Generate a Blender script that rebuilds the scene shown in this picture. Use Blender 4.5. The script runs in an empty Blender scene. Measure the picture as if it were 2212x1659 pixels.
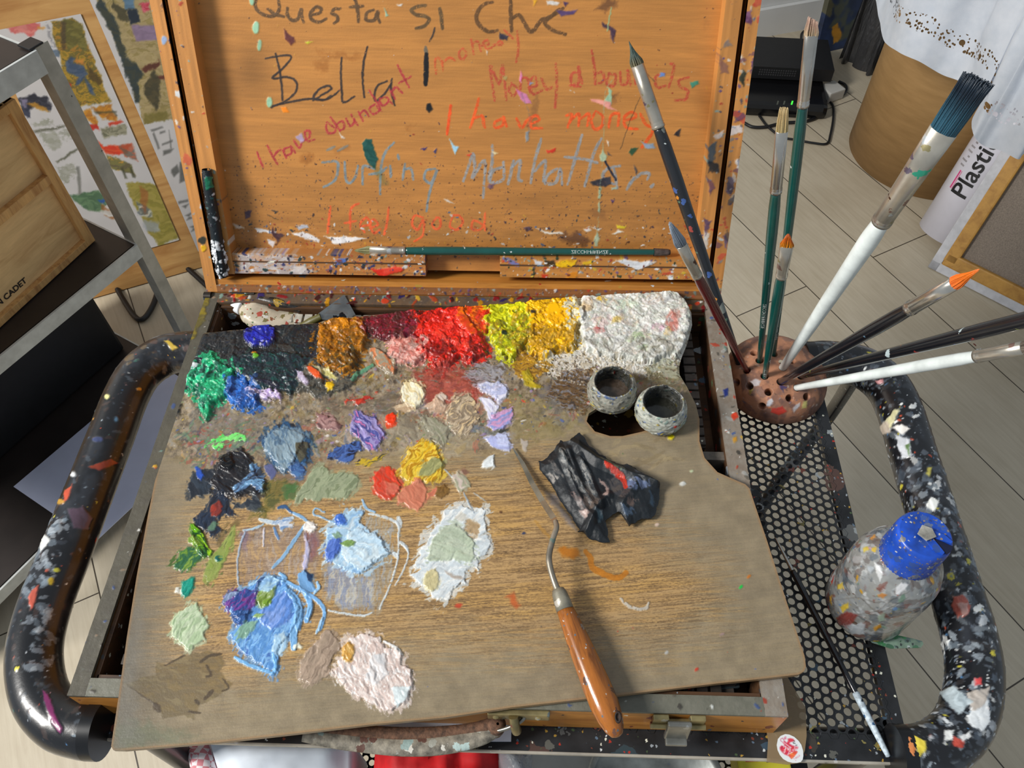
import bpy, bmesh, math, random
import numpy as np
from mathutils import Vector, Matrix

# ---------------------------------------------------------------- camera, world, lights
SC = bpy.context.scene
COL = SC.collection
F = 1759.24
CAMP = np.array([.323250, -.156896, .581406])
EUL = (.642650, .011842, .031329)
cam_d = bpy.data.cameras.new('camera'); cam_d.sensor_width = 36; cam_d.lens = F/2212*36
cam_d.clip_start = .02; cam_d.clip_end = 50
cam = bpy.data.objects.new('camera', cam_d); COL.objects.link(cam)
cam.location = CAMP; cam.rotation_euler = EUL
SC.camera = cam
SC.view_settings.view_transform = 'Standard'
SC.view_settings.look = 'None'
SC.view_settings.gamma = 1
SC.view_settings.use_curve_mapping = False
SC.view_settings.exposure = 0.0
w = bpy.data.worlds.new('world'); SC.world = w; w.use_nodes = True
wb = w.node_tree.nodes['Background']; wb.inputs[0].default_value = (.80, .90, 1.0, 1); wb.inputs[1].default_value = .40

def area(name, loc, target, sx, sy, power, col):
    l = bpy.data.lights.new(name, 'AREA'); l.shape = 'RECTANGLE'; l.size = sx; l.size_y = sy
    l.energy = power; l.color = col
    o = bpy.data.objects.new(name, l); COL.objects.link(o)
    o.location = loc
    o.rotation_euler = (Vector(target)-Vector(loc)).to_track_quat('-Z', 'Y').to_euler()
    return o
area('window_light', (-1.9, -.45, 1.75), (.35, .2, 0), .62, .8, 112, (1.0, .97, .92))
FZ = -.8      # floor level

# ---------------------------------------------------------------- projection helpers
def _rot(rx, ry, rz):
    c, s = math.cos, math.sin
    Rx = np.array([[1,0,0],[0,c(rx),-s(rx)],[0,s(rx),c(rx)]])
    Ry = np.array([[c(ry),0,s(ry)],[0,1,0],[-s(ry),0,c(ry)]])
    Rz = np.array([[c(rz),-s(rz),0],[s(rz),c(rz),0],[0,0,1]])
    return Rz@Ry@Rx
RC = _rot(*EUL)
def ray(x, y): return RC@np.array([(x-1106)/F, (829.5-y)/F, -1.])
def Z(x, y, z):                       # point of the horizontal plane z seen at photo position x, y
    d = ray(x, y); return CAMP+(z-CAMP[2])/d[2]*d
def hit(x, y, o, n):
    d = ray(x, y); return CAMP+np.dot(np.asarray(o)-CAMP, n)/np.dot(d, n)*d
def depth(x, y, t): return CAMP+ray(x, y)*t
def proj(P):
    q = (P-CAMP)@RC
    return 1106-F*q[..., 0]/q[..., 2], 829.5+F*q[..., 1]/q[..., 2]
def unit(v): v = np.asarray(v, float); return v/np.linalg.norm(v)
def vline(x0, y0, px, py):            # height at which the upright through x0, y0 passes photo row py
    zs = np.linspace(-.8, .5, 2601); P = np.stack([np.full_like(zs, x0), np.full_like(zs, y0), zs], 1)
    a, b = proj(P); return zs[np.argmin(np.hypot(a-px, b-py))]

# ---------------------------------------------------------------- object helpers
def link(o, parent=None):
    COL.objects.link(o)
    if parent is not None: o.parent = parent
    return o
def tag(o, label=None, cat=None, group=None, kind=None):
    if label: o['label'] = label
    if cat: o['category'] = cat
    if group: o['group'] = group
    if kind: o['kind'] = kind
    return o
def thing(name, label, cat, loc=(0, 0, 0), group=None):
    o = bpy.data.objects.new(name, None); o.empty_display_size = .02; link(o)
    o.location = loc
    return tag(o, label, cat, group)
def setp(o, parent):
    if parent is not None:
        o.parent = parent; o.matrix_parent_inverse = parent_world(parent).inverted()
    return o
def parent_world(o):
    m = o.matrix_basis.copy()
    if o.parent is not None: m = parent_world(o.parent)@o.matrix_parent_inverse@m
    return m
def mesh(name, V, Fc, mat, parent=None, smooth=False, mats=None, fm=None):
    me = bpy.data.meshes.new(name)
    me.from_pydata([tuple(map(float, v)) for v in V], [], [tuple(int(i) for i in f) for f in Fc])
    for m in (mats or [mat]): me.materials.append(m)
    if fm is not None: me.polygons.foreach_set('material_index', fm)
    if smooth: me.polygons.foreach_set('use_smooth', [True]*len(me.polygons))
    me.update()
    o = bpy.data.objects.new(name, me); link(o)
    return setp(o, parent)
class MB:
    def __init__(s): s.V = []; s.F = []; s.M = []; s.S = []
    def add(s, V, Fc, m=0, sm=False):
        b = len(s.V); s.V += [tuple(map(float, v)) for v in V]; s.F += [tuple(i+b for i in f) for f in Fc]
        s.M += [m]*len(Fc); s.S += [sm]*len(Fc)
    def box(s, c, d, rot=0, m=0, R=None, bev=0):
        hx, hy, hz = d[0]/2, d[1]/2, d[2]/2
        bm = bmesh.new(); bmesh.ops.create_cube(bm, size=1)
        for v in bm.verts: v.co = Vector((v.co.x*d[0], v.co.y*d[1], v.co.z*d[2]))
        if bev: bmesh.ops.bevel(bm, geom=bm.edges[:], offset=bev, segments=2, profile=.6, affect='EDGES')
        M = np.array(R) if R is not None else _rot(0, 0, rot)
        bm.verts.index_update()
        V = [M@np.array(v.co)+np.asarray(c) for v in bm.verts]
        s.add(V, [[v.index for v in f.verts] for f in bm.faces], m); bm.free()
    def prism(s, pts, n, h, m=0):           # planar outline extruded along n by h
        n = np.asarray(n, float)*h; k = len(pts)
        V = [np.asarray(p) for p in pts]+[np.asarray(p)+n for p in pts]
        Fc = [list(range(k))[::-1], list(range(k, 2*k))]+[[i, (i+1) % k, k+(i+1) % k, k+i] for i in range(k)]
        s.add(V, Fc, m)
    def tube(s, pts, r, n=12, m=0, cap=True, flat=1., up=None):
        P = smooth_path(pts) if len(pts) > 2 else np.array(pts, float)
        rr = np.interp(np.linspace(0, 1, len(P)), np.linspace(0, 1, len(r)), r) if np.ndim(r) else np.full(len(P), r)
        G = sweep_grid(P, rr, n, flat, up)[:, :-1]
        H, W = G.shape[:2]; b = []
        for i in range(H-1):
            for j in range(W): b.append((i*W+j, (i+1)*W+j, (i+1)*W+(j+1) % W, i*W+(j+1) % W))
        s.add(G.reshape(-1, 3), b, m, True)
        if cap: s.add(G[0], [list(range(W))], m); s.add(G[-1], [list(range(W))[::-1]], m)
    def lathe(s, prof, c=(0, 0, 0), n=48, m=0, R=None, sm=True):
        G = []
        for r, z in prof:
            for j in range(n):
                a = 2*math.pi*j/n; v = np.array([r*math.cos(a), r*math.sin(a), z])
                G.append((v if R is None else np.array(R)@v)+np.asarray(c))
        Fc = [(i*n+j, i*n+(j+1) % n, (i+1)*n+(j+1) % n, (i+1)*n+j) for i in range(len(prof)-1) for j in range(n)]
        s.add(G, Fc, m, sm)
    def build(s, name, mats, parent=None, label=None):
        if not isinstance(mats, (list, tuple)): mats = [mats]
        o = mesh(name, s.V, s.F, None, parent, mats=mats, fm=s.M)
        o.data.polygons.foreach_set('use_smooth', s.S)
        if label: o['label'] = label
        return o
def smooth_path(pts, n=8):
    P = np.array(pts, float); Q = np.vstack([2*P[0]-P[1], P, 2*P[-1]-P[-2]]); out = []
    for i in range(1, len(Q)-2):
        for t in np.linspace(0, 1, n, endpoint=False):
            a, b, c, d = Q[i-1:i+3]
            out.append(.5*((2*b)+(-a+c)*t+(2*a-5*b+4*c-d)*t*t+(-a+3*b-3*c+d)*t**3))
    out.append(P[-1]); return np.array(out)
def sweep_grid(P, r, n, flat=1., up=None):
    T = np.gradient(P, axis=0); T /= np.linalg.norm(T, axis=1)[:, None]
    u0 = np.array(up if up is not None else (0, 0, 1.), float)
    if up is None and abs(T[0]@u0) > .9: u0 = np.array([1., 0, 0])
    G = []
    for i in range(len(P)):
        s_ = unit(np.cross(T[i], u0)); u = np.cross(s_, T[i]); u0 = u if up is None else u0
        a = np.linspace(0, 2*np.pi, n+1)
        G.append(P[i]+r[i]*(np.cos(a)[:, None]*s_+flat*np.sin(a)[:, None]*u))
    return np.array(G)
def basis(z, x=None):
    z = unit(z); x = np.array([1., 0, 0]) if x is None else np.asarray(x, float)
    if abs(z@unit(x)) > .95: x = np.array([0, 1., 0])
    y = unit(np.cross(z, x)); x = np.cross(y, z); return np.stack([x, y, z], 1)

# ---------------------------------------------------------------- materials
def lin(c):
    c = np.asarray(c, float)
    if c.max() > 1.001: c = c/255
    return np.where(c <= .04045, c/12.92, ((c+.055)/1.055)**2.4)
def L4(c): return (*[float(v) for v in lin(c)], 1)
class NT:
    def __init__(s, name):
        s.m = bpy.data.materials.new(name); s.m.use_nodes = True; s.t = s.m.node_tree
        s.b = s.t.nodes['Principled BSDF']
    def n(s, t, **k):
        o = s.t.nodes.new(t)
        for a, b in k.items(): setattr(o, a, b)
        return o
    def l(s, a, b): s.t.links.new(a, b)
    def coord(s, kind='Object', scale=(1, 1, 1), rot=(0, 0, 0), loc=(0, 0, 0)):
        tc = s.n('ShaderNodeTexCoord'); mp = s.n('ShaderNodeMapping')
        if any(rot):
            m0 = s.n('ShaderNodeMapping'); m0.inputs['Rotation'].default_value = rot; s.l(tc.outputs[kind], m0.inputs[0]); mp.inputs['Scale'].default_value = scale; s.l(m0.outputs[0], mp.inputs[0]); return mp.outputs[0]
        mp.inputs['Scale'].default_value = scale; mp.inputs['Rotation'].default_value = rot; mp.inputs['Location'].default_value = loc
        s.l(tc.outputs[kind], mp.inputs[0]); return mp.outputs[0]
    def noise(s, v, scale, det=4, rough=.55, dist=0):
        o = s.n('ShaderNodeTexNoise'); s.l(v, o.inputs['Vector']); o.inputs['Scale'].default_value = scale
        o.inputs['Detail'].default_value = det; o.inputs['Roughness'].default_value = rough; o.inputs['Distortion'].default_value = dist
        return o
    def ramp(s, fac, stops, interp='LINEAR'):
        o = s.n('ShaderNodeValToRGB'); s.l(fac, o.inputs[0]); r = o.color_ramp; r.interpolation = interp
        while len(r.elements) < len(stops): r.elements.new(.5)
        for e, (p, c) in zip(r.elements, stops): e.position = p; e.color = c if len(c) == 4 and max(c) <= 1 else L4(c)
        return o.outputs[0]
    def mix(s, f, a, b):
        o = s.n('ShaderNodeMix'); o.data_type = 'RGBA'
        for i, v in ((0, f), (6, a), (7, b)):
            if isinstance(v, (int, float)): o.inputs[i].default_value = v
            elif isinstance(v, tuple): o.inputs[i].default_value = L4(v)
            else: s.l(v, o.inputs[i])
        return o.outputs[2]
    def bump(s, h, strength=.3, dist=.001):
        o = s.n('ShaderNodeBump'); o.inputs['Strength'].default_value = strength; o.inputs['Distance'].default_value = dist
        s.l(h, o.inputs['Height']); s.l(o.outputs[0], s.b.inputs['Normal'])
    def set(s, col=None, rough=None, metal=None, **k):
        if col is not None:
            if isinstance(col, tuple): s.b.inputs['Base Color'].default_value = L4(col)
            else: s.l(col, s.b.inputs['Base Color'])
        if rough is not None: s.b.inputs['Roughness'].default_value = rough
        if metal is not None: s.b.inputs['Metallic'].default_value = metal
        for a, v in k.items(): s.b.inputs[a.replace('_', ' ')].default_value = v
        return s
WH = (1., 1., 1., 1.); BK = (0., 0., 0., 1.)
def splat_layer(t, base, v, scale, size, keep, colors, seed=0):
    """scattered dried paint spots laid over base"""
    nz = t.noise(v, scale*1.7, 3, .6)
    mx = t.n('ShaderNodeVectorMath', operation='SCALE'); t.l(nz.outputs['Color'], mx.inputs[0]); mx.inputs['Scale'].default_value = .9/scale
    ad = t.n('ShaderNodeVectorMath', operation='ADD'); t.l(v, ad.inputs[0]); t.l(mx.outputs[0], ad.inputs[1])
    ad2 = t.n('ShaderNodeVectorMath', operation='ADD'); t.l(ad.outputs[0], ad2.inputs[0]); ad2.inputs[1].default_value = (seed*3.7, seed*1.3, seed*2.1)
    vo = t.n('ShaderNodeTexVoronoi'); vo.inputs['Scale'].default_value = scale; t.l(ad2.outputs[0], vo.inputs['Vector'])
    sp = t.n('ShaderNodeSeparateColor'); t.l(vo.outputs['Color'], sp.inputs[0])
    m1 = t.n('ShaderNodeMath', operation='LESS_THAN'); t.l(vo.outputs['Distance'], m1.inputs[0]); m1.inputs[1].default_value = size
    m2 = t.n('ShaderNodeMath', operation='LESS_THAN'); t.l(sp.outputs[0], m2.inputs[0]); m2.inputs[1].default_value = keep
    m3 = t.n('ShaderNodeMath', operation='MULTIPLY'); t.l(m1.outputs[0], m3.inputs[0]); t.l(m2.outputs[0], m3.inputs[1])
    k = len(colors)
    cr = t.ramp(sp.outputs[1], [(i/k, c) for i, c in enumerate(colors)], 'CONSTANT')
    return t.mix(m3.outputs[0], base, cr)
PAINTS = [(205, 210, 212), (150, 158, 165), (222, 222, 205), (120, 60, 45), (90, 110, 130), (60, 60, 62), (175, 140, 60), (170, 50, 35), (70, 90, 60)]
def mat_plain(name, col, rough=.5, metal=0, nscale=60, var=.12, bump=0, splats=(), **k):
    t = NT(name); v = t.coord()
    nz = t.noise(v, nscale, 4)
    a = tuple(max(0, c*(1-var)) for c in col); b = tuple(min(255, c*(1+var)) for c in col)
    c = t.ramp(nz.outputs[0], [(.3, a), (.7, b)])
    for i, (sc, size, keep, cols) in enumerate(splats): c = splat_layer(t, c, v, sc, size, keep, cols, i+1)
    t.set(c, rough, metal, **k)
    if bump: t.bump(t.noise(v, nscale*2, 5).outputs[0], bump, .001)
    return t.m
def mat_wood(name, c1, c2, scale=(1, 12, 12), rot=(0, 0, 0), rough=.45, splats=(), ns=9):
    t = NT(name); v = t.coord(scale=scale, rot=rot); vo = t.coord()
    n1 = t.noise(v, ns, 5, .6, .6); n2 = t.noise(v, ns*5, 3, .6)
    c = t.ramp(n1.outputs[0], [(.32, c2), (.52, c1), (.72, tuple(min(255, x*1.08) for x in c1))])
    c = t.mix(.25, c, t.ramp(n2.outputs[0], [(.3, c2), (.7, c1)]))
    for i, (sc, size, keep, cols) in enumerate(splats): c = splat_layer(t, c, vo, sc, size, keep, cols, i+1)
    t.set(c, rough); t.bump(n2.outputs[0], .12, .0006)
    return t.m
def mat_vcol(name, rough_mul=1., bump=.25, bscale=500, metal=0, spec=.5, trans=0, coat=0, grain=0):
    t = NT(name); a = t.n('ShaderNodeAttribute'); a.attribute_name = 'Col'
    t.l(a.outputs['Color'], t.b.inputs['Base Color'])
    m = t.n('ShaderNodeMath', operation='MULTIPLY'); t.l(a.outputs['Alpha'], m.inputs[0]); m.inputs[1].default_value = rough_mul
    t.l(m.outputs[0], t.b.inputs['Roughness'])
    t.set(None, None, metal, Specular_IOR_Level=spec, Transmission_Weight=trans, Coat_Weight=coat, Coat_Roughness=.15)
    t.bump(t.noise(t.coord(), bscale, 4, .6).outputs[0], bump, .0006)
    return t.m

# ---------------------------------------------------------------- noise + painted relief surfaces
def _h(ix, iy, s):
    n = (ix.astype(np.int64)*374761393+iy.astype(np.int64)*668265263+s*974634777) & 0xffffffff
    n = ((n ^ (n >> 13))*1274126177) & 0xffffffff
    return ((n ^ (n >> 16)) & 0xffff)/65535.
def vn(x, y, s=0):
    ix = np.floor(x); iy = np.floor(y); fx = x-ix; fy = y-iy
    fx = fx*fx*(3-2*fx); fy = fy*fy*(3-2*fy); ix = ix.astype(np.int64); iy = iy.astype(np.int64)
    a = _h(ix, iy, s); b = _h(ix+1, iy, s); c = _h(ix, iy+1, s); d = _h(ix+1, iy+1, s)
    return (a*(1-fx)+b*fx)*(1-fy)+(c*(1-fx)+d*fx)*fy
def fbm(x, y, o=4, s=0, g=.5):
    r = 0; a = 1; t = 0
    for i in range(o): r = r+a*vn(x*2**i+i*17.3, y*2**i-i*9.1, s+i); t += a; a *= g
    return r/t
def sstep(a, b, x): t = np.clip((x-a)/(b-a), 0, 1); return t*t*(3-2*t)
def sdpoly(x, y, P):
    P = np.asarray(P, float); d = np.full(x.shape, 1e9); ins = np.zeros(x.shape, bool); k = len(P)
    for i in range(k):
        ax, ay = P[i]; bx, by = P[(i+1) % k]; ex, ey = bx-ax, by-ay; L = ex*ex+ey*ey+1e-12
        t = np.clip(((x-ax)*ex+(y-ay)*ey)/L, 0, 1)
        d = np.minimum(d, (x-ax-t*ex)**2+(y-ay-t*ey)**2)
        if ay != by:
            c = ((ay > y) != (by > y)) & (x < (bx-ax)*(y-ay)/(by-ay)+ax); ins ^= c
    d = np.sqrt(d); return np.where(ins, -d, d)
def sdline(x, y, P):
    d = np.full(x.shape, 1e9); tt = np.zeros(x.shape); k = len(P)-1
    for i in range(k):
        ax, ay = P[i]; bx, by = P[i+1]; ex, ey = bx-ax, by-ay; L = ex*ex+ey*ey+1e-12
        t = np.clip(((x-ax)*ex+(y-ay)*ey)/L, 0, 1); q = (x-ax-t*ex)**2+(y-ay-t*ey)**2
        m = q < d; d = np.where(m, q, d); tt = np.where(m, (i+t)/k, tt)
    return np.sqrt(d), tt
def catm(P, n=5):
    P = [tuple(p) for p in P]
    if len(P) < 3: return P
    return [tuple(q[:2]) for q in smooth_path([(a, b, 0) for a, b in P], n)]
class Canvas:
    def __init__(s, P, du, dv, base, rough=.5):
        s.P = P; H, W = P.shape[:2]; s.H, s.W = H, W; s.du, s.dv = du, dv
        s.X, s.Y = proj(P)
        gi = np.gradient(P, axis=0); gj = np.gradient(P, axis=1)
        N = np.cross(gj, gi); N /= np.linalg.norm(N, axis=2)[..., None]+1e-12; s.N = N
        s.front = np.sum(N*(CAMP-P), axis=2) > 0
        s.U, s.V = np.meshgrid(np.arange(W)*du*1000, np.arange(H)*dv*1000)      # millimetres over the surface
        s.col = np.ones((H, W, 3))*np.asarray(base, float)/255; s.r = np.full((H, W), float(rough)); s.h = np.zeros((H, W)); s.id = np.zeros((H, W), int)
        s.names = ['']; s.labels = ['']; s.seed = 1
    @staticmethod
    def plane(o, U, V, lu, lv, step, base, rough=.5):
        o = np.asarray(o, float); U = unit(U); V = unit(V)
        nu = max(2, int(round(lu/step))+1); nv = max(2, int(round(lv/step))+1)
        a = np.linspace(0, lu, nu); b = np.linspace(0, lv, nv)
        P = o+a[None, :, None]*U+b[:, None, None]*V
        return Canvas(P, lu/(nu-1), lv/(nv-1), base, rough).flip()
    def flip(s):
        if s.front.mean() < .5: s.N = -s.N; s.front = ~s.front; s.rev = True
        return s
    rev = False
    def part(s, name, label=''):
        s.names.append(name); s.labels.append(label); return len(s.names)-1
    def win(s, x0, x1, y0, y1):
        m = (s.X >= x0) & (s.X <= x1) & (s.Y >= y0) & (s.Y <= y1)
        r = np.where(m.any(1))[0]; c = np.where(m.any(0))[0]
        if len(r) == 0: return None
        return slice(r[0], r[-1]+1), slice(c[0], c[-1]+1)
    def _apply(s, w, a, d, cols, h, ang, sc, st, part, rough, seed, ridge, soft):
        x = s.X[w]; y = s.Y[w]; t = math.radians(ang); ca, sa = math.cos(t), math.sin(t)
        qx = x+(fbm(x/22, y/22, 3, seed+40)-.5)*26; qy = y+(fbm(x/22+7, y/22, 3, seed+41)-.5)*26
        al = (qx*ca+qy*sa)/(sc*st); ac = (-qx*sa+qy*ca)/sc
        n = fbm(al, ac, 4, seed, .5); n = np.clip((n-.5)*1.9+.5, 0, 1)
        C = np.asarray(cols, float).reshape(-1, 3)/255
        if len(C) == 1: c = C[0]*(.93+.14*n[..., None])
        else:
            f = np.clip(fbm(al+31, ac+7, 3, seed+5, .6)*2-.5, 0, .9999)*(len(C)-1); i = f.astype(int); f = (f-i)[..., None]
            f = sstep(.25, .75, f); c = C[i]*(1-f)+C[i+1]*f; c = c*(.95+.10*n[..., None])
        s.col[w] = s.col[w]*(1-a[..., None])+np.clip(c, 0, 1)*a[..., None]
        s.h[w] += a*h*(.62+.62*n)+(h*ridge*np.exp(-(d/2.6)**2)*(a > .02) if ridge else 0)
        s.r[w] = s.r[w]*(1-a)+rough*a
        if part is not None: s.id[w] = np.where(a > .5, part, s.id[w])
    def daub(s, P, cols, h=.0007, ang=0, edge=5, alpha=1., soft=1.7, dry=0., sc=7, st=4, part=None, rough=.33, ridge=.14, wsc=14):
        s.seed += 11; P = np.asarray(P, float); w = s.win(P[:, 0].min()-edge-9, P[:, 0].max()+edge+9, P[:, 1].min()-edge-9, P[:, 1].max()+edge+9)
        if w is None: return s
        x = s.X[w]; y = s.Y[w]
        wx = (fbm(x/wsc, y/wsc, 4, s.seed, .62)-.5)*edge*2.6; wy = (fbm(x/wsc+9, y/wsc+4, 4, s.seed+3, .62)-.5)*edge*2.6
        d = sdpoly(x+wx, y+wy, P); a = np.clip(.5-d/(2*soft), 0, 1)*s.front[w]
        if dry:
            t = math.radians(ang); al = (x*math.cos(t)+y*math.sin(t))/(4*st); ac = (-x*math.sin(t)+y*math.cos(t))/4
            q = fbm(al, ac, 4, s.seed+8, .6)+np.clip(-d/60, 0, .12); a = a*sstep(dry-.06, dry+.06, q)
        s._apply(w, a*alpha, d, cols, h, ang, sc, st, part, rough, s.seed, ridge, soft); return s
    def stroke(s, P, width, cols, h=.0004, alpha=1., dry=0., part=None, rough=.35, edge=1.2, taper=.25, ridge=.2, sm=True):
        s.seed += 11
        if sm: P = catm(P)
        A = np.asarray(P, float); m = width+8; w = s.win(A[:, 0].min()-m, A[:, 0].max()+m, A[:, 1].min()-m, A[:, 1].max()+m)
        if w is None: return s
        x = s.X[w]; y = s.Y[w]
        wx = (fbm(x/6, y/6, 3, s.seed)-.5)*edge*3; wy = (fbm(x/6+5, y/6, 3, s.seed+2)-.5)*edge*3
        d, t = sdline(x+wx, y+wy, A); hw = width/2*(1-taper*np.abs(2*t-1)**2); a = np.clip(.5-(d-hw)/2, 0, 1)*s.front[w]
        if dry: a = a*sstep(dry-.08, dry+.08, fbm(x/3, y/3, 4, s.seed+5, .7))
        e = A[-1]-A[0]; s._apply(w, a*alpha, d-hw, cols, h, math.degrees(math.atan2(e[1], e[0])), 4, 4, part, rough, s.seed, ridge, 1); return s
    def spots(s, n, cols, r0, r1, h=.0002, poly=None, box=None, seed=1, asp=2., part=None, rough=.35, alpha=1., ang=None, power=2.5):
        """scatter n dried blobs, radii r0..r1 in mm, over the surface (u, v in mm)"""
        rg = np.random.RandomState(seed); Um, Vm = s.W*s.du*1000, s.H*s.dv*1000; done = 0; tr = 0
        while done < n and tr < n*12:
            tr += 1
            u = rg.rand()*Um; v = rg.rand()*Vm; j = int(u/s.du/1000); i = int(v/s.dv/1000); j = min(j, s.W-1); i = min(i, s.H-1)
            if box is not None and not (box[0] <= u/Um <= box[1] and box[2] <= v/Vm <= box[3]): continue
            if poly is not None and sdpoly(np.array([s.X[i, j]]), np.array([s.Y[i, j]]), poly)[0] > 0: continue
            done += 1; r = r0+(r1-r0)*rg.rand()**power; a_ = rg.rand()*np.pi if ang is None else math.radians(ang)+rg.randn()*.35
            k = 1+(asp-1)*rg.rand(); R = r*k*1.6; dj = int(R/s.du/1000)+1; di = int(R/s.dv/1000)+1
            w = slice(max(0, i-di), min(s.H, i+di+1)), slice(max(0, j-dj), min(s.W, j+dj+1))
            x = s.U[w]-u; y = s.V[w]-v; p = x*math.cos(a_)+y*math.sin(a_); q = -x*math.sin(a_)+y*math.cos(a_)
            nn = fbm(x/r*1.3+tr*3.1, y/r*1.3, 2, seed)-.5
            d = np.sqrt((p/k)**2+q**2)/r+nn*.9; a = np.clip((1-d)*max(1.2, r*2), 0, 1)*alpha
            c = np.asarray(cols[rg.randint(len(cols))], float)/255*(.9+.2*rg.rand())
            s.col[w] = s.col[w]*(1-a[..., None])+np.clip(c, 0, 1)*a[..., None]; s.h[w] += a*h*(.6+.8*rg.rand()); s.r[w] = s.r[w]*(1-a)+rough*a
            if part is not None: s.id[w] = np.where(a > .5, part, s.id[w])
        return s
    def smears(s, n, cols, P, l0, l1, w0, w1, ang, sang, seed, alpha=.8, h=.0002, dry=.35):
        rg = np.random.RandomState(seed); A = np.array(P); lo, hi = A.min(0), A.max(0); k = 0
        while k < n:
            q = lo+rg.rand(2)*(hi-lo)
            if sdpoly(q[:1], q[1:], P)[0] > 0: continue
            k += 1; L = l0+(l1-l0)*rg.rand(); t = math.radians(ang+rg.randn()*sang); b = L*.25*rg.randn(); d = np.array([math.cos(t), math.sin(t)]); e = np.array([-d[1], d[0]])
            s.stroke([tuple(q-d*L/2), tuple(q+e*b*.5), tuple(q+d*L/2)], 1.5*(w0+(w1-w0)*rg.rand()**1.3), [cols[rg.randint(len(cols))], cols[rg.randint(len(cols))]], h*rg.rand(), alpha*(.65+.35*rg.rand()), .3*dry*rg.rand(), ridge=.1, taper=.6)
        return s
    def crust(s, m, amp, sc=2.2, seed=3):
        n = fbm(s.U/sc, s.V/sc, 5, seed, .62); r = 1-np.abs(2*n-1); s.h += m*amp*(r*.45+fbm(s.U/9, s.V/9, 3, seed+9)*.9); return s
    def build(s, name, mat, parent=None, sd=None, skirt=0., label=None, closed=False, bottom=True):
        H, W = s.H, s.W; P = s.P+s.N*s.h[..., None]
        if sd is not None:
            cell = (sd[:-1, :-1]+sd[1:, :-1]+sd[:-1, 1:]+sd[1:, 1:])/4 < 0
            cnt = np.zeros((H, W), int); cnt[:-1, :-1] += cell; cnt[1:, :-1] += cell; cnt[:-1, 1:] += cell; cnt[1:, 1:] += cell
            bd = (cnt > 0) & (cnt < 4); gi, gj = np.gradient(sd); g2 = gi**2+gj**2+1e-9
            di = np.clip(-sd*gi/g2, -1, 1)*bd; dj = np.clip(-sd*gj/g2, -1, 1)*bd
            ti = np.gradient(s.P, axis=0); tj = np.gradient(s.P, axis=1); P = P+di[..., None]*ti+dj[..., None]*tj
        else: cell = np.ones((H-1, W-1), bool)
        rgba = np.concatenate([lin(np.clip(s.col, 0, .999)), np.clip(s.r, .03, 1)[..., None]], 2).reshape(-1, 4)
        P = P.reshape(-1, 3)
        idx = np.arange(H*W).reshape(H, W)
        quads = np.stack([idx[:-1, :-1], idx[:-1, 1:], idx[1:, 1:], idx[1:, :-1]], 2)
        if s.rev: quads = quads[..., ::-1]
        cid = np.maximum(np.maximum(s.id[:-1, :-1], s.id[1:, 1:]), np.maximum(s.id[:-1, 1:], s.id[1:, :-1])) if len(s.names) > 1 else np.zeros((H-1, W-1), int)
        first = None
        for k in range(len(s.names)):
            q = quads[cell & (cid == k)]
            if len(q) == 0 or (k and len(q) < 12): 
                continue
            used = np.unique(q); mp = np.zeros(H*W, int); mp[used] = np.arange(len(used)); f = mp[q]; V = P[used]; C = rgba[used]
            sm = np.ones(len(f), bool)
            if k == 0 and skirt:
                e = np.concatenate([quads[cell][:, [a, (a+1) % 4]] for a in range(4)]); key = set(map(tuple, e.tolist()))
                be = np.array([p for p in key if (p[1], p[0]) not in key])
                bu = np.unique(be); m2 = np.zeros(H*W, int); m2[bu] = np.arange(len(bu)); n0 = len(V)
                Nn = s.N.reshape(-1, 3)[bu]; hh = s.h.reshape(-1)[bu]
                V = np.vstack([V, P[bu], P[bu]-Nn*(skirt+hh)[:, None]]); C = np.vstack([C, rgba[bu], rgba[bu]])
                a = m2[be[:, 0]]; b = m2[be[:, 1]]; L = len(bu)
                sk = np.stack([n0+b, n0+a, n0+L+a, n0+L+b], 1)
                f = np.vstack([f, sk]); sm = np.concatenate([sm, np.zeros(len(sk), bool)])
            nm, lb = (name, label) if k == 0 else (s.names[k], s.labels[k])
            me = bpy.data.meshes.new(nm); me.vertices.add(len(V)); me.vertices.foreach_set('co', V.ravel())
            me.loops.add(len(f)*4); me.loops.foreach_set('vertex_index', f.ravel().astype(np.int32))
            me.polygons.add(len(f)); me.polygons.foreach_set('loop_start', np.arange(0, len(f)*4, 4, dtype=np.int32))
            try: me.polygons.foreach_set('loop_total', np.full(len(f), 4, dtype=np.int32))
            except Exception: pass
            me.update(calc_edges=True); me.polygons.foreach_set('use_smooth', sm)
            at = me.color_attributes.new('Col', 'FLOAT_COLOR', 'POINT'); at.data.foreach_set('color', C.ravel().astype(np.float32))
            me.materials.append(mat); me.validate(); me.update()
            o = bpy.data.objects.new(nm, me); link(o); setp(o, parent if (k == 0 or first is None or parent is not None) else first)
            if lb: o['label'] = lb
            if k == 0: first = o
        return first
def slab(name, o, U, V, lu, lv, thick, base, mat, parent, step=.0012, rough=.5, paint=None, label=None):
    c = Canvas.plane(o, U, V, lu, lv, step, base, rough)
    if paint: paint(c)
    return c.build(name, mat, parent, skirt=thick, label=label)
def cr(ox, oy, sc):
    def f(t): return [(ox+float(a.split(',')[0])/sc, oy+float(a.split(',')[1])/sc) for a in t.split()]
    return f
c2 = cr(400, 0, 2.765); c3 = cr(1000, 0, 2.765); c5 = cr(340, 460, 3.317); c6 = cr(940, 460, 2.766)
cA = cr(240, 860, 3.318); cB = cr(860, 860, 3.319); cC = cr(240, 1300, 2.911); px = cr(0, 0, 1.)
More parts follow.
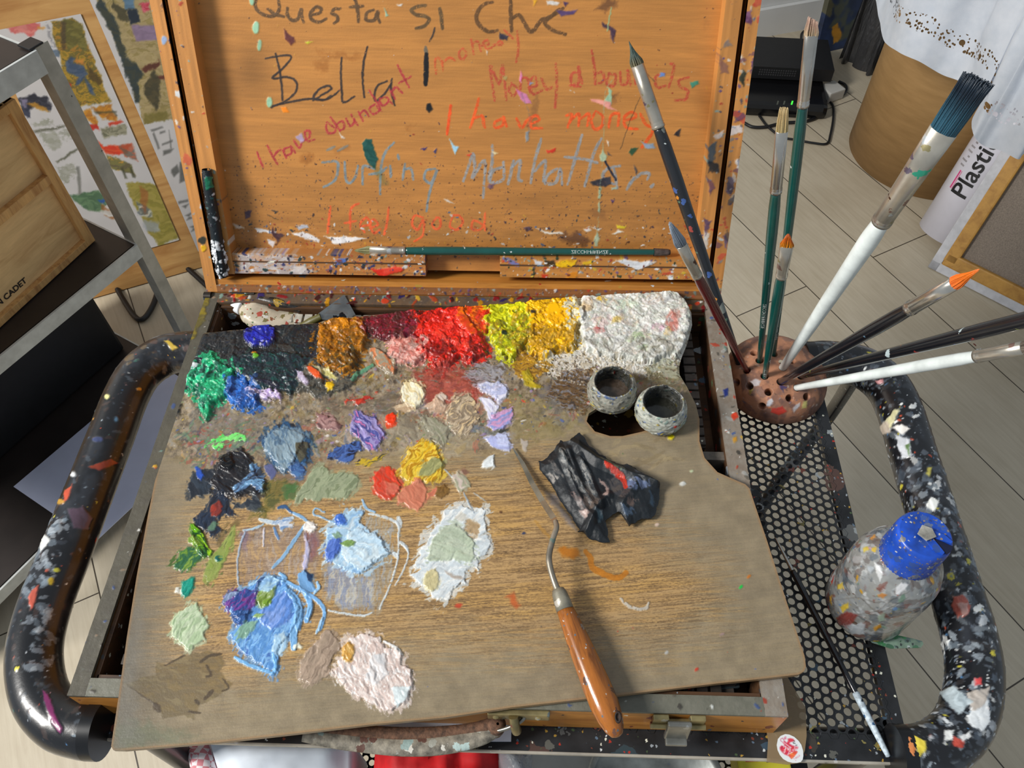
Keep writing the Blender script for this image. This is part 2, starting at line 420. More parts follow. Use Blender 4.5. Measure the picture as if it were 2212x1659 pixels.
def ell(x, y, a, b, ang=0, n=14):
    t = math.radians(ang); return [(x+a*math.cos(q)*math.cos(t)-b*math.sin(q)*math.sin(t), y+a*math.cos(q)*math.sin(t)+b*math.sin(q)*math.cos(t)) for q in np.linspace(0, 2*np.pi, n, endpoint=False)]
M_PAINT = mat_vcol('oil paint and stained wood', 1., .25, 900)
M_PWOOD = mat_vcol('paint spattered varnished wood', 1., .15, 700)
M_METALPAINT = mat_vcol('paint crusted black enamel', 1., .12, 500, coat=.3)
#@@SECTION
# ================================================================ THE ROOM
def floor_mat():
    t = NT('pale wood floorboards')
    tc = t.n('ShaderNodeTexCoord'); sp = t.n('ShaderNodeSeparateXYZ'); t.l(tc.outputs['Object'], sp.inputs[0])
    def dot(a, b, c):
        m1 = t.n('ShaderNodeMath', operation='MULTIPLY'); t.l(sp.outputs[0], m1.inputs[0]); m1.inputs[1].default_value = a
        m2 = t.n('ShaderNodeMath', operation='MULTIPLY_ADD'); t.l(sp.outputs[1], m2.inputs[0]); m2.inputs[1].default_value = b; t.l(m1.outputs[0], m2.inputs[2])
        m3 = t.n('ShaderNodeMath', operation='ADD'); t.l(m2.outputs[0], m3.inputs[0]); m3.inputs[1].default_value = c; return m3.outputs[0]
    al = dot(.488, -.873, .563); ac = dot(.873, .488, -1.40)
    cb = t.n('ShaderNodeCombineXYZ'); t.l(al, cb.inputs[0]); t.l(ac, cb.inputs[1])
    br = t.n('ShaderNodeTexBrick'); t.l(cb.outputs[0], br.inputs['Vector'])
    br.offset = .37; br.inputs['Scale'].default_value = 1; br.inputs['Brick Width'].default_value = 1.38; br.inputs['Row Height'].default_value = .2
    br.inputs['Mortar Size'].default_value = .0013; br.inputs['Mortar Smooth'].default_value = .1
    br.inputs['Color1'].default_value = L4((196, 185, 164)); br.inputs['Color2'].default_value = L4((204, 194, 174)); br.inputs['Mortar'].default_value = L4((70, 62, 52))
    mp = t.n('ShaderNodeMapping'); mp.inputs['Scale'].default_value = (2, 26, 1); t.l(cb.outputs[0], mp.inputs[0])
    g = t.noise(mp.outputs[0], 5, 5, .6, .5); m = t.n('ShaderNodeMix'); m.data_type = 'RGBA'; m.blend_type = 'MULTIPLY'; m.inputs[0].default_value = .55
    t.l(br.outputs['Color'], m.inputs[6]); t.l(t.ramp(g.outputs[0], [(.3, (222, 216, 206)), (.6, (250, 248, 244))]), m.inputs[7])
    st = t.noise(tc.outputs['Object'], 6, 4, .6); m2 = t.n('ShaderNodeMix'); m2.data_type = 'RGBA'; m2.blend_type = 'MULTIPLY'; m2.inputs[0].default_value = .5
    t.l(m.outputs[2], m2.inputs[6]); t.l(t.ramp(st.outputs[0], [(.3, (225, 220, 212)), (.65, (255, 255, 255))]), m2.inputs[7])
    c = splat_layer(t, m2.outputs[2], tc.outputs['Object'], 9, .05, .25, [(90, 82, 70), (120, 60, 50), (110, 100, 80)], 4)
    t.set(c, .42); t.bump(g.outputs[0], .1, .001); return t.m
b = MB(); b.add([(-2.4, -1.6, FZ), (3.2, -1.6, FZ), (3.2, 4, FZ), (-2.4, 4, FZ)], [(0, 1, 2, 3)]); tag(b.build('floor', floor_mat()), kind='structure')
M_WALL = mat_plain('white painted wall', (205, 205, 203), .6, 0, 8, .03)
wa = np.array([1.006, 2.246]); wd = unit([.151, .050]); wn = np.array([-wd[1], wd[0]])
p0 = wa-wd*2.9; p1 = wa+wd*1.9
b = MB(); b.prism([(*p0, FZ), (*p1, FZ), (*p1, 1.7), (*p0, 1.7)], (wn[0], wn[1], 0), .06); tag(b.build('wall_back', M_WALL), kind='structure')
b = MB(); q0, q1 = p0-wn*.015, p1-wn*.015
b.prism([(*q0, FZ), (*q1, FZ), (*q1, FZ+.09), (*q0, FZ+.09)], (wn[0], wn[1], 0), .014); tag(b.build('baseboard_back', mat_plain('white gloss skirting', (212, 212, 210), .35, 0, 8, .02)), kind='structure')
# ================================================================ THE PALETTE
OUT = px("394,731 415,722 521,712 600,703 687,698 700,693 777,683 907,671 940,670 1048,662 1171,652 1247,644 1356,637 1453,632 1470,638 1481,650 1493,675 1495,702 1486,738 1472,772 1467,793 1468,810 1483,834 1503,873 1511,906 1511,953 1522,989 1550,1020 1589,1037 1610,1046 1619,1055 1634,1100 1656,1165 1697,1293 1738,1417 1741,1440 1737,1450 1725,1457 1611,1470 1560,1475 1333,1502 1105,1528 960,1550 800,1565 632,1585 475,1603 260,1621 245,1621 240,1612 256,1505 274,1376 295,1246 321,1105 348,975 366,886 383,780")
HOLE = px("1267,910 1272,893 1290,882 1330,872 1390,868 1425,880 1432,900 1420,922 1385,933 1345,942 1318,942 1285,932")
ZP = .005
pal = thing('palette', 'large wooden painter\'s palette heaped with oil paint, lying across the open paint box', 'palette', (.3, .15, ZP))
c = Canvas.plane((.015, -.035, ZP), (1, 0, 0), (0, 1, 0), .585, .435, .00055, (168, 134, 84), .42)
X, Y = c.X, c.Y
# wood grain: thin dark dashes on a golden ground, slightly rising to the right
def grain(c, ang, a, b, sx, sy, seed):
    t = math.radians(ang); al = (X*math.cos(t)+Y*math.sin(t)); ac = (-X*math.sin(t)+Y*math.cos(t))
    ac = ac+6*np.sin(al/260)
    return sstep(a, b, fbm(al/sx, ac/sy, 4, seed, .6))
g1 = grain(c, -5, .47, .60, 62, 1.7, 5); g1b = grain(c, -5, .50, .62, 26, 1.3, 25); g2 = grain(c, -5, .4, .7, 190, 12, 9); g3 = grain(c, -5, .35, .75, 300, 60, 13)
base = np.array([180, 146, 98])/255; dark = np.array([104, 80, 52])/255; gold = np.array([190, 150, 88])/255
col = base*(1-g2[..., None])+gold*g2[..., None]; col = col*(1-.4*g3[..., None])+np.array([158, 126, 84])/255*.4*g3[..., None]
g1 = np.clip(.55*g1+.5*g1b, 0, 1)*(.55+.6*fbm(X/120, Y/50, 3, 77)); c.col = col*(1-g1[..., None])+dark*g1[..., None]
c.h -= g1*.00006
# worn film of old grey paint round the edges; the middle scraped back to the wood
WOODP = px("400,1190 440,1080 560,1020 760,1000 960,975 1090,985 1180,960 1270,1060 1400,1110 1500,1180 1560,1300 1500,1370 1250,1400 1060,1410 860,1400 600,1450 460,1470 370,1420 370,1330")
dW = sdpoly(X+(fbm(X/60, Y/60, 4, 3)-.5)*90, Y+(fbm(X/60+5, Y/60, 4, 4)-.5)*90, WOODP)
streak = fbm(X/80, Y/2.4, 4, 21, .6); film = np.clip(sstep(-110, 95, dW)*1.05+(streak-.5)*1.1*sstep(120, 10, np.abs(dW)), 0, 1)*.86
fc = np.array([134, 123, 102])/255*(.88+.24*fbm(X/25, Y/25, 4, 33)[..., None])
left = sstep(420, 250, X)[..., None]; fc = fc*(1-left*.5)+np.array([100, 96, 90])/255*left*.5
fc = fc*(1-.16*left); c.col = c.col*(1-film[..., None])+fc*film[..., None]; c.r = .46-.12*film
c.r = c.r+.12*(fbm(X/40, Y/9, 3, 50)-.5)
# grime and crusted zone
CR = px("360,960 372,900 380,740 420,700 700,670 1100,640 1480,620 1510,700 1500,800 1490,850 1440,880 1250,900 1170,930 1100,950 980,960 860,970 700,1000 560,1010 420,1000")
dC = sdpoly(X+(fbm(X/40, Y/40, 4, 61)-.5)*70, Y+(fbm(X/40, Y/40, 4, 62)-.5)*70, CR); mC = sstep(26, -26, dC)
nn = fbm(X/9, Y/9, 5, 70, .65); n2_ = fbm(X/16+3, Y/16, 4, 75, .6)
stops = [(.25, (70, 62, 54)), (.40, (104, 92, 76)), (.5, (128, 114, 94)), (.6, (148, 132, 108)), (.72, (138, 132, 122))]
cc = np.stack([np.interp(nn, [s[0] for s in stops], [s[1][k]/255 for s in stops]) for k in range(3)], 2)
ol = np.array([120, 100, 50])/255; cc = cc*(1-.5*sstep(.5, .7, n2_)[..., None])+ol*.5*sstep(.5, .7, n2_)[..., None]
c.col = c.col*(1-.93*mC[..., None])+cc*.93*mC[..., None]
THK = px("385,760 420,715 700,685 1100,650 1480,625 1500,700 1480,770 1380,790 1260,800 1150,830 1000,840 850,850 700,880 560,880 400,900")
dT = sdpoly(X+(fbm(X/30, Y/30, 4, 63)-.5)*50, Y+(fbm(X/30, Y/30, 4, 64)-.5)*50, THK); mT = sstep(14, -22, dT)
c.crust(mC, .0004, 2.0, 5); c.crust(mT, .0014, 3.2, 8)
EARTH = [(150, 132, 106), (120, 104, 84), (170, 154, 130), (100, 90, 78), (136, 110, 84), (160, 140, 124), (130, 128, 116), (90, 84, 80)]
HUES = [(170, 90, 70), (110, 120, 140), (150, 130, 150), (190, 170, 130), (90, 110, 90), (196, 186, 176), (180, 140, 70), (80, 90, 120), (200, 160, 140), (140, 70, 60)]
for q_, co, al_ in (("860,850 1040,810 1080,860 1000,930 880,900", [(150, 80, 66), (130, 90, 76)], .55), ("1060,860 1200,850 1260,920 1150,960 1080,930", [(130, 118, 70), (150, 136, 90)], .5), ("700,870 860,860 880,930 720,960", [(150, 122, 98), (170, 140, 116)], .5), ("420,880 560,880 620,960 480,980 400,950", [(98, 96, 92), (120, 112, 104)], .5), ("820,930 960,900 1040,960 900,1010", [(168, 160, 142), (150, 142, 120)], .55), ("1160,830 1260,840 1260,910 1170,900", [(84, 86, 104), (120, 110, 100)], .5), ("560,990 700,980 720,1030 600,1060", [(120, 90, 74), (90, 76, 66)], .5), ("1420,790 1480,800 1490,860 1440,850", [(90, 86, 56), (110, 104, 80)], .6), ("960,840 1060,830 1060,880 990,900", [(156, 128, 104), (186, 160, 136)], .5)):
    c.daub(px(q_), co, .0002, -15, 22, al_, 9, .36, sc=6, st=3, ridge=0)
c.smears(260, EARTH, CR, 12, 46, 3, 9, -10, 45, 21, .6, .0003)
c.smears(240, HUES, CR, 8, 28, 1.5, 5, -15, 50, 22, .55, .0003)
c.smears(90, HUES[:6]+EARTH, px("860,850 1100,840 1120,960 900,980 700,1000 560,1010 520,960 700,900"), 14, 50, 4, 14, -30, 50, 23, .7, .0005)
c.smears(60, [(150, 134, 100), (120, 104, 76), (170, 150, 110)], px("500,1000 760,960 1060,940 1200,920 1480,960 1470,1010 1200,990 1000,1000 700,1040"), 20, 80, 3, 9, -8, 14, 24, .4, .00005)
c.smears(60, [(70, 110, 80), (150, 60, 50), (90, 130, 100), (60, 64, 80)], px("385,920 560,900 560,980 430,1010 380,1000"), 10, 40, 2, 6, -15, 30, 26, .6, .0001)
SPK = [(190, 60, 40), (70, 90, 150), (180, 170, 150), (90, 120, 70), (150, 110, 60), (60, 60, 64), (200, 195, 190), (150, 90, 70), (200, 170, 60), (140, 120, 160)]
c.spots(1500, SPK, .3, 1.6, .0002, CR, None, 4, 2.4, alpha=.75, power=2)
c.spots(140, SPK, .2, .9, .0002, None, None, 5, 2., alpha=.8)
Pp = c.part
# ---- row of colour heaps along the back edge
def heap(P, cols, name, label, h=.0022, edge=9, alpha=1, dust=None, soft=2.5, crust=.0018, ang=20, sc=6, dry=0):
    P = P if isinstance(P, list) else px(P)
    if dust: # speckled halo
        A = np.array(P); m = A.mean(0); Q = m+(A-m)*1.22
        c.daub(Q, cols, .0006, ang, edge*2.2, .85, 2, dry=.53, sc=3, st=1.5, ridge=0)
    k = Pp(name, label)
    c.daub(P, cols, h, ang, edge, alpha, soft, sc=sc, st=1.8, part=k, rough=.38, ridge=.1, dry=dry)
    w = c.win(min(p[0] for p in P)-10, max(p[0] for p in P)+10, min(p[1] for p in P)-10, max(p[1] for p in P)+10)
    m = (c.id[w] == k).astype(float)
    for _ in range(10): m = (m+np.roll(m, 1, 0)+np.roll(m, -1, 0)+np.roll(m, 1, 1)+np.roll(m, -1, 1))/5
    m = sstep(.35, 1, m); n = fbm(c.U[w]/2.4, c.V[w]/2.4, 5, 40+k, .66); lo = fbm(c.U[w]/5.5, c.V[w]/5.5, 3, 60+k, .5); c.h[w] += m*crust*(.42*(1-np.abs(2*n-1))*(.4+1.2*fbm(c.U[w]/8, c.V[w]/8, 2, 90+k))+1.1*lo)
    c.col[w] *= (1+m*(.34*(lo-.5)+.3*(n-.5)))[..., None]
    return k
heap("383,780 394,733 415,724 521,714 600,704 697,699 722,740 705,800 640,835 560,838 500,800 430,782 402,800 398,860 380,905 366,900 366,886", [(20, 21, 25), (34, 33, 34), (16, 24, 30), (40, 36, 34)], 'paint_crust', 'thick black and blue-black dried paint crust', .0012, 7, crust=.0014)
c.smears(90, [(14, 36, 40), (30, 30, 34), (16, 20, 40), (44, 40, 38), (60, 58, 54), (18, 54, 50)], px("400,740 700,705 720,800 640,850 480,840 400,900"), 10, 40, 4, 12, -10, 50, 41, .8, .0006)
heap("500,775 560,765 640,770 700,790 700,835 650,850 590,850 540,835 505,810", [(12, 44, 48), (20, 30, 40), (14, 60, 58)], 'paint_heap', 'dark viridian green paint heap', .002)
heap("705,760 760,770 780,820 740,850 690,860 640,850 650,810", [(60, 62, 58), (84, 80, 70), (46, 46, 44)], 'paint_crust', 'dark grey dried paint crust', .0012)
heap(ell(565, 729, 34, 27), [(14, 20, 120), (24, 34, 160), (12, 14, 84)], 'paint_heap', 'ultramarine blue paint heap', .0035, 7, crust=.001)
c.spots(110, [(190, 200, 205), (90, 110, 130), (40, 60, 80), (14, 50, 52), (200, 140, 30), (120, 130, 140)], .3, 1.4, .0005, px("400,740 700,705 720,800 640,850 480,840 400,800"), None, 31, 2)
heap("402,800 418,783 440,788 428,812 416,835 402,832", [(205, 212, 215), (180, 188, 195)], 'paint_daub', 'small white paint daub at the palette edge', .002, 5)
heap(c5("235,1190 300,1130 330,1090 390,1045 450,1095 500,1130 550,1160 555,1250 505,1330 440,1360 400,1385 395,1450 360,1480 345,1465 335,1400 290,1300 235,1250"), [(22, 168, 112), (16, 140, 92), (34, 190, 128)], 'paint_heap', 'emerald green paint heap', .004, 9, dust=1, crust=.0022)
c.daub(c5("290,1130 340,1105 400,1120 395,1180 350,1240 300,1230 285,1180"), [(38, 205, 145), (28, 185, 128)], .002, 70, 4, part=len(c.names)-1)
heap(c5("515,1215 560,1200 640,1215 700,1280 735,1370 700,1400 640,1420 570,1385 520,1330"), [(24, 84, 172), (34, 104, 196), (18, 56, 130)], 'paint_heap', 'cobalt blue paint heap', .003, 8, dust=1)
heap(c5("640,1270 740,1270 850,1290 900,1340 880,1370 780,1340 700,1330 650,1310"), [(172, 150, 196), (205, 190, 215), (120, 110, 160)], 'paint_daub', 'pale lilac paint smear', .0016, 8, dry=.42)
heap(c5("1150,1000 1175,860 1230,790 1340,772 1470,768 1500,850 1512,950 1450,1010 1440,1090 1360,1150 1250,1145 1190,1080"), [(150, 88, 10), (176, 112, 12), (122, 74, 14)], 'paint_heap', 'yellow ochre paint heap', .0042, 10, dust=1, crust=.0026)
c.daub(c5("1230,800 1290,775 1360,790 1400,840 1340,880 1260,870"), [(218, 142, 14), (198, 124, 12)], .0025, 30, 5, part=len(c.names)-1)
heap(c5("1468,800 1520,765 1640,735 1880,712 1915,800 1905,870 1800,890 1700,915 1600,905 1520,880"), [(104, 14, 30), (74, 14, 22), (130, 20, 40), (84, 28, 24)], 'paint_heap', 'crimson lake paint heap', .0036, 9, dust=1, crust=.0024)
heap(c5("1665,960 1740,915 1820,890 1895,930 1925,1010 1900,1080 1800,1095 1710,1080 1675,1020"), [(214, 138, 128), (226, 164, 152), (190, 110, 96)], 'paint_heap', 'salmon pink paint heap', .0026, 9, dust=1)
heap("903,690 945,671 1000,667 1004,690 1020,722 1048,742 1046,768 1020,790 985,778 965,800 935,790 918,760 903,728", [(206, 22, 14), (226, 36, 20), (160, 16, 14)], 'paint_heap', 'bright vermilion red paint heap', .0045, 10, dust=1, crust=.0028)
heap("992,669 1022,665 1050,662 1056,690 1052,728 1020,730 1000,716 990,694", [(232, 92, 8), (244, 118, 14), (206, 70, 12)], 'paint_heap', 'orange paint heap', .0042, 8, crust=.0024)
heap("1050,664 1090,660 1134,657 1150,690 1152,730 1128,755 1110,780 1088,778 1068,752 1052,720", [(186, 190, 8), (206, 206, 14), (150, 160, 20)], 'paint_heap', 'acid lemon green paint heap', .0042, 10, dust=1, crust=.0026)
c.stroke(ell(1115, 683, 12, 8)[:12], 9, [(248, 228, 20)], .0022, part=len(c.names)-1)
heap("1134,657 1190,651 1246,645 1256,690 1250,728 1236,758 1206,760 1180,778 1146,768 1136,740 1146,700", [(222, 166, 2), (240, 186, 6), (190, 136, 8)], 'paint_heap', 'deep golden yellow paint heap', .0048, 10, dust=1, crust=.003)
c.daub(ell(1206, 690, 27, 24), [(252, 192, 8), (238, 172, 4)], .003, 60, 5, part=len(c.names)-1)
heap("1252,690 1256,646 1300,641 1356,638 1450,634 1470,640 1486,660 1492,700 1480,738 1465,768 1430,775 1400,790 1350,775 1300,772 1262,756", [(216, 217, 212), (226, 227, 222), (196, 200, 190), (222, 218, 214)], 'paint_heap', 'broad titanium white paint heap', .0036, 9, dust=1, crust=.0026, sc=9)
KW = len(c.names)-1
for P, co in ((ell(1300, 700, 22, 14), (205, 182, 178)), (ell(1290, 722, 14, 8), (170, 60, 60)), (ell(1335, 697, 16, 7, -20), (190, 160, 70)), (ell(1452, 700, 14, 24, 20), (176, 96, 84)), (ell(1420, 716, 16, 8), (196, 150, 170)), (ell(1440, 728, 8, 8), (190, 150, 60)), (ell(1380, 735, 26, 9, -10), (150, 172, 130)), (ell(1350, 668, 30, 8), (190, 206, 184)), (ell(1300, 655, 12, 5), (220, 170, 30)), (ell(1395, 760, 20, 8), (140, 156, 118)), (ell(1270, 670, 14, 14), (176, 150, 110))):
    c.daub(P, [co, tuple(min(255, v+28) for v in co)], .0002, 20, 7, .8, 3, sc=4, st=2, part=KW, ridge=0)
def veil(P, cols, n, seed, al=.8, l1=30, w1=8, ang=20): c.smears(n, cols, px(P), 8, l1, 2.5, w1, ang, 60, seed, al, .0004)
veil("905,735 1045,745 1040,790 980,785 950,800", [(120, 14, 12), (150, 24, 18), (90, 20, 18), (170, 60, 50)], 70, 301)
veil("905,690 1045,690 1045,760 910,750", [(170, 16, 12), (224, 50, 36), (236, 80, 60), (200, 30, 16)], 50, 302)
veil("690,740 790,740 780,810 710,800", [(96, 60, 14), (70, 50, 20), (130, 90, 30), (60, 60, 44)], 60, 303)
veil("690,700 790,700 790,760 690,760", [(140, 84, 14), (196, 120, 20), (110, 74, 20)], 40, 304)
veil("1055,700 1140,690 1150,760 1090,775", [(120, 130, 24), (150, 130, 20), (214, 210, 40), (100, 100, 40), (196, 150, 30)], 70, 305)
veil("1140,720 1250,700 1240,765 1150,770", [(160, 116, 14), (190, 140, 20), (130, 100, 30), (214, 170, 60)], 70, 306)
veil("1000,670 1055,670 1050,730 1000,730", [(190, 60, 14), (220, 40, 20), (160, 70, 30)], 26, 307)
veil("1258,650 1480,640 1480,760 1270,765", [(190, 190, 184), (206, 190, 186), (184, 196, 180), (170, 172, 172), (226, 226, 224), (196, 176, 150)], 130, 308, .6, 40, 8)
veil("1258,740 1470,740 1440,785 1290,775", [(150, 150, 140), (176, 176, 168), (120, 116, 100), (206, 206, 200)], 80, 309, .75)
veil("780,680 915,680 905,735 800,735", [(60, 14, 20), (90, 30, 30), (70, 40, 36), (120, 20, 50)], 50, 310)
veil("840,740 920,740 915,790 850,790", [(190, 110, 100), (226, 190, 180), (160, 90, 80), (150, 120, 110)], 40, 311)
veil("400,800 510,790 500,880 430,890", [(14, 120, 84), (10, 90, 70), (40, 60, 60), (60, 200, 150)], 60, 312)
veil("490,820 560,820 560,890 500,885", [(16, 50, 110), (40, 70, 130), (60, 120, 200)], 36, 313)
for P_, s_ in (("900,770 1060,775 1130,770 1240,760 1240,800 1050,810 900,810", 320), ("690,790 800,790 900,790 880,830 700,850", 321), ("1250,650 1270,650 1275,770 1245,770", 322)):
    c.spots(220, [(70, 50, 40), (120, 90, 60), (180, 60, 40), (200, 160, 40), (200, 196, 186), (60, 70, 80), (150, 120, 100)], .3, 1.3, .0004, px(P_), None, s_, 2)
c.daub(px("1150,782 1250,762 1330,775 1400,790 1440,820 1330,800 1260,830 1180,810"), [(214, 212, 206), (190, 180, 160)], .0009, 10, 12, .9, 3, dry=.5, sc=3, st=1.4)
c.daub(px("1390,790 1470,780 1475,820 1440,835 1400,820"), [(170, 172, 150), (120, 112, 80)], .0006, 10, 12, .8, 4, dry=.46)
c.daub(px("1120,760 1180,778 1200,800 1140,830 1100,800"), [(176, 130, 30), (120, 84, 30)], .0008, 10, 12, .9, 3, dry=.47, sc=3)
c.daub(px("900,800 1000,790 1050,830 1030,880 940,880 880,850"), [(140, 52, 44), (170, 70, 56)], .0003, 5, 16, .75, 10, dry=.4, sc=4, ridge=0)
c.daub(px("1020,790 1090,785 1090,830 1040,850 1000,820"), [(110, 110, 116), (150, 150, 160), (80, 70, 66)], .0008, 10, 10, .8, 4, dry=.44)
c.daub(c6("515,960 560,940 590,1010 640,1040 580,1055 530,1030"), [(180, 156, 26), (140, 124, 30)], .0008, 60, 5)
c.daub(px("1200,800 1290,790 1270,880 1240,900 1180,860"), [(52, 44, 40), (96, 70, 40), (120, 120, 130)], .0008, 10, 16, .85, 5, dry=.48, sc=3)
c.daub(px("700,860 900,845 900,900 760,910 700,900"), [(128, 116, 96), (96, 86, 72)], .0003, -8, 14, .7, 8, dry=.42, ridge=0)
c.daub(c5("1330,1350 1420,1325 1520,1300 1575,1285 1560,1330 1460,1365 1390,1375"), [(196, 52, 30), (170, 40, 26)], .0006, -14, 8, .95, 2, dry=.46, part=Pp('paint_daub', 'red paint smear in the grey zone'))
K = Pp('paint_daub', 'orange and blue-grey marbled paint daub'); c.daub(c5("1520,990 1560,978 1640,1030 1705,1080 1702,1160 1650,1165 1590,1120 1545,1050"), [(196, 108, 62), (150, 140, 120), (206, 128, 84)], .0022, 55, 4, part=K)
K = Pp('paint_daub', 'orange-red paint daub'); c.daub(c5("1075,1145 1110,1138 1170,1165 1205,1215 1150,1215 1100,1185"), [(216, 84, 34)], .0016, 30, 3, part=K)
c.daub(c5("1005,1155 1050,1170 1095,1240 1080,1265 1030,1230"), [(176, 164, 186)], .001, 55, 4); c.daub(c5("1130,1130 1200,1120 1300,1200 1290,1230 1200,1180"), [(190, 180, 110), (200, 190, 160)], .001, 40, 6)
c.stroke(c5("1400,1215 1450,1160 1545,1100"), 9, [(90, 140, 110)], .0008); c.daub(c5("1210,1240 1260,1230 1250,1290 1215,1300"), [(220, 180, 20)], .001, 0, 5)
c.daub(c5("700,1215 800,1220 890,1270 860,1280 760,1250"), [(32, 32, 50)], .001, 10, 4)
for q, r, co in ((c5("705,1030")[0], 6, (226, 140, 10)), (c5("722,1052")[0], 7, (90, 150, 20)), (c5("1240,1255")[0], 9, (220, 176, 20)), (c6("1408,1342")[0], 7, (214, 196, 20)), (c6("415,745")[0], 7, (24, 40, 20)), (c6("585,620")[0], 6, (60, 60, 60))):
    c.daub(ell(*q, r, r*.8), [co], .0012, 0, 3)
# ---- mixed daubs
def D(P, cols, label, h=.0009, ang=0, edge=4, name='paint_daub', **k):
    A = np.array(P); m = A.mean(0)
    if not k.get('dry') and k.get('alpha', 1) > .8 and len(P) > 5:
        c.daub(m+(A-m)*1.13, cols, h*.25, ang, edge*2.6, .75, 2.5, .5, sc=5, st=6, ridge=0); P = m+(A-m)*.985
    K = Pp(name, label) if label else None; c.daub(P, cols, h*.8, ang, edge*1.15, part=K, **k); return K
D(cA("1070,290 1130,250 1180,190 1260,170 1340,210 1400,290 1440,310 1420,430 1350,500 1250,540 1160,490 1120,390 1075,330"), [(24, 44, 70), (36, 74, 112), (28, 34, 44)], 'dark navy blue paint daub', .0007, 60, 6)
D(cA("1105,300 1170,235 1250,225 1325,235 1395,290 1370,350 1330,420 1290,500 1235,530 1195,470 1150,420 1098,375"), [(104, 130, 150), (128, 148, 160), (84, 110, 134)], 'blue-grey paint daub', .0012, 70)
D(cA("1335,330 1410,320 1410,420 1350,470 1330,400"), [(50, 48, 40), (80, 76, 60)], '', .0006, 60)
D(cA("660,360 700,320 800,260 880,270 960,255 970,290 900,320 830,330 780,370 720,370"), [(86, 206, 96), (120, 210, 110)], 'bright light green paint spatter', .0006, -20, 9, dry=.47)
D(cA("610,700 560,720 555,640 590,540 680,510 760,520 740,600 700,680"), [(28, 34, 44), (40, 50, 62)], 'blue-black paint smear', .0005, 60, 5)
D(cA("600,500 640,490 670,550 650,590 610,560"), [(30, 70, 160)], 'small blue paint touch', .0006)
D(cA("755,480 800,420 860,395 950,370 970,400 1010,440 1010,500 1060,560 1110,600 1110,670 1060,700 990,680 900,700 850,700 760,680 720,600 760,540"), [(12, 12, 18), (22, 24, 32), (30, 26, 30)], 'glossy black paint heap', .002, 30, 5)
c.daub(cA("790,440 850,410 890,470 850,530 790,510"), [(8, 8, 12)], .002, 30, 4, rough=.12, part=len(c.names)-1)
D(cA("1000,520 1030,460 1080,520 1120,600 1100,680 1000,640 900,700 880,640 960,580"), [(104, 148, 186), (70, 100, 136), (40, 50, 66)], 'light blue streaks over the black paint', .0008, -30, 6, dry=.36)
D(cA("860,760 960,740 1020,670 1080,760 1110,790 1070,820 960,790 870,790"), [(30, 36, 46), (60, 66, 72)], '', .0005, 20, 6, dry=.34)
D(cA("700,760 740,690 820,700 850,760 890,840 860,850 810,830 780,850 760,900 800,960 720,1000 690,960 620,900 600,870 660,830"), [(18, 22, 34), (28, 40, 60), (40, 30, 36)], 'dark ink-blue paint smear', .0007, 110, 7)
D(cA("715,780 770,740 800,780 760,850 720,850"), [(150, 50, 34), (110, 40, 34)], '', .0006, 110, 4)
D(cA("1110,600 1250,580 1340,640 1330,700 1180,760 1100,830 980,880 1000,850 1100,760"), [(74, 76, 24), (104, 96, 40), (60, 70, 30)], '', .0002, -35, 10, alpha=.75, soft=5, dry=.36, ridge=0)
D(cA("1220,630 1330,600 1350,690 1300,730 1230,720"), [(60, 104, 56), (80, 100, 60)], '', .0003, -40, 7, alpha=.8, soft=3)
D(cA("740,1040 830,900 900,870 930,880 860,960 760,1060"), [(86, 74, 40)], '', .0001, -50, 6, alpha=.6, soft=4, dry=.4, ridge=0)
D(cA("1312,755 1330,690 1400,580 1450,510 1510,478 1545,500 1560,545 1640,535 1745,550 1772,590 1760,640 1690,725 1640,715 1540,725 1480,735 1390,728 1360,755"), [(132, 142, 112), (146, 154, 124), (116, 126, 96)], 'flat sage green paint patch', .0007, -50)
D(cA("1750,95 1800,100 1850,140 1890,130 1915,190 1960,250 1945,330 1890,385 1830,360 1780,290 1715,240 1735,170"), [(116, 98, 160), (150, 140, 190), (70, 74, 140), (190, 110, 160)], 'violet and pink paint daub', .0016, 60, 5)
D(cA("1550,430 1560,400 1610,360 1700,330 1780,310 1800,370 1750,430 1700,460 1620,460"), [(44, 64, 116), (64, 94, 156), (24, 30, 56)], 'dark blue streaky paint daub', .0009, -25, 6, dry=.32)
D(cA("1740,450 1860,430 1950,390 1990,400 1900,460 1830,500 1750,470"), [(80, 74, 50), (190, 160, 40), (44, 40, 36)], '', .0005, -20, 7, dry=.42)
D(cA("1480,118 1540,128 1600,150 1652,195 1640,225 1570,230 1500,225 1465,200"), [(128, 92, 92), (160, 124, 120), (100, 70, 70)], 'mauve-brown paint daub', .0012, 30)
D(ell(*cA("2002,155")[0], 12, 13), [(228, 52, 10)], 'small bright orange-red dot of paint', .0012)
D(ell(*cA("2080,132")[0], 8, 8), [(160, 118, 40)], '', .0008)
D(cA("1888,640 1885,570 1925,510 1985,485 2035,530 2045,580 2085,630 2050,690 2000,725 1940,710 1900,690"), [(204, 50, 22), (188, 70, 50), (216, 60, 30)], 'red paint daub with a pink end', .0011, 50)
c.daub(cA("1960,600 2040,610 2080,650 2040,690 1980,700"), [(200, 110, 84), (190, 90, 70)], .0004, 20, 4, part=len(c.names)-1)
D(ell(*cA("1338,520")[0], 16, 15), [(48, 78, 130), (70, 110, 160)], 'small slate blue paint dot', .001)
D(cA("1100,480 1160,470 1190,540 1140,580 1100,540"), [(84, 90, 130)], '', .0006)
D(cA("575,905 600,900 645,940 680,1010 700,1080 735,1110 700,1150 660,1140 620,1080 580,1000"), [(110, 174, 10), (60, 110, 20), (20, 60, 20), (140, 190, 20)], 'glossy yellow-green paint stroke', .0018, 62, 3, rough=.15)
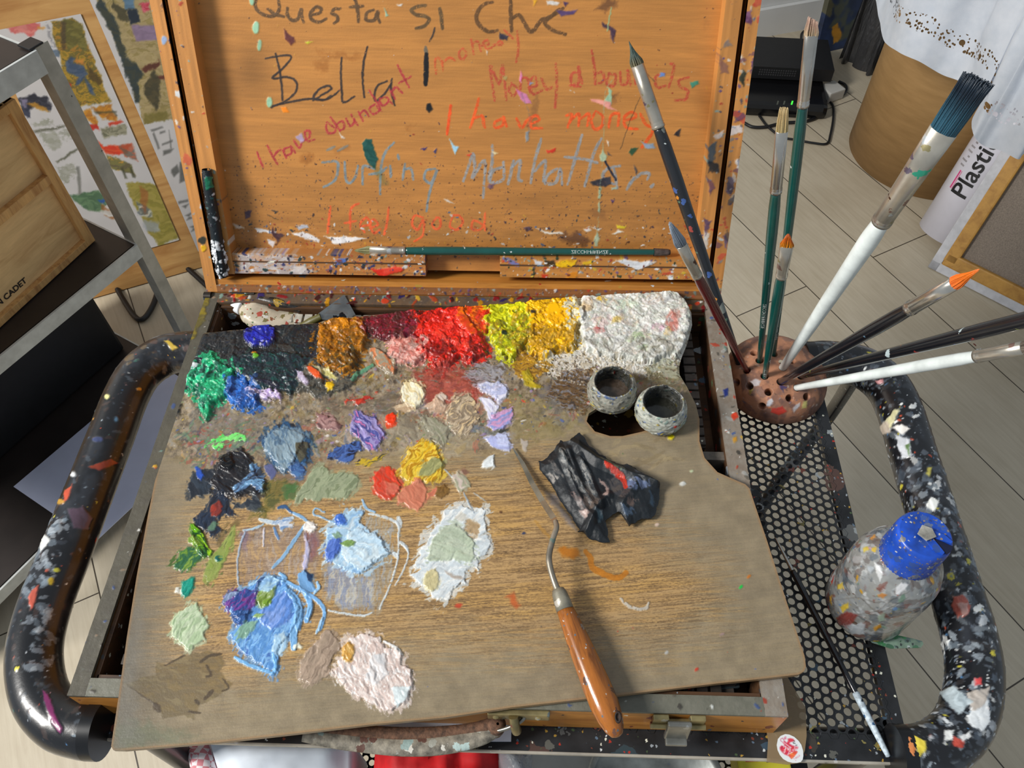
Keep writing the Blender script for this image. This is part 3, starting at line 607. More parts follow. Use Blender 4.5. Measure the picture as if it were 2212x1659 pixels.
D(cA("450,1225 480,1160 500,1100 560,1070 640,1080 655,1130 620,1180 560,1230 500,1235"), [(100, 136, 44), (40, 90, 56), (116, 146, 56)], 'leaf green paint daub', .0008, -50)
D(cA("545,1000 600,985 640,1050 620,1075 560,1040"), [(112, 142, 50)], '', .0007, 50)
D(cA("390,1200 440,1140 480,1120 470,1190 420,1220"), [(70, 92, 40)], '', .0003, -40, 7, dry=.42)
D(cA("690,1325 665,1260 690,1180 730,1110 790,1060 850,960 890,950 860,1060 830,1160 780,1230 740,1310"), [(122, 142, 60), (136, 150, 76), (90, 104, 50)], 'thin olive green paint stroke', .0004, -62, 5, alpha=.85)
D(cA("690,930 740,880 770,890 750,940 700,950"), [(80, 110, 90)], '', .0004)
D(ell(*cA("762,1155")[0], 6, 5), [(14, 90, 84)], '')
D(cA("500,1380 515,1320 560,1300 600,1288 590,1350 560,1410 530,1432 505,1410"), [(0, 124, 106), (10, 140, 120)], 'small teal green paint daub', .0011, -60, 2)
D(ell(*cA("475,1375")[0], 7, 7), [(205, 205, 195)], '')
D(cC("380,215 388,130 430,60 500,20 545,0 562,50 585,90 622,150 588,190 595,245 530,280 515,300 482,308 450,275 420,240"), [(158, 178, 142), (176, 190, 160), (140, 162, 124)], 'pale sage green paint daub', .0011, -60)
# scraped blue patches
D(cA("920,960 1000,920 1380,900 1480,960 1500,1050 1480,1230 1420,1320 1200,1260 1000,1330 910,1350"), [(160, 160, 180), (130, 116, 120), (176, 150, 120)], '', .0001, 90, 8, alpha=.42, soft=5, dry=.42, sc=5, st=7, ridge=0)
D(cA("1390,960 1470,950 1500,1010 1480,1130 1430,1170 1400,1080"), [(120, 70, 80), (110, 80, 100)], '', .0001, 90, 5, alpha=.6, soft=4, ridge=0)
D(cA("920,970 980,930 1000,1000 960,1100 930,1060"), [(110, 90, 120)], '', .0001, 90, 5, alpha=.5, soft=4, ridge=0)
K = Pp('paint_stroke', 'thin pale blue palette-knife lines')
for q, w_, co in (("1285,815 1360,850 1440,905", 7, (120, 164, 205)), ("1385,915 1330,1000 1240,1130 1160,1215", 8, (124, 168, 208)), ("1070,870 1140,890 1200,890 1300,860", 10, (190, 205, 216)), ("950,950 1040,930 1090,905", 5, (160, 186, 206)), ("960,960 920,1080 905,1210 915,1340", 4, (150, 168, 190)), ("1530,820 1470,790 1450,830 1500,850 1610,900", 4, (130, 170, 206)), ("1200,790 1250,780 1290,820", 8, (40, 80, 130)), ("1800,730 1830,790 1890,820", 6, (140, 180, 214)), ("1100,930 1090,1060", 4, (190, 190, 205)), ("1170,930 1200,1010", 6, (90, 130, 180))):
    c.stroke(cA(q), w_, [co], .0005, .92, part=K)
D(cA("1390,960 1420,1080 1410,1200 1375,1250 1370,1200 1390,1100"), [(186, 178, 196), (170, 170, 205)], 'lilac-white vertical paint stroke', .0009, 90, 3)
D(ell(*cA("1428,925")[0], 13, 12), [(226, 220, 214)], 'white paint dot', .0014)
D(cA("1110,880 1180,850 1290,860 1300,920 1240,960 1200,920"), [(190, 196, 206), (110, 140, 180)], '', .0005, -10, 8, dry=.42)
D(cA("1340,1260 1400,1230 1430,1290 1480,1380 1420,1390 1400,1440 1350,1350"), [(104, 150, 196)], '', .0006, 60, 4)
D(cA("1390,1240 1450,1270 1440,1320 1410,1310"), [(26, 50, 84)], '', .0005, 50, 3)
D(cA("1545,1180 1540,930 1640,850 1860,830 2060,900 2060,1000 2000,1300 1930,1540 1650,1540 1520,1450"), [(166, 178, 190), (150, 140, 120), (150, 170, 196)], '', .0001, 95, 9, alpha=.5, soft=5, dry=.46, sc=5, st=8, ridge=0)
D(cA("1540,1190 1700,1200 1900,1330 1880,1520 1700,1500 1530,1420"), [(150, 160, 172), (120, 140, 186), (190, 196, 200)], '', .0001, 95, 9, alpha=.55, soft=8, dry=.4, sc=6, st=7, ridge=0)
D(cA("1540,930 1620,900 1640,850 1740,790 1800,830 1790,900 1870,960 1950,1000 1960,1060 2005,1105 1890,1190 1800,1262 1720,1250 1640,1200 1550,1190 1535,1080"), [(134, 172, 208), (164, 196, 220), (190, 208, 220)], 'thick pale sky blue paint patch', .0013, -30, 7)
D(cA("1690,1000 1760,950 1880,970 1950,1040 1990,1110 1880,1160 1800,1240 1690,1180 1650,1100"), [(196, 212, 220), (176, 202, 220)], 'whitish blue paint over the sky blue patch', .0009, 20, 8, dry=.3)
D(cA("1545,1160 1535,1080 1570,1020 1640,1010 1650,1080 1600,1160"), [(84, 116, 196), (54, 86, 166)], 'ultramarine-tinted paint daub', .0011, -70)
D(ell(*cA("1648,880")[0], 13, 13), [(60, 104, 190)], 'small clear blue paint touch', .0012)
D(cA("1650,1045 1700,1020 1755,1045 1740,1070 1670,1070"), [(116, 148, 80)], 'small leaf green paint touch', .0009, 0, 3)
D(cA("1590,980 1630,955 1660,990 1620,1010"), [(120, 150, 130)], '', .0006)
K = Pp('paint_stroke', 'fine white scrape lines round the pale blue patch')
for q, w_ in (("1850,830 1950,850 2055,900 2060,990", 6), ("2060,980 2055,1150 2000,1340 1925,1510", 4), ("2075,1040 2130,1100 2110,1200 2040,1340", 4), ("2060,860 2070,920", 12), ("2030,1110 2050,1140", 9), ("1560,1520 1650,1540 1800,1560 1870,1540", 5), ("2070,1030 2110,1060 2130,1100", 6)):
    c.stroke(cA(q), w_, [(196, 208, 216)], .0004, .9, part=K, dry=.3)
# blue mass
D(px("487,1312 505,1290 545,1262 575,1247 612,1250 640,1290 650,1330 622,1380 600,1398 600,1452 580,1450 545,1425 508,1395 497,1368 520,1340 505,1330"), [(100, 152, 206), (84, 136, 196), (120, 168, 214), (70, 110, 176)], 'broad light blue paint patch', .0012, -60, 6)
D(cA("1100,1470 1250,1390 1290,1470 1270,1600 1150,1659 1080,1620"), [(84, 126, 196), (120, 150, 210)], '', .0006, -55, 5)
D(cA("800,1460 830,1400 960,1370 1050,1395 1045,1470 980,1560 975,1610 920,1625 880,1600 870,1500 840,1530"), [(70, 46, 116), (100, 50, 130), (44, 70, 140), (130, 60, 130)], 'violet and deep blue paint daub', .0015, -55, 5)
D(cC("760,80 800,60 870,60 890,100 850,140 800,145 765,120"), [(36, 66, 120), (50, 90, 150)], '', .0009, -20)
D(cA("820,1400 930,1385 880,1440 800,1480"), [(130, 146, 180), (96, 116, 150)], '', .0007, -10)
D(cA("1050,1470 1060,1400 1130,1370 1180,1370 1160,1440 1110,1500 1075,1500"), [(140, 158, 110), (110, 136, 50)], 'olive green paint touch in the light blue', .0009, -50, 3)
D(cA("1085,1480 1110,1450 1150,1445 1150,1480 1110,1500"), [(110, 146, 40)], '')
D(cC("790,235 810,170 860,130 920,120 900,170 860,225"), [(120, 158, 140)], '', .0005, -50); D(cC("890,100 920,80 972,90 940,112"), [(130, 160, 100)], '')
D(cA("1060,1320 1150,1280 1210,1310 1130,1400 1050,1380"), [(160, 194, 214), (120, 160, 200)], '', .0006, -40)
K = Pp('paint_stroke', 'dripping light blue paint strokes')
for q, w_, co in (("1170,1280 1300,1340 1480,1450 1530,1540 1500,1659", 9, (118, 168, 216)), ("1270,1380 1330,1450 1350,1560 1340,1640", 16, (112, 164, 214)), ("1390,1400 1430,1490 1400,1600", 12, (112, 164, 214)), ("1210,1260 1250,1290 1230,1320", 8, (120, 170, 216)), ("1000,1340 1110,1290 1170,1280", 7, (150, 190, 220)), ("1480,1320 1490,1360 1460,1400", 7, (140, 180, 214)), ("1040,1400 1060,1320 1100,1290", 6, (50, 80, 130))):
    c.stroke(cA(q), w_, [co], .0007, 1, part=K)
for q, w_, co in (("1190,40 1170,120 1150,200 1150,290", 17, (116, 166, 212)), ("1260,20 1240,100", 10, (116, 166, 212)), ("1330,100 1310,160 1290,200", 6, (150, 184, 212)), ("1020,330 1040,400 1020,455", 8, (110, 170, 222)), ("780,350 850,390 1010,450", 9, (110, 166, 214))):
    c.stroke(cC(q), w_, [co], .0007, 1, part=K)
D(cC("1040,220 1080,200 1115,230 1100,300 1060,340 1020,330"), [(150, 186, 214), (176, 200, 214)], '', .0006, 90)
D(cC("1145,280 1180,255 1205,285 1190,302 1160,300"), [(220, 222, 206)], '', .001)
# white and sage
D(cB("285,905 330,820 420,790 450,755 520,800 545,830 580,785 640,790 625,860 635,950 600,975 655,980 675,1040 630,1130 575,1150 580,1235 530,1220 490,1260 470,1330 385,1370 360,1465 285,1440 240,1400 170,1350 78,1280 160,1240 108,1200 150,1110 190,1040"), [(212, 217, 218), (196, 205, 210), (222, 224, 222)], 'big white paint patch with ragged edges', .0012, -30, 7)
c.daub(cB("470,905 530,860 575,900 590,960 560,1010 510,1000 480,960"), [(160, 130, 90), (190, 170, 140)], -.0004, -6, 6, .85, 2, part=0, ridge=0, dry=.36)
c.daub(cB("400,860 440,820 500,850 470,900 420,900"), [(180, 170, 150), (205, 205, 200)], 0, -6, 6, .5, 2, ridge=0)
D(cB("205,1160 225,1080 255,1010 320,930 400,905 450,930 490,980 545,1040 552,1140 520,1190 440,1175 390,1160 310,1170 235,1180"), [(168, 180, 158), (178, 188, 168)], 'smooth grey-green paint disc on the white patch', .0009, 20, 4, sc=16)
D(ell(*cB("240,1312")[0], 17, 24, 8), [(204, 194, 150), (190, 180, 136)], 'cream thumbprint of paint', .0008, 80, 2)
D(cB("330,1240 400,1270 470,1300 440,1310 350,1275"), [(170, 160, 150)], '', .0002)
# yellow
D(cB("10,560 20,490 60,440 80,370 110,375 150,310 230,310 270,340 300,400 320,470 325,540 290,590 220,608 170,590 130,615 60,600"), [(206, 160, 20), (222, 190, 60), (180, 130, 16), (226, 200, 100)], 'golden yellow paint daub', .0015, -50, 4)
D(cB("155,560 180,480 240,440 310,440 330,480 290,520 230,560"), [(160, 158, 104), (140, 140, 90)], 'olive-grey end of the yellow daub', .0008, -30)
D(cB("0,700 40,650 100,620 150,585 205,640 205,710 180,770 140,802 95,790 60,760 0,740"), [(186, 108, 82), (200, 124, 96)], 'terracotta pink paint daub', .0009, 50)
D(cB("205,680 270,645 330,650 330,690 260,700 215,715"), [(190, 110, 84)], '', .0006); D(cB("265,700 290,640 330,615 370,650 350,700 300,720"), [(130, 96, 44), (110, 80, 40)], 'small brown ochre daub', .0008, -40)
D(cB("385,560 430,520 470,560 505,590 515,640 470,660 460,680 430,665 410,620"), [(180, 160, 144), (160, 160, 136), (196, 180, 170)], 'small greyish pink paint daub', .0009, 60)
D(cB("440,520 480,500 510,525 480,545"), [(120, 80, 70)], '', .0002, alpha=.7); c.stroke(cB("330,510 390,570"), 3, [(170, 180, 184)]); c.stroke(cB("470,680 500,740 545,830"), 3, [(150, 166, 180)]); c.stroke(cB("540,680 580,705 630,738"), 2, [(170, 176, 176)])
D(cB("595,500 610,450 650,415 690,408 690,450 695,495 640,508"), [(214, 220, 222)], 'small pure white paint dab', .0014, -40, 2)
D(cB("1060,680 1130,690 1180,800 1250,880 1290,960 1200,880 1110,780"), [(150, 150, 170)], '', .0001, 50, 5, alpha=.5, soft=4, ridge=0)
# lilac column, creams, greys
D(c6("250,1040 300,1018 400,1022 435,1070 425,1110 380,1135 345,1105 290,1080"), [(204, 204, 228), (180, 186, 220), (214, 214, 230)], 'pale lilac-white paint dab at the top of a column', .0016, 0)
D(c6("265,1100 330,1110 385,1165 350,1230 320,1240 310,1190"), [(196, 196, 220), (214, 214, 226)], 'narrow lilac-white paint smear', .0011, 60)
D(c6("305,1280 340,1225 385,1190 450,1160 470,1200 450,1250 400,1300 350,1310"), [(160, 150, 200), (196, 150, 190), (140, 150, 206)], 'lilac and pink paint dab', .0013, -30)
D(c6("320,1310 440,1290 400,1330 340,1335"), [(60, 60, 56), (110, 110, 100)], '', .0004)
D(c6("298,1345 350,1330 430,1322 448,1380 440,1425 390,1415 340,1395"), [(190, 196, 228), (170, 176, 220)], 'pale periwinkle paint dab beside the knife tip', .0012, 0)
D(c5("1745,1290 1785,1212 1830,1210 1905,1255 1918,1330 1870,1400 1850,1415 1800,1380 1750,1340"), [(222, 212, 172), (214, 196, 150), (226, 220, 196)], 'cream paint dab', .0018, 60)
D(c5("1690,1390 1780,1360 1860,1410 1800,1440 1720,1430"), [(176, 150, 120), (200, 180, 150)], '', .0008)
D(c6("0,1090 40,1075 70,1110 50,1160 10,1170 0,1180"), [(196, 172, 152), (206, 190, 176)], 'small beige paint dab', .0012, 50)
D(c6("60,1210 100,1130 150,1090 210,1095 240,1140 265,1190 240,1280 190,1330 110,1320 85,1260"), [(170, 150, 120), (190, 172, 146), (140, 124, 104), (204, 180, 140)], 'streaky beige paint smear', .0012, -50, 8)
D(cB("150,120 260,160 380,200 370,260 320,350 250,300 200,220"), [(136, 136, 112), (150, 146, 126), (110, 104, 88)], 'greenish grey paint smear', .0009, 55, 7)
D(cB("0,100 60,120 140,200 130,300 40,260 0,240"), [(140, 130, 110), (116, 106, 90)], '', .0006, 30, 10, alpha=.85)
D(cB("180,60 280,10 350,60 330,110 240,110"), [(196, 172, 150), (180, 150, 126)], '', .0009)
D(cB("415,380 440,340 490,320 490,350 440,410"), [(160, 140, 100)], '', .0003, alpha=.8); D(cB("880,290 930,300 920,380 890,370"), [(170, 160, 150)], '', .0004, dry=.4)
# foreground
D(cC("85,520 180,480 275,460 290,370 340,400 460,335 560,320 640,310 700,340 712,390 690,440 720,480 770,520 700,580 610,630 560,650 510,745 470,720 400,720 330,735 290,660 250,630 200,600"), [(104, 86, 50), (92, 78, 52), (112, 98, 66)], 'thin transparent olive-brown paint star', .00012, 20, 4, alpha=.62, sc=12, rough=.4)
for q in (("560,380 620,340 690,330", 7), ("600,400 630,460 600,470", 6), ("700,480 740,540 700,560", 4), ("280,650 300,680", 16), ("640,560 590,610", 9), ("490,690 560,700", 6), ("100,525 240,620 290,650", 4), ("340,400 460,338", 4), ("530,620 550,640", 9)):
    c.stroke(cC(q[0]), q[1], [(58, 44, 26)], .00002, .8, ridge=0, rough=.55)
D(cC("1180,490 1195,370 1240,300 1290,250 1350,182 1385,180 1425,230 1440,290 1400,340 1375,390 1395,450 1330,490 1260,520"), [(148, 130, 112), (160, 140, 122), (134, 116, 100)], 'mauve-brown mixed paint daub', .001, -60, 5)
D(cC("1395,430 1450,340 1462,270 1500,230 1560,205 1680,215 1720,285 1790,300 1835,340 1830,400 1880,430 1900,550 1862,640 1800,660 1728,700 1640,650 1590,620 1530,580 1490,560 1480,515 1440,515"), [(210, 190, 182), (218, 206, 200), (196, 176, 168), (222, 218, 216)], 'thick pinkish white paint patch', .0016, 60, 6, sc=6)
c.stroke(cC("1720,250 1790,290 1830,330"), 7, [(226, 226, 224)], .0008, part=len(c.names)-1); c.daub(cC("1760,540 1880,540 1860,620 1800,660"), [(206, 216, 218)], .0004, 60, 5, part=len(c.names)-1)
c.daub(cC("1640,340 1720,330 1740,450 1680,520 1600,500"), [(200, 200, 202), (216, 210, 208)], .0006, 60, 6, part=len(c.names)-1)
D(ell(*cC("1492,322")[0], 13, 21, 10), [(204, 164, 92), (190, 140, 60), (214, 180, 120)], 'ochre thumbprint of paint', .0011, 80, 2)
c.daub(cB("1150,1085 1190,1060 1290,1090 1300,1140 1260,1155 1180,1130"), [(182, 104, 12)], .0001, 0, 5, .8, 4, ridge=0)
c.stroke(cB("1345,1100 1380,1150 1390,1210 1450,1250 1540,1285 1600,1280 1635,1250"), 14, [(184, 108, 14)], .0001, .75, ridge=0)
c.stroke(cB("980,880 1050,960 1090,1000"), 7, [(180, 130, 50)], 0, .45, ridge=0)
c.daub(cB("770,1420 830,1390 860,1470 880,1490 850,1512 810,1480 800,1440"), [(190, 84, 36)], .0001, 0, 5, .75, 4, ridge=0); c.daub(ell(*cB("440,1488")[0], 8, 4), [(196, 60, 36)], 0, 0, 4, .8, 2)
K = Pp('paint_stroke', 'white hooked paint line'); c.stroke(cB("1598,1438 1650,1490 1720,1512 1780,1505 1792,1470"), 7, [(190, 186, 178)], .0005, .85, part=K, dry=.35)
for q, r, co in (("900,970", 4, (40, 50, 90)), ("1855,908", 5, (200, 176, 160)), ("735,815", 3, (80, 50, 30)), ("2040,615", 7, (196, 196, 190)), ("2105,525", 4, (176, 186, 150))): c.daub(ell(*cB(q)[0], r, r*.7), [co], .0003, 0, 2)
for x_, y_, co in ((1600, 1268, (30, 190, 70)), (1560, 1370, (150, 126, 120)), (1617, 1245, (190, 110, 40)), (1474, 1045, (196, 196, 190)), (1440, 1410, (180, 180, 178)), (1505, 1446, (180, 60, 40))): c.daub(ell(x_, y_, 5, 3, -40), [co], .0003, 0, 2)
c.daub(px("240,1560 300,1560 420,1590 380,1610 250,1618"), [(96, 104, 84)], 0, 0, 16, .55, 14, ridge=0); c.daub(px("255,1480 275,1380 300,1300 310,1320 290,1500 300,1600 250,1610"), [(112, 110, 104)], 0, 90, 12, .5, 14, ridge=0)
sdP = np.maximum(sdpoly(X, Y, OUT), -sdpoly(X, Y, HOLE))
edge_ = sstep(-7, -1, sdP)*(Y > 900); c.col = c.col*(1-.5*edge_[..., None])+np.array([150, 110, 70])/255*.5*edge_[..., None]
c.h = np.where(sdP > -6, c.h*sstep(0, -6, sdP), c.h); c.h = np.where(c.h > .004, .004+(c.h-.004)*.6, c.h); c.h = np.clip(c.h, -.0004, .0085)
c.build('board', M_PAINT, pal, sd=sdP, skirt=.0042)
PAL = c

# ---- two dippers clipped on the palette
def dipper(cx, cy, r, h, label, seed, tint):
    prof = [(0, 0), (r*.86, 0), (r*.97, h*.15), (r*1.02, h*.42), (r*.97, h*.72), (r*.84, h*.92), (r*.79, h*1.0), (r*.75, h*.985), (r*.71, h*.9), (r*.70, h*.5), (r*.69, h*.3)]
    t = thing('dipper', label, 'paint cup', (cx, cy, ZP+.0015)); n = 150
    pr = np.array(prof); d = np.r_[0, np.cumsum(np.linalg.norm(np.diff(pr, axis=0), axis=1))]; k = int(d[-1]/.0005); q = np.linspace(0, d[-1], k)
    rr = np.interp(q, d, pr[:, 0]); zz = np.interp(q, d, pr[:, 1]); a = np.linspace(0, 2*np.pi, n+1)
    P = np.stack([cx+rr[:, None]*np.cos(a), cy+rr[:, None]*np.sin(a), ZP+.0015+zz[:, None]+0*a], 2)
    cv = Canvas(P, 2*np.pi*r/n, d[-1]/k, tint, .38)
    cen = np.array([cx, cy, ZP+h*.5]); 
    if np.sum(cv.N[k//3, :]*(P[k//3, :]-cen)) < 0: cv.N = -cv.N
    cv.col *= (.8+.55*fbm(cv.U/2.5, cv.V/1.2, 4, seed))[..., None]
    cv.spots(1100, [(196, 198, 194), (150, 150, 140), (110, 112, 104), (90, 84, 70), (60, 62, 60), (130, 150, 140), (70, 90, 130), (170, 150, 70)], .3, 1.6, .0004, seed=seed, asp=3, ang=0)
    cv.spots(26, [(190, 50, 36), (200, 170, 30), (50, 80, 150), (210, 214, 214)], .6, 1.9, .0004, seed=seed+1)
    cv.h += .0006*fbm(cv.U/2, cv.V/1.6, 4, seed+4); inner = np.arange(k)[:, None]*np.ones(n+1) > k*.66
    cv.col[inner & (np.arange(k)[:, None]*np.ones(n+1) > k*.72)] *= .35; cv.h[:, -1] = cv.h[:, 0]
    cv.rev = False
    # orientation: compare grid normal
    gi = np.cross(P[k//3, 1]-P[k//3, 0], P[k//3+1, 0]-P[k//3, 0]); cv.rev = bool(np.dot(gi, P[k//3, 0]-cen) < 0)
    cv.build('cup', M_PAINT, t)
    b = MB(); zl = ZP+.0015+h*.38; m = 40; b.add([(cx+r*.71*math.cos(2*math.pi*i/m), cy+r*.71*math.sin(2*math.pi*i/m), zl) for i in range(m)], [list(range(m))])
    b.build('medium', mat_plain('murky painting medium', (74, 62, 52) if seed < 200 else (40, 40, 34), .12, 0, 200, .2, 0, [] if seed < 200 else [(60, .3, .15, [(120, 110, 20)])]), t, 'murky liquid')
    return t
c1p = Z(1322, 872, ZP); 
def fit_cup(xl, xr, yc, h, zz):   # centre and radius from left, right silhouette
    a, b_ = Z(xl, yc, zz), Z(xr, yc, zz); return (a+b_)/2, np.linalg.norm(b_-a)/2
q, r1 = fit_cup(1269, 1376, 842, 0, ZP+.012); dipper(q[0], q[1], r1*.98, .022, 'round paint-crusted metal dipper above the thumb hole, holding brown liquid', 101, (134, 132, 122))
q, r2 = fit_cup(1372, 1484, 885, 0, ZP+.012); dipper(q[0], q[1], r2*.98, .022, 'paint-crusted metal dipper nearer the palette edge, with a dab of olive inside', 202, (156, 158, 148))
# ================================================================ THE PAINT BOX AND ITS LID
BW, BD = .5, .3843; TL = 1.158208           # width, depth, lid tilt
box = thing('paint_box', 'open wooden artist\'s paint box crusted with paint, lid standing up behind the palette', 'paint box', (.25, .19, -.045))
VW = (186, 124, 52)
W_SIDE = mat_wood('orange varnished beech', (192, 130, 58), (158, 100, 42), (1.5, 12, 12), rough=.35, splats=[(60, .22, .12, PAINTS), (160, .25, .1, PAINTS)])
W_DARK = mat_wood('dark stained box inside', (84, 56, 32), (48, 32, 20), (1.5, 12, 12), rough=.6, splats=[(70, .3, .3, PAINTS), (180, .3, .2, PAINTS)])
RW = .0125
b = MB()
b.box((BW/2, .006, -.0245), (BW, .012, .041)); b.box((BW/2, BD-.006, -.0245), (BW, .012, .041))
for x in (.006, BW-.006): b.box((x, BD/2, -.0245), (.012, BD-.024, .041))
b.build('side_walls', W_SIDE, box)
b = MB(); b.box((BW/2, BD/2, -.0405), (BW-.024, BD-.024, .006)); b.build('tray_floor', W_DARK, box)
b = MB()                                    # inner lining a little lower than the rim
for x in (.0145, BW-.0145): b.box((x, BD/2, -.022), (.003, BD-.026, .034))
for y in (.0145, BD-.0145): b.box((BW/2, y, -.022), (BW-.03, .003, .034))
b.build('lining', W_DARK, box)
RIMC = [(205, 208, 205), (150, 150, 146), (90, 84, 74), (60, 56, 50), (170, 60, 40), (60, 80, 130), (190, 150, 40), (110, 140, 130), (130, 110, 90), (224, 224, 220)]
def rim_paint(seed, dens, base2, extra=None):
    def f(c):
        n = fbm(c.U/7, c.V/7, 5, seed, .65)[..., None]; c.col = c.col*(1-n)+np.array(base2)/255*n
        c.crust(np.ones((c.H, c.W)), .0006, 2.5, seed)
        c.spots(int(dens*c.W*c.H*c.du*c.dv*1e6/100), RIMC, .4, 2.2, .0003, seed=seed, asp=2.5, alpha=.85)
        if extra: extra(c)
    return f
def rf(c):
    c.daub(c6("1770,1210 1800,1195 1810,1230 1780,1240"), [(205, 60, 30)], .0005, edge=3); c.daub(c6("1720,1060 1745,1050 1750,1090 1725,1100"), [(30, 44, 110)], .0004, edge=3); c.daub(c6("1780,1350 1800,1340 1800,1370 1785,1375"), [(200, 140, 30)], .0004, edge=3)
slab('rim', (BW-.0155, 0, -.0018), (1, 0, 0), (0, 1, 0), .0155, BD, .003, (120, 104, 88), M_PAINT, box, .0007, .5, rim_paint(5, 2.2, (150, 146, 138), rf), label='paint-crusted right rim')
slab('rim', (0, 0, -.0018), (1, 0, 0), (0, 1, 0), .0125, BD, .003, (66, 62, 54), M_PAINT, box, .0008, .6, rim_paint(6, .6, (84, 80, 66), lambda c: c.daub(px("425,650 450,640 440,700 415,730 405,740 400,720"), [(120, 104, 20), (90, 80, 30)], .0005, edge=8)), label='grey-brown left rim')
slab('rim', (.0125, 0, -.0018), (1, 0, 0), (0, 1, 0), BW-.028, .0125, .003, (118, 116, 104), M_PAINT, box, .0008, .5, rim_paint(7, 1.0, (92, 92, 80), lambda c: c.daub(c5("0,0 1,0 1,1"), [(0, 0, 0)])), label='grey front rim')
def rb(c):
    m = fbm(c.U/30, c.V/8, 3, 9)[..., None]; 
    c.spots(90, [(150, 60, 30), (170, 120, 20), (120, 20, 24), (40, 30, 80), (190, 60, 30), (60, 20, 20)], 1, 4, .0005, seed=91, asp=3)
slab('rim', (.0125, BD-.0125, -.0018), (1, 0, 0), (0, 1, 0), BW-.028, .0125, .003, (110, 84, 56), M_PAINT, box, .0008, .5, rim_paint(8, 1.6, (66, 60, 58), rb), label='back rim with red and ochre paint')
# notched strips for holding brushes and bars across the tray
M_NOTCH = mat_plain('painty grey notched wood', (74, 66, 60), .6, 0, 90, .25, .2, [(70, .3, .25, PAINTS), (200, .3, .15, PAINTS)])
def notched(p, d, n, L, pitch, w_, h, z, mt=None):
    b = MB(); k = int(L/pitch); d = np.array(d); nn = np.array(n)
    b.box(np.array([*p, z-h/2-.0015])+np.r_[d, 0]*L/2, (L, w_, h-.003), math.atan2(d[1], d[0]))
    for i in range(k):
        b.box(np.array([*p, z-.002])+np.r_[d, 0]*(i+.5)*pitch, (pitch*.78, w_, .005), math.atan2(d[1], d[0]), bev=.0004)
    b.build('notched_strip', mt or M_NOTCH, box)
notched((.4655, .2245), (0, 1), (1, 0), .142, .0098, .011, .012, -.012)
notched((.4655, .0250), (0, 1), (1, 0), .175, .0098, .011, .012, -.012)
notched((.031, .0250), (0, 1), (1, 0), .29, .0098, .012, .012, -.013)
notched((.0500, .3605), (1, 0), (0, 1), .40, .0095, .010, .012, -.010, mat_plain('pale painty notched wood', (176, 172, 160), .55, 0, 90, .2, .2, [(150, .3, .3, PAINTS[3:])]))
notched((.05, .022), (1, 0), (0, 1), .42, .0098, .010, .010, -.018)
b = MB(); b.box((.46, .212, -.018), (.05, .008, .02)); b.box((.26, .212, -.018), (.35, .006, .02)); b.box((.43, .18, -.021), (.005, .30, .024)); b.box((.29, .18, -.021), (.005, .30, .024)); b.build('divider', mat_plain('painty divider wood', (104, 98, 90), .6, 0, 90, .2, .2, [(60, .35, .5, PAINTS)]), box)
# clasp on the front
M_BRASS = mat_plain('tarnished brass', (150, 136, 96), .38, .75, 60, .2, .1, [(120, .35, .4, [(120, 130, 130), (140, 90, 80), (170, 170, 160), (90, 96, 96)])])
M_STEEL = mat_plain('scuffed steel', (150, 148, 140), .32, .85, 60, .15, .08, [(150, .3, .3, [(180, 180, 176), (110, 100, 90)])])
def front_hw(px0, px1, zc):   # place on the front wall y = 0
    a, b_ = hit(px0, 1565, (0, 0, 0), (0, 1, 0)), hit(px1, 1570, (0, 0, 0), (0, 1, 0)); return a[0], b_[0]
x0, x1 = front_hw(1400, 1508, 0); xm = (x0+x1)/2
t = MB(); t.box(((x0*.7+xm*.3), -.0022, -.010), ((x1-x0)*.3, .004, .014), bev=.0008); t.box((x1*.7+xm*.3, -.0022, -.010), ((x1-x0)*.3, .004, .014), bev=.0008)
t.box((xm, -.002, -.016), ((x1-x0)*.9, .003, .010), bev=.0008)
t.tube([(x0-.001, -.005, -.014), (x1+.001, -.005, -.014)], .0024)
cl = t.build('clasp', M_BRASS, box)
t = MB(); t.box((xm, -.0075, -.016), ((x1-x0)*.46, .004, .024), R=_rot(-.12, 0, 0), bev=.0012); t.box((xm, -.011, -.027), ((x1-x0)*.42, .008, .004), bev=.001); t.build('clasp_tongue', M_STEEL, cl, 'steel tongue of the clasp')
x0, x1 = front_hw(1057, 1185, 0)
t = MB(); t.box(((x0+x1)/2, -.002, -.009), (x1-x0, .004, .012), bev=.001); t.tube([(x0+(x1-x0)*.42, -.004, -.006), (x0+(x1-x0)*.45, -.009, -.012), (x0+(x1-x0)*.47, -.010, -.02)], .0035)
for xx in (x0+.006, x1-.008): t.lathe([(0, .0015), (.002, .001), (.0026, 0)], (xx, -.004, -.009), 12, R=basis((0, -1, 0)))
br = t.build('handle_bracket', M_BRASS, box)
A = Z(1120, 1552, -.012); Bp = Z(1066, 1570, -.022)
t = MB(); v = unit(A-Bp); s_ = unit(np.cross(v, (0, .3, 1))); pts = []
for k in range(17):
    a = 2*math.pi*k/16; pts.append((A+Bp)/2+v*math.cos(a)*(np.linalg.norm(A-Bp)/2+.005)+s_*math.sin(a)*.0045)
t.tube(pts, .0014, cap=False); t.build('handle_ring', M_STEEL, br)
M_LEATHER = mat_plain('stiff paint-stained leather', (118, 112, 100), .6, 0, 160, .35, .5, [(120, .4, .5, [(170, 190, 186), (150, 150, 140), (90, 60, 50), (60, 90, 110), (200, 196, 186)]), (50, .3, .3, [(96, 60, 50), (140, 160, 156)])])
def P3(s, zs): q = px(s); return [Z(a, b_, z) for (a, b_), z in zip(q, zs)]
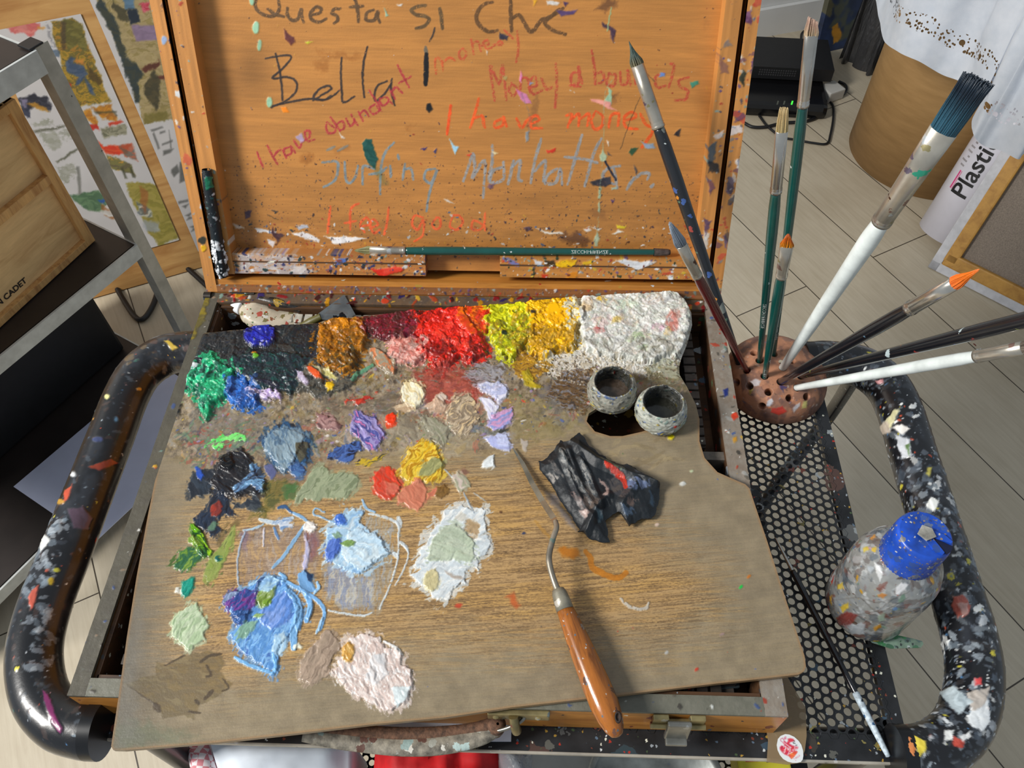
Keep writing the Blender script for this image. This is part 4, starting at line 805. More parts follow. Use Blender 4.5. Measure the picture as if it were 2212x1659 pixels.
t = MB(); t.tube(P3("1078,1574 1040,1590 985,1604 930,1612 870,1613 810,1608 750,1600 700,1592 655,1586", [-.024, -.026, -.028, -.029, -.03, -.03, -.029, -.028, -.026]), np.array([.0045, .0062, .0068, .0066, .0064, .0064, .0064, .0066, .0064, .005]), 16, flat=.55)
hd = t.build('handle', M_LEATHER, box, 'grey paint-stained leather handle')
t = MB(); t.tube(P3("1072,1560 1030,1573 985,1580 930,1584 870,1585 810,1582 750,1577 690,1572", [-.022, -.025, -.027, -.028, -.028, -.028, -.027, -.026]), .0045, 12, flat=.6)
t.lathe([(.001, -.006), (.006, -.006), (.0065, 0), (.006, .006), (.001, .006)], Z(1072, 1570, -.024), 20, R=basis((.2, .1, 1)))
t.build('handle_lining', mat_plain('brown suede leather', (92, 66, 50), .85, 0, 300, .3, .5, [(60, .3, .3, [(60, 90, 110), (130, 120, 110)])]), hd, 'brown inner strap of the handle')
# ---------------- lid: face plane through the hinge line, leaning back
LU = np.array([1., 0, 0]); LV = np.array([0, math.cos(TL), math.sin(TL)]); LN = np.array([0, -math.sin(TL), math.cos(TL)])
LO = np.array([0, BD, 0.])
def lp(u, v, w_=0): return LO+LU*u+LV*v+LN*w_
def luv(x, y, w_=0):
    q = hit(x, y, LO+LN*w_, LN)-LO; return q@LU, q@LV
LH = .384
lid = MB()
lid_o = None
def lbox(b, u0, u1, v0, v1, w0, w1, m=0, bev=0):
    R = np.stack([LU, LV, LN], 1); b.box(lp((u0+u1)/2, (v0+v1)/2, (w0+w1)/2), (u1-u0, v1-v0, w1-w0), R=R, m=m, bev=bev)
b = MB(); TK = .0105
lbox(b, 0, TK, .004, LH, -.036, -.0012); lbox(b, BW-TK, BW, .004, LH, -.036, -.0012); lbox(b, TK, BW-TK, LH-TK, LH, -.036, -.0012); lbox(b, .0004, BW-.0004, -.003, .004+TK*.8, -.036, -.0016)
lid_o = b.build('lid', W_SIDE, box)
b = MB(); lbox(b, 0, BW, .004, LH, -.041, -.036); b.build('lid_back', W_SIDE, lid_o)
CLEAN = [(150, 150, 150), (205, 205, 205), (110, 80, 60), (60, 60, 80), (170, 60, 40), (120, 150, 150), (90, 70, 120)]
def rail_paint(seed, d, cols=CLEAN, ex=None, r1=1.6):
    def f(c):
        g = fbm(c.U/2.5, c.V/60, 4, seed) if c.H > c.W else fbm(c.U/60, c.V/2.5, 4, seed)
        c.col = c.col*(.84+.3*g[..., None]); c.col[...] = np.clip(c.col, 0, 1)
        c.spots(int(d*c.W*c.H*c.du*c.dv*1e4), cols, .25, r1, .0002, seed=seed, asp=2.2, alpha=.8, power=3)
        if ex: ex(c)
    return f
def lslab(name, u0, u1, v0, v1, w_, th, base, paint, step=.0008, label=None):
    return slab(name, lp(u0, v0, w_-th), LU, LV, u1-u0, v1-v0, 0.0001, base, M_PWOOD, lid_o, step, .42, paint, label) if 0 else \
        slab(name, lp(u0, v0, w_), LU, LV, u1-u0, v1-v0, th, base, M_PWOOD, lid_o, step, .42, paint, label)
def exL(c):
    for a in ("715,165 12,14", ): pass
    c.daub(ell(355, 87, 7, 9), [(150, 170, 205)], .0003, edge=3); c.daub(px("404,225 432,228 430,248 408,240"), [(180, 90, 60)], .0001, alpha=.6); c.daub(px("398,330 415,345 410,360 396,350"), [(190, 80, 60)], .0001, alpha=.7)
    c.daub(px("430,400 440,425 444,460 434,450"), [(180, 190, 210)], .0002); c.daub(px("378,195 395,200 392,212 378,210"), [(200, 200, 200)], .0002); c.daub(ell(441, 536, 6, 6), [(220, 170, 20)], .0008); c.daub(ell(437, 520, 8, 9), [(50, 50, 40)], .0002)
def exR(c):
    for P, co in (("1628,125 1640,115 1636,140 1622,165", (70, 40, 80)), ("1602,150 1612,158 1608,185 1596,175", (24, 34, 24)), ("1545,285 1600,268 1606,285 1560,300 1545,300", (205, 196, 196)), ("1590,60 1606,40 1606,52", (120, 60, 110)), ("1606,30 1622,20 1622,50 1608,48", (90, 50, 90)), ("1595,118 1603,120 1602,132 1594,130", (225, 225, 222)), ("1575,150 1590,160 1585,175", (110, 70, 110)), ("1572,380 1585,385 1582,420 1570,415", (70, 60, 80)), ("1590,345 1602,350 1595,375", (210, 205, 205)), ("1575,550 1560,510 1568,505", (80, 60, 90))):
        c.daub(px(P), [co, tuple(min(255, v+30) for v in co)], .0003, 70, 5, .9)
    c.spots(60, [(110, 120, 140), (90, 60, 90), (190, 190, 190), (60, 60, 70), (180, 60, 50)], 1, 4, .0002, seed=77, asp=3, alpha=.6)
FR = (190, 130, 68)
lslab('outer_rail', 0, TK, 0, LH, 0, .006, FR, rail_paint(11, 1.2, ex=exL), label='left outer rail of the lid')
lslab('outer_rail', BW-TK, BW, 0, LH, 0, .006, FR, rail_paint(12, 2.5, ex=exR), label='right outer rail of the lid')
lslab('outer_rail', TK, BW-TK, 0, .0075, 0, .006, (140, 92, 54), rail_paint(13, 14, r1=1.6), label='bottom outer rail of the lid')
lslab('outer_rail', TK, BW-TK, LH-TK, LH, 0, .006, FR, rail_paint(14, 1))
# inner frame set a little back
IW = .0165; g0 = TK+.004
LEFTIN = g0+.0155
def stay_bg(c): pass
lslab('inner_rail', g0, LEFTIN, .018, LH-.02, -.002, .016, FR, rail_paint(15, 1.5), label='left inner rail')
def exR2(c):
    for P, co in (("1528,320 1548,305 1545,340 1530,355", (60, 80, 100)), ("1532,345 1552,352 1550,372 1530,370", (26, 30, 40)), ("1528,380 1545,400 1532,425", (110, 70, 90)), ("1520,500 1532,505 1530,540 1520,535", (205, 205, 205)), ("1510,560 1522,565 1530,600 1515,600", (225, 225, 225)), ("1545,290 1565,282 1562,296 1545,300", (220, 210, 210)), ("1520,470 1536,480 1525,510", (80, 60, 100)), ("1553,120 1570,140 1575,160 1556,158", (130, 90, 80)), ("1560,100 1575,80 1580,100", (120, 110, 110))):
        c.daub(px(P), [co], .0003, 70, 5, .8)
lslab('inner_rail', BW-g0-.0135, BW-g0, .018, LH-.02, -.002, .016, FR, rail_paint(16, 2.5, ex=exR2), label='right inner rail')
def exB1(c):
    c.daub(c5("555,290 800,290 1000,300 1000,360 1150,420 1050,470 700,480 540,460 570,400"), [(206, 204, 208), (176, 172, 178), (190, 160, 140)], .0002, 0, 10, .85, 5, dry=.42)
    c.daub(c5("1520,400 1600,398 1700,385 1745,388 1760,410 1700,440 1650,450 1615,472 1600,450 1560,425"), [(206, 44, 26), (220, 70, 50)], .0007, 0, 4)
    c.daub(c5("1265,355 1300,325 1360,318 1355,345 1310,362"), [(80, 110, 180)], .0007, 0, 4)
    c.spots(260, [(50, 46, 60), (60, 60, 100), (200, 200, 200), (120, 60, 50), (40, 60, 60)], .3, 1.8, .0002, seed=33, asp=2)
    for q, r in (("1460,285", 0),): pass
lslab('bottom_rail', LEFTIN, *(luv(920, 590, -.003)[0], .0185, luv(700, 549, -.003)[1]), -.003, .015, (178, 118, 60), rail_paint(17, 9, ex=exB1), label='left half of the lid\'s bottom rail')
def exB2(c):
    c.daub(c6("1080,280 1150,275 1230,290 1322,290 1270,320 1200,342 1180,330 1120,305"), [(214, 216, 220)], .0007, 0, 4)
    c.daub(c6("715,300 760,275 840,280 840,310 770,322 720,318"), [(232, 186, 10), (210, 150, 20)], .0008, 0, 5); c.daub(c6("650,290 710,282 720,310 660,318"), [(60, 44, 20)], .0005, 0, 4)
    c.daub(c6("400,270 450,275 500,300 490,320 430,305 400,300"), [(110, 110, 160), (200, 50, 40)], .0004, 10, 6); c.daub(c6("590,285 635,290 630,310 590,306"), [(200, 205, 216)], .0004)
    c.daub(c6("790,360 850,355 850,385 790,390"), [(214, 130, 20)], .0003, alpha=.8); c.daub(c6("1380,370 1420,365 1418,400 1390,395"), [(210, 212, 216)], .0004); c.daub(c6("640,370 680,365 672,395 645,392"), [(200, 60, 30)], .0002); c.daub(c6("1360,355 1420,350 1420,365 1360,370"), [(190, 60, 40)], .0001, alpha=.8)
    c.daub(c6("885,290 935,288 935,308 890,308"), [(220, 176, 30)], .0004)
    c.spots(200, [(50, 60, 40), (60, 60, 60), (200, 170, 60), (210, 210, 210), (120, 60, 50)], .3, 1.5, .0002, seed=34, asp=2)
lslab('bottom_rail', luv(1080, 590, -.003)[0], BW-g0-.0135, .0185, luv(1300, 557, -.003)[1], -.003, .015, (184, 124, 60), rail_paint(18, 6, ex=exB2), label='right half of the lid\'s bottom rail')
b = MB(); vm = (.0185+luv(700, 549, -.003)[1])/2+.002
for u0, u1 in ((LEFTIN, luv(920, 590, -.003)[0]), (luv(1080, 590, -.003)[0], BW-g0-.0135)): lbox(b, u0, u1, vm-.0006, vm+.0006, -.004, -.0024)
b.build('rail_groove', W_DARK, lid_o)
# ---------------- inner panel with the handwriting
PW = -.018
pu0, pu1 = LEFTIN-.004, BW-g0-.010
c = Canvas.plane(lp(pu0, .0185, PW), LU, LV, pu1-pu0, LH-.035, .00062, (194, 132, 66), .42)
X, Y = c.X, c.Y
t_ = math.radians(1); g = fbm((X+Y*.02)/55, (Y-X*.02)/2.4, 4, 5, .6); g2 = fbm(X/160, (Y+18*np.sin(X/170))/15, 4, 6); g3 = fbm(X/240, Y/110, 3, 9)
c.col = c.col*(.90+.16*g[..., None])*(.92+.14*g2[..., None]); kn = np.exp(-(((X-545)/45)**2+((Y-150)/55)**2)**1.0)
c.col = c.col*(1-.22*kn[..., None])*(.92+.14*g3[..., None])
low = sstep(300, 560, Y)
c.col = c.col*(1-.18*(low*fbm(X/30, Y/12, 4, 15))[..., None])
BR_ = (86, 66, 40)
for P, a in (("430,80", 0),): pass
for s, al in (("790,300 830,320 990,330 1050,340 1000,350 860,335", .45), ("780,380 860,350 850,420 790,430", .35), ("680,930 740,920 760,960 700,970", .45), ("900,890 970,870 960,900 910,910", .4), ("1320,750 1360,740 1350,770", .3), ("680,1430 740,1430 730,1465 690,1460", .5)): c.daub(c2(s), [(130, 72, 24)], 0, 0, 10, al, 6, ridge=0)
for s, al in (("570,1400 700,1385 760,1440 740,1475 600,1450", .7), ("790,60 860,0 930,0 910,50 860,80", .6), ("880,570 930,560 930,590 890,600", .45), ("760,1250 830,1230 850,1320 780,1300", .25), ("430,530 450,640 440,760 390,760 400,680", .3), ("1440,100 1480,120 1440,200", .1)): c.daub(c3(s), [(84, 54, 38)], 0, 0, 10, al, 5, ridge=0)
def W(f, strokes, width, col, al=.9, dry=.3, h=.00008, **k):
    for s in strokes: c.stroke(f(s), width, [col, tuple(min(255, int(v*1.12+4)) for v in col)], h, al, dry, ridge=0, rough=.4, edge=.8, **k)
W(c2, ["430,-20 418,30 440,70 490,95 540,90 562,50 555,-5", "495,55 540,85 590,100", "610,48 612,90 640,122 672,112 692,58 695,95 708,132", "750,92 800,78 812,52 782,42 750,78 755,115 800,132 842,112", "925,52 890,55 878,80 905,95 912,120 890,140", "1015,-5 1030,60 1035,132", "985,42 1062,36", "1125,60 1085,78 1082,120 1130,118 1150,70 1150,105 1162,135"], 8, (84, 62, 40))
W(c2, ["1435,32 1385,40 1350,62 1380,88 1432,97 1457,117 1430,155 1378,170", "1520,50 1530,100 1536,172"], 8.5, (90, 70, 44)); W(c2, ["1491,165 1482,200 1460,248"], 4, (50, 42, 40))
W(c3, ["175,12 120,30 85,80 85,130 120,172 160,190 205,182", "285,-5 286,90 290,188", "288,118 330,88 360,125 400,188 430,172 470,120 520,105 560,68 600,50", "575,72 520,100 490,140 540,182 612,206"], 9, (92, 64, 36))
W(c2, ["480,350 540,338 632,335 592,400 520,467 600,460 655,478 668,530 620,590 515,642", "540,320 560,400 575,500 582,600", "520,632 640,606 760,590 830,596 870,570", "765,600 820,565 872,532 850,512 792,540 770,590 850,592 920,542", "935,345 930,450 935,540 945,612 1012,575", "1088,280 1065,380 1060,480 1070,582", "1207,483 1150,512 1130,570 1140,602 1190,560 1230,500", "1235,470 1230,540 1252,628"], 5, (48, 40, 38), .92, .2)
W(c2, ["1435,282 1441,330"], 8, (90, 84, 74)); W(c2, ["1441,325 1440,400 1436,505"], 11, (22, 20, 22), 1, 0, sm=False); c.daub(c2("1445,620 1465,618 1478,650 1460,675 1440,655"), [(24, 24, 26)], .0001, 0, 2)
CR_ = (158, 44, 54)
W(c2, ["430,908 465,1000", "490,868 520,930 552,978", "530,935 555,900 580,902 603,942", "622,878 590,892 600,930 636,910 630,872 658,912", "648,838 682,882 700,830", "700,845 742,820 742,782 715,790 730,842 772,832", "888,762 845,732 850,792 892,790 902,755", "868,700 925,782", "905,742 938,722 950,762 922,782", "962,708 985,752 1012,722 992,685", "1008,720 1032,748", "1035,668 1062,722", "1042,682 1072,660 1102,702", "1132,622 1100,652 1130,682 1162,640 1098,540", "1142,632 1172,662", "1202,580 1160,592 1180,632 1216,602 1200,578 1237,622", "1225,538 1252,592", "1232,552 1260,520 1297,556", "1268,390 1300,450 1337,522", "1278,497 1347,458"], 5, CR_, .85, .35)
W(c2, ["1500,440 1495,352 1530,362 1540,420", "1540,372 1580,345 1612,362"], 5.5, (190, 74, 40), .75, .4)
W(c3, ["0,288 -22,310 -18,345 5,352 20,318 0,288", "48,235 65,322", "58,262 90,250 107,306", "112,272 152,266 146,240 120,258 150,292 190,272", "182,266 232,266 225,245 200,262", "248,180 300,232", "325,188 330,300 318,372"], 5.5, (180, 70, 44), .75, .4)
W(c3, ["190,602 163,398 215,500 236,390 260,597", "292,498 275,540 300,572 326,530 290,498", "345,562 346,482 385,470 402,552", "392,522 442,510 430,460 400,490 420,562 472,540", "470,470 500,532 532,520", "555,380 560,500 550,642", "690,430 650,442 650,502 692,490 690,400 712,500", "638,512 702,516", "768,300 785,400 790,502", "790,442 832,430 842,480 800,502", "872,440 858,500 900,512 912,450 872,438", "940,430 946,502 985,490 985,420 1002,510", "1030,502 1036,410 1080,410 1102,490", "1202,440 1150,460 1160,522 1212,510", "1240,380 1262,400 1230,522", "1347,463 1290,480 1300,520 1342,542 1330,592 1268,600"], 6.5, (172, 54, 44), .68, .4)
W(c2, ["1586,630 1575,720 1565,802"], 7, (226, 74, 26)); 
W(c3, ["95,588 70,680 45,762", "60,712 112,690 125,740 130,762", "232,710 190,730 195,762 237,750 242,700 262,755", "320,708 350,762 380,722 402,700", "400,742 452,720 442,690 405,710 410,762 472,765", "618,690 652,684 625,762", "640,722 692,680 690,752", "700,712 752,680 742,752", "792,668 765,720 790,772 832,750 832,690 792,665", "870,762 886,690 932,680 925,752", "962,722 1032,700 1012,670 965,700 975,762 1042,770", "1060,680 1092,740 1132,762", "1142,690 1130,790 1068,882"], 6.8, (222, 82, 30), .9, .32)
SB = (112, 130, 142)
W(c2, ["820,970 902,965 912,1010 890,1080 828,1118", "953,968 960,1070 985,1092 1020,1050 1032,990", "1060,1102 1060,1010 1078,990 1132,1012", "1247,853 1195,910 1170,1000 1164,1162", "1098,1042 1165,1030 1202,1000", "1225,990 1228,1057", "1270,925 1277,950", "1300,1072 1312,980", "1310,1012 1350,1010 1362,1072", "1492,1008 1440,1020 1430,1070 1470,1092 1502,1020 1460,1150 1440,1262"], 6.2, SB, .88, .3)
W(c2, ["848,898 892,876", "912,902 972,868"], 6, (110, 120, 124), .7)
SB2 = (132, 140, 150)
W(c3, ["3,1082 45,960 60,920 72,1002 58,1062 130,960 120,1182", "175,868 176,960 158,1082 240,1072 242,968", "232,1000 180,1020 160,1082", "270,1102 302,960", "290,1002 342,960 330,1062 352,1082", "467,828 430,960 405,1092", "430,1022 492,960 480,1082", "562,1008 510,1040 490,1092 552,1090 582,1008 592,1102", "712,803 670,950 625,1102", "608,938 720,950 802,972", "827,828 780,920 728,1112", "937,990 860,1010 838,1062 902,1102", "900,1000 922,1122", "978,1132 1022,1060", "1000,1092 1060,1040 1112,1035 1102,1072", "1120,1120 1138,1102"], 7.2, SB2, .82, .33)
OG = (218, 84, 44)
W(c2, ["868,1233 850,1392", "1037,1213 990,1250 985,1372", "953,1332 1022,1320", "1050,1352 1102,1340 1082,1300 1045,1340 1072,1387", "1110,1362 1152,1340 1122,1310 1105,1352 1130,1392 1162,1370", "1217,1238 1205,1330 1188,1402", "1420,1298 1370,1290 1355,1340 1390,1372 1422,1310 1420,1402 1368,1442", "1500,1300 1475,1340 1500,1370 1525,1345 1520,1305 1498,1298", "1600,1290 1580,1350 1620,1372 1657,1330 1640,1290 1600,1285"], 5.5, OG, .82, .28)
W(c6, ["285,70 230,45 220,95 270,100 295,60", "300,0 295,60 300,105"], 5.5, OG, .75, .3)
# drips, dabs and scrapes
MI = (150, 192, 160)
for x_, y_, a_, b_ in ((400, 5, 14, 30), (425, 165, 21, 40), (445, 270, 12, 36), (503, 612, 16, 32)): c.daub(ell(*c2(f"{x_},{y_}")[0], a_/2.765, b_/2.765, 4), [MI], .0004, 90, 2)
for s, co in (("865,560 862,520 885,540 888,620 868,640 848,600", MI), ("835,890 858,930 850,965 820,960 820,930", (170, 190, 160)), ("818,1120 828,1125 822,1190 804,1190", (150, 176, 150)), ("810,1210 818,1215 812,1268 804,1260", (160, 184, 160)), ("800,1380 818,1420 800,1475 782,1470 790,1420", (160, 176, 150)), ("885,1120 915,1115 910,1130 890,1133", (150, 180, 170)), ("1360,490 1400,485 1410,505 1370,522", (50, 130, 110)), ("1180,430 1208,435 1200,460 1170,462", (90, 130, 200)), ("1000,890 1045,885 1010,930 988,915", (36, 74, 50)), ("835,130 860,155 890,165 920,190 900,230 895,260 880,220 875,185 835,158", (60, 40, 60)), ("215,195 270,215 265,240 225,232", (40, 40, 60)), ("345,420 355,450 350,495 338,480", (220, 120, 180)), ("318,530 380,560 412,625 370,620 340,590", (206, 120, 170)), ("760,590 800,590 880,615 882,640 928,662 870,655 830,625 765,605", (230, 150, 140)), ("1300,772 1290,810 1262,805 1275,785", (30, 26, 32)), ("500,900 555,885 550,905 505,915", (205, 44, 24)), ("18,925 50,918 40,935", (205, 50, 30)), ("760,1085 820,1070 880,1050 885,1100 850,1115 780,1110", (38, 38, 50)), ("860,900 888,930 870,925", (50, 50, 66)), ("1020,985 1040,1020 1030,1045", (60, 60, 70)), ("500,10 540,5 578,15 560,32 505,28", (214, 212, 210)), ("418,0 440,5 425,35", (230, 170, 30)), ("560,60 640,70 680,60 660,90 590,95", (80, 60, 110)), ("600,10 630,20 610,45", (60, 40, 80)), ("440,1365 520,1385 590,1385 600,1398 500,1395", (220, 216, 210)), ("720,1365 745,1360 770,1375 740,1382", (210, 205, 205)), ("770,1355 825,1365 810,1380", (220, 220, 220)), ("895,1395 935,1372 958,1385 920,1396", (226, 226, 222)), ("912,1345 975,1350 960,1364 920,1362", (210, 190, 30)), ("360,1358 400,1355 405,1375 380,1380", (70, 50, 70)), ("880,1190 900,1195 890,1215", (60, 40, 110)), ("135,300 146,305 140,325", (205, 205, 210)), ("1060,850 1140,860 1150,885 1090,880", (130, 150, 176)), ("862,840 876,845 872,875", (220, 216, 210)), ("175,900 210,910 190,925", (220, 205, 160)), ("240,450 262,450 255,480 235,470", (170, 150, 90)), ("400,490 420,500 395,510", (120, 150, 190)), ("1150,485 1100,440 1115,455", (30, 30, 30)), ("375,790 395,780 390,840 370,845", (130, 140, 150)), ("150,1100 190,1100 170,1130 145,1120", (100, 70, 90))):
    c.daub(c3(s), [co, tuple(min(255, v+14) for v in co)], .0003, 60, 3, .93)
c.stroke(c3("850,965 880,1020 915,1075"), 5, [(38, 40, 54)], .0001); c.stroke(c3("885,45 875,110 862,185"), 2.5, [(150, 176, 130)], .0001); c.stroke(c3("1058,580 1000,720 940,890"), 1.4, [(60, 50, 40)], 0, .8)
c.stroke(c3("900,460 850,560 840,800 835,900 825,1060 815,1200 805,1400"), 3, [(150, 178, 150)], .00005, .45, dry=.45); c.stroke(c3("350,560 400,700 380,850"), 4, [(120, 110, 110)], 0, .35, dry=.4)
for s, co in (("1062,880 1058,850 1085,828 1120,838 1128,890 1150,950 1135,1010 1100,980 1070,930", (14, 70, 66)), ("600,635 570,640 590,670 625,672", (240, 130, 20)), ("588,175 610,200 650,225 658,250 640,268 600,235", (90, 44, 44)), ("1580,830 1605,870 1632,880 1610,922 1590,870", (150, 200, 230)), ("1410,890 1445,880 1430,900", (34, 30, 110)), ("1480,905 1500,885 1500,920", (34, 36, 90)), ("410,1360 470,1372 545,1378 545,1398 470,1390 430,1388", (212, 214, 220)), ("640,1388 700,1385 745,1405 800,1430 795,1450 720,1425 650,1400", (214, 214, 218)), ("830,1410 960,1412 1020,1415 1085,1425 1020,1440 950,1452 870,1455 885,1430", (222, 222, 224)), ("280,1335 320,1340 350,1365 300,1360", (200, 190, 176)), ("670,1345 730,1342 735,1362 680,1372", (170, 176, 190)), ("525,1355 545,1385 595,1400 565,1430 555,1455 540,1420 520,1390", (60, 34, 40)), ("355,1260 395,1255 385,1300 365,1310", (70, 50, 70)), ("1548,1188 1610,1218 1570,1210", (210, 210, 210)), ("490,1285 560,1310 500,1290", (30, 30, 26)), ("515,1255 560,1262 545,1275", (40, 36, 36)), ("490,1430 540,1440 520,1475 500,1455", (200, 196, 200)), ("1262,30 1300,22 1290,45", (210, 212, 216)), ("660,820 700,800 710,840 690,850", (170, 150, 180)), ("715,250 760,252 730,262", (180, 190, 40)), ("1190,50 1220,95 1200,100", (130, 170, 150)), ("920,795 955,825 935,822", (205, 200, 200))):
    c.daub(c2(s), [co, tuple(min(255, v+14) for v in co)], .0003, 30, 3.5, .95)
c.daub(c2("1130,1010 1160,1000 1210,1090 1190,1110 1160,1060"), [(80, 100, 60)], 0, 60, 6, .4, 5, ridge=0)
SPC = [(46, 36, 40), (60, 44, 60), (80, 50, 36), (40, 50, 60), (200, 200, 200), (200, 150, 60), (150, 60, 40), (70, 90, 130)]
c.spots(420, SPC, .2, .9, .00015, seed=3, asp=2.2, alpha=.8, power=2.5)
c.spots(1900, SPC[:4]+[(120, 80, 60)], .2, .85, .0001, poly=px("480,330 1540,380 1540,560 480,560"), seed=4, asp=2.5, alpha=.75)
c.spots(700, SPC, .2, 1.3, .00015, poly=px("480,450 1540,470 1540,560 480,560"), seed=6, asp=2.2, alpha=.8)
c.spots(60, [(205, 204, 200), (180, 180, 190)], .3, 1.3, .0002, poly=px("480,480 1500,490 1500,550 480,550"), seed=7, asp=3)
c.build('panel', M_PWOOD, lid_o, label='inner panel with handwritten paint lettering and stains')
# black paint-covered stay lying in the left groove
A_ = [hit(x_, y_, lp(0, 0, .002), LN) for x_, y_ in ((446, 366), (450, 400), (458, 450), (466, 500), (474, 550), (482, 598))]
Pp_ = smooth_path(A_, 40); rr = np.interp(np.linspace(0, 1, len(Pp_)), [0, .12, .5, .93, 1], [.0040, .0048, .0054, .0058, .004])
G = sweep_grid(Pp_, rr, 60); cv = Canvas(G, .00055, np.linalg.norm(np.diff(Pp_, axis=0), axis=1).mean(), (14, 24, 30), .4)
if not cv.front[len(G)//2].any() or np.sum(cv.N[5, 0]*(G[5, 0]-Pp_[5])) < 0: cv.N = -cv.N; cv.front = ~cv.front
gi = np.cross(G[5, 1]-G[5, 0], G[6, 0]-G[5, 0]); cv.rev = bool(np.dot(gi, G[5, 0]-Pp_[5]) < 0)
cv.spots(160, [(20, 60, 60), (60, 90, 90), (190, 192, 196), (30, 30, 40)], .4, 1.8, .0003, seed=2, asp=2.5)
cv.spots(90, [(216, 218, 222), (200, 204, 210)], .8, 2.6, .0006, poly=px("450,520 500,520 500,610 450,610"), seed=3); cv.daub(px("440,385 458,380 462,405 446,410"), [(20, 110, 80)], .0003)
cv.build('stay', M_PAINT, lid_o, label='black paint-covered lid stay')
M_HINGE = mat_plain('blackened hinge', (44, 40, 36), .4, .6, 90, .2, 0, [(250, .3, .3, PAINTS)])
for u in (.001, BW-.001):
    b = MB(); b.tube([lp(u-.003 if u < .1 else u-.002, -.004, .002), lp(u+.004 if u < .1 else u+.003, -.004, .002)], .0045); b.build('hinge_knob', M_HINGE, box)
for u in (.035, .455):
    b = MB(); b.tube([lp(u-.012, -.0015, .000), lp(u+.012, -.0015, .000)], .0016); b.build('hinge', M_HINGE, box)
# ================================================================ THE TROLLEY
TZ = -.0465
M_ENAMEL = mat_plain('black enamel steel', (24, 26, 30), .3, .1, 60, .2, 0, [(45, .2, .16, PAINTS), (130, .26, .22, PAINTS), (320, .25, .2, PAINTS)])
M_ENAMEL_DIRTY = mat_plain('painty perforated enamel', (34, 35, 37), .38, .1, 40, .4, 0, [(30, .34, .28, [(70, 74, 76), (90, 92, 92), (60, 56, 50), (50, 64, 70), (80, 60, 54)]), (90, .3, .25, [(140, 146, 148), (90, 90, 84), (110, 60, 50), (60, 80, 96), (130, 120, 70)]), (300, .3, .25, PAINTS)])
M_ENAMEL_CLEAN = mat_plain('black enamel', (20, 21, 24), .3, .1, 60, .1)
tro = thing('trolley', 'black tubular steel trolley with perforated shelves and paint-spattered curved handles', 'trolley', (.298, .165, FZ))
def perforated(name, x0, x1, y0, y1, z, mat, p=.00765, r=.00298, skip=None):
    V = []; Fc = []; dx = p*math.sqrt(3); m = 12
    nx = int((x1-x0)/dx*2); ny = int((y1-y0)/p)
    ox = x0+((x1-x0)-(nx-1)*dx/2)/2; oy = y0+((y1-y0)-(ny-.5)*p)/2+p/2
    for i in range(nx):
        for j in range(ny):
            cx = ox+i*dx/2; cy = oy+j*p+(p/2 if i % 2 else 0)
            if skip and skip(cx, cy): continue
            b = len(V); R = p/math.sqrt(3)
            for k in range(m):
                a = 2*math.pi*k/m; q = a % (math.pi/3)-math.pi/6      # hexagonal cell outline, corners on the x axis
                ro = R*math.cos(math.pi/6)/math.cos(q)
                V.append((cx+ro*math.cos(a), cy+ro*math.sin(a), z))
            for k in range(m):
                a = 2*math.pi*k/m; V.append((cx+r*math.cos(a), cy+r*math.sin(a), z))
            for k in range(m):
                a = 2*math.pi*k/m; V.append((cx+r*math.cos(a), cy+r*math.sin(a), z-.0011))
            for k in range(m):
                k2 = (k+1) % m; Fc.append((b+k, b+k2, b+m+k2, b+m+k)); Fc.append((b+m+k, b+m+k2, b+2*m+k2, b+2*m+k))
    e = .0009; ix0, ix1 = ox-dx/3, ox+(nx-1)*dx/2+dx/3; iy0, iy1 = oy-p/2, oy+(ny-1)*p+p
    def q(a, b_, c_, d_):
        n = len(V); V.extend([(a, b_, z-e*.3), (c_, b_, z-e*.3), (c_, d_, z-e*.3), (a, d_, z-e*.3)]); Fc.append((n, n+1, n+2, n+3))
    g = dx*.28
    return V, Fc, (ix0+g, ix1-g, iy0+p*.5, iy1-p*.5)
SX0, SX1, SY0, SY1 = -.001, .597, -.0168, .345
V_, F_, ib = perforated('shelf', SX0+.011, SX1-.008, SY0+.012, SY1-.012, TZ, None)
b = MB(); b.add(V_, F_); 
for (a, c_, d, e) in ((SX0, ib[0], SY0, SY1), (ib[1], SX1, SY0, SY1), (ib[0], ib[1], SY0, ib[2]), (ib[0], ib[1], ib[3], SY1)):
    b.box(((a+c_)/2, (d+e)/2, TZ-.0011), (c_-a, e-d, .0012))
b.build('upper_shelf', M_ENAMEL_DIRTY, tro, 'paint-stained perforated upper shelf')
b = MB()
b.prism([(SX0+.003, SY0+.009, TZ-.0015), (SX0+.003, SY0+.011, TZ-.028), (SX0+.003, SY0+.014, TZ-.028), (SX0+.003, SY0+.012, TZ-.0015)], (1, 0, 0), SX1-SX0-.006)
b.tube([(SX0+.01, SY0+.016, TZ-.014), (SX1-.01, SY0+.016, TZ-.014)], .010, 20)
b.box((.298, SY1-.004, TZ-.014), (.58, .006, .026)); b.box((SX1-.003, .16, TZ-.012), (.004, .35, .022)); b.box((SX0+.003, .16, TZ-.012), (.004, .35, .022))
b.build('shelf_rail', M_ENAMEL, tro)
b = MB(); b.box((.298, SY0-.0006, TZ-.0022), (.590, .0022, .0034), bev=.0006)
b.build('rail_lip', mat_plain('worn beige metal lip', (176, 170, 158), .4, .3, 40, .12, 0, [(160, .25, .3, [(90, 86, 80), (200, 196, 190)])]), tro, 'worn pale lip along the front rail')
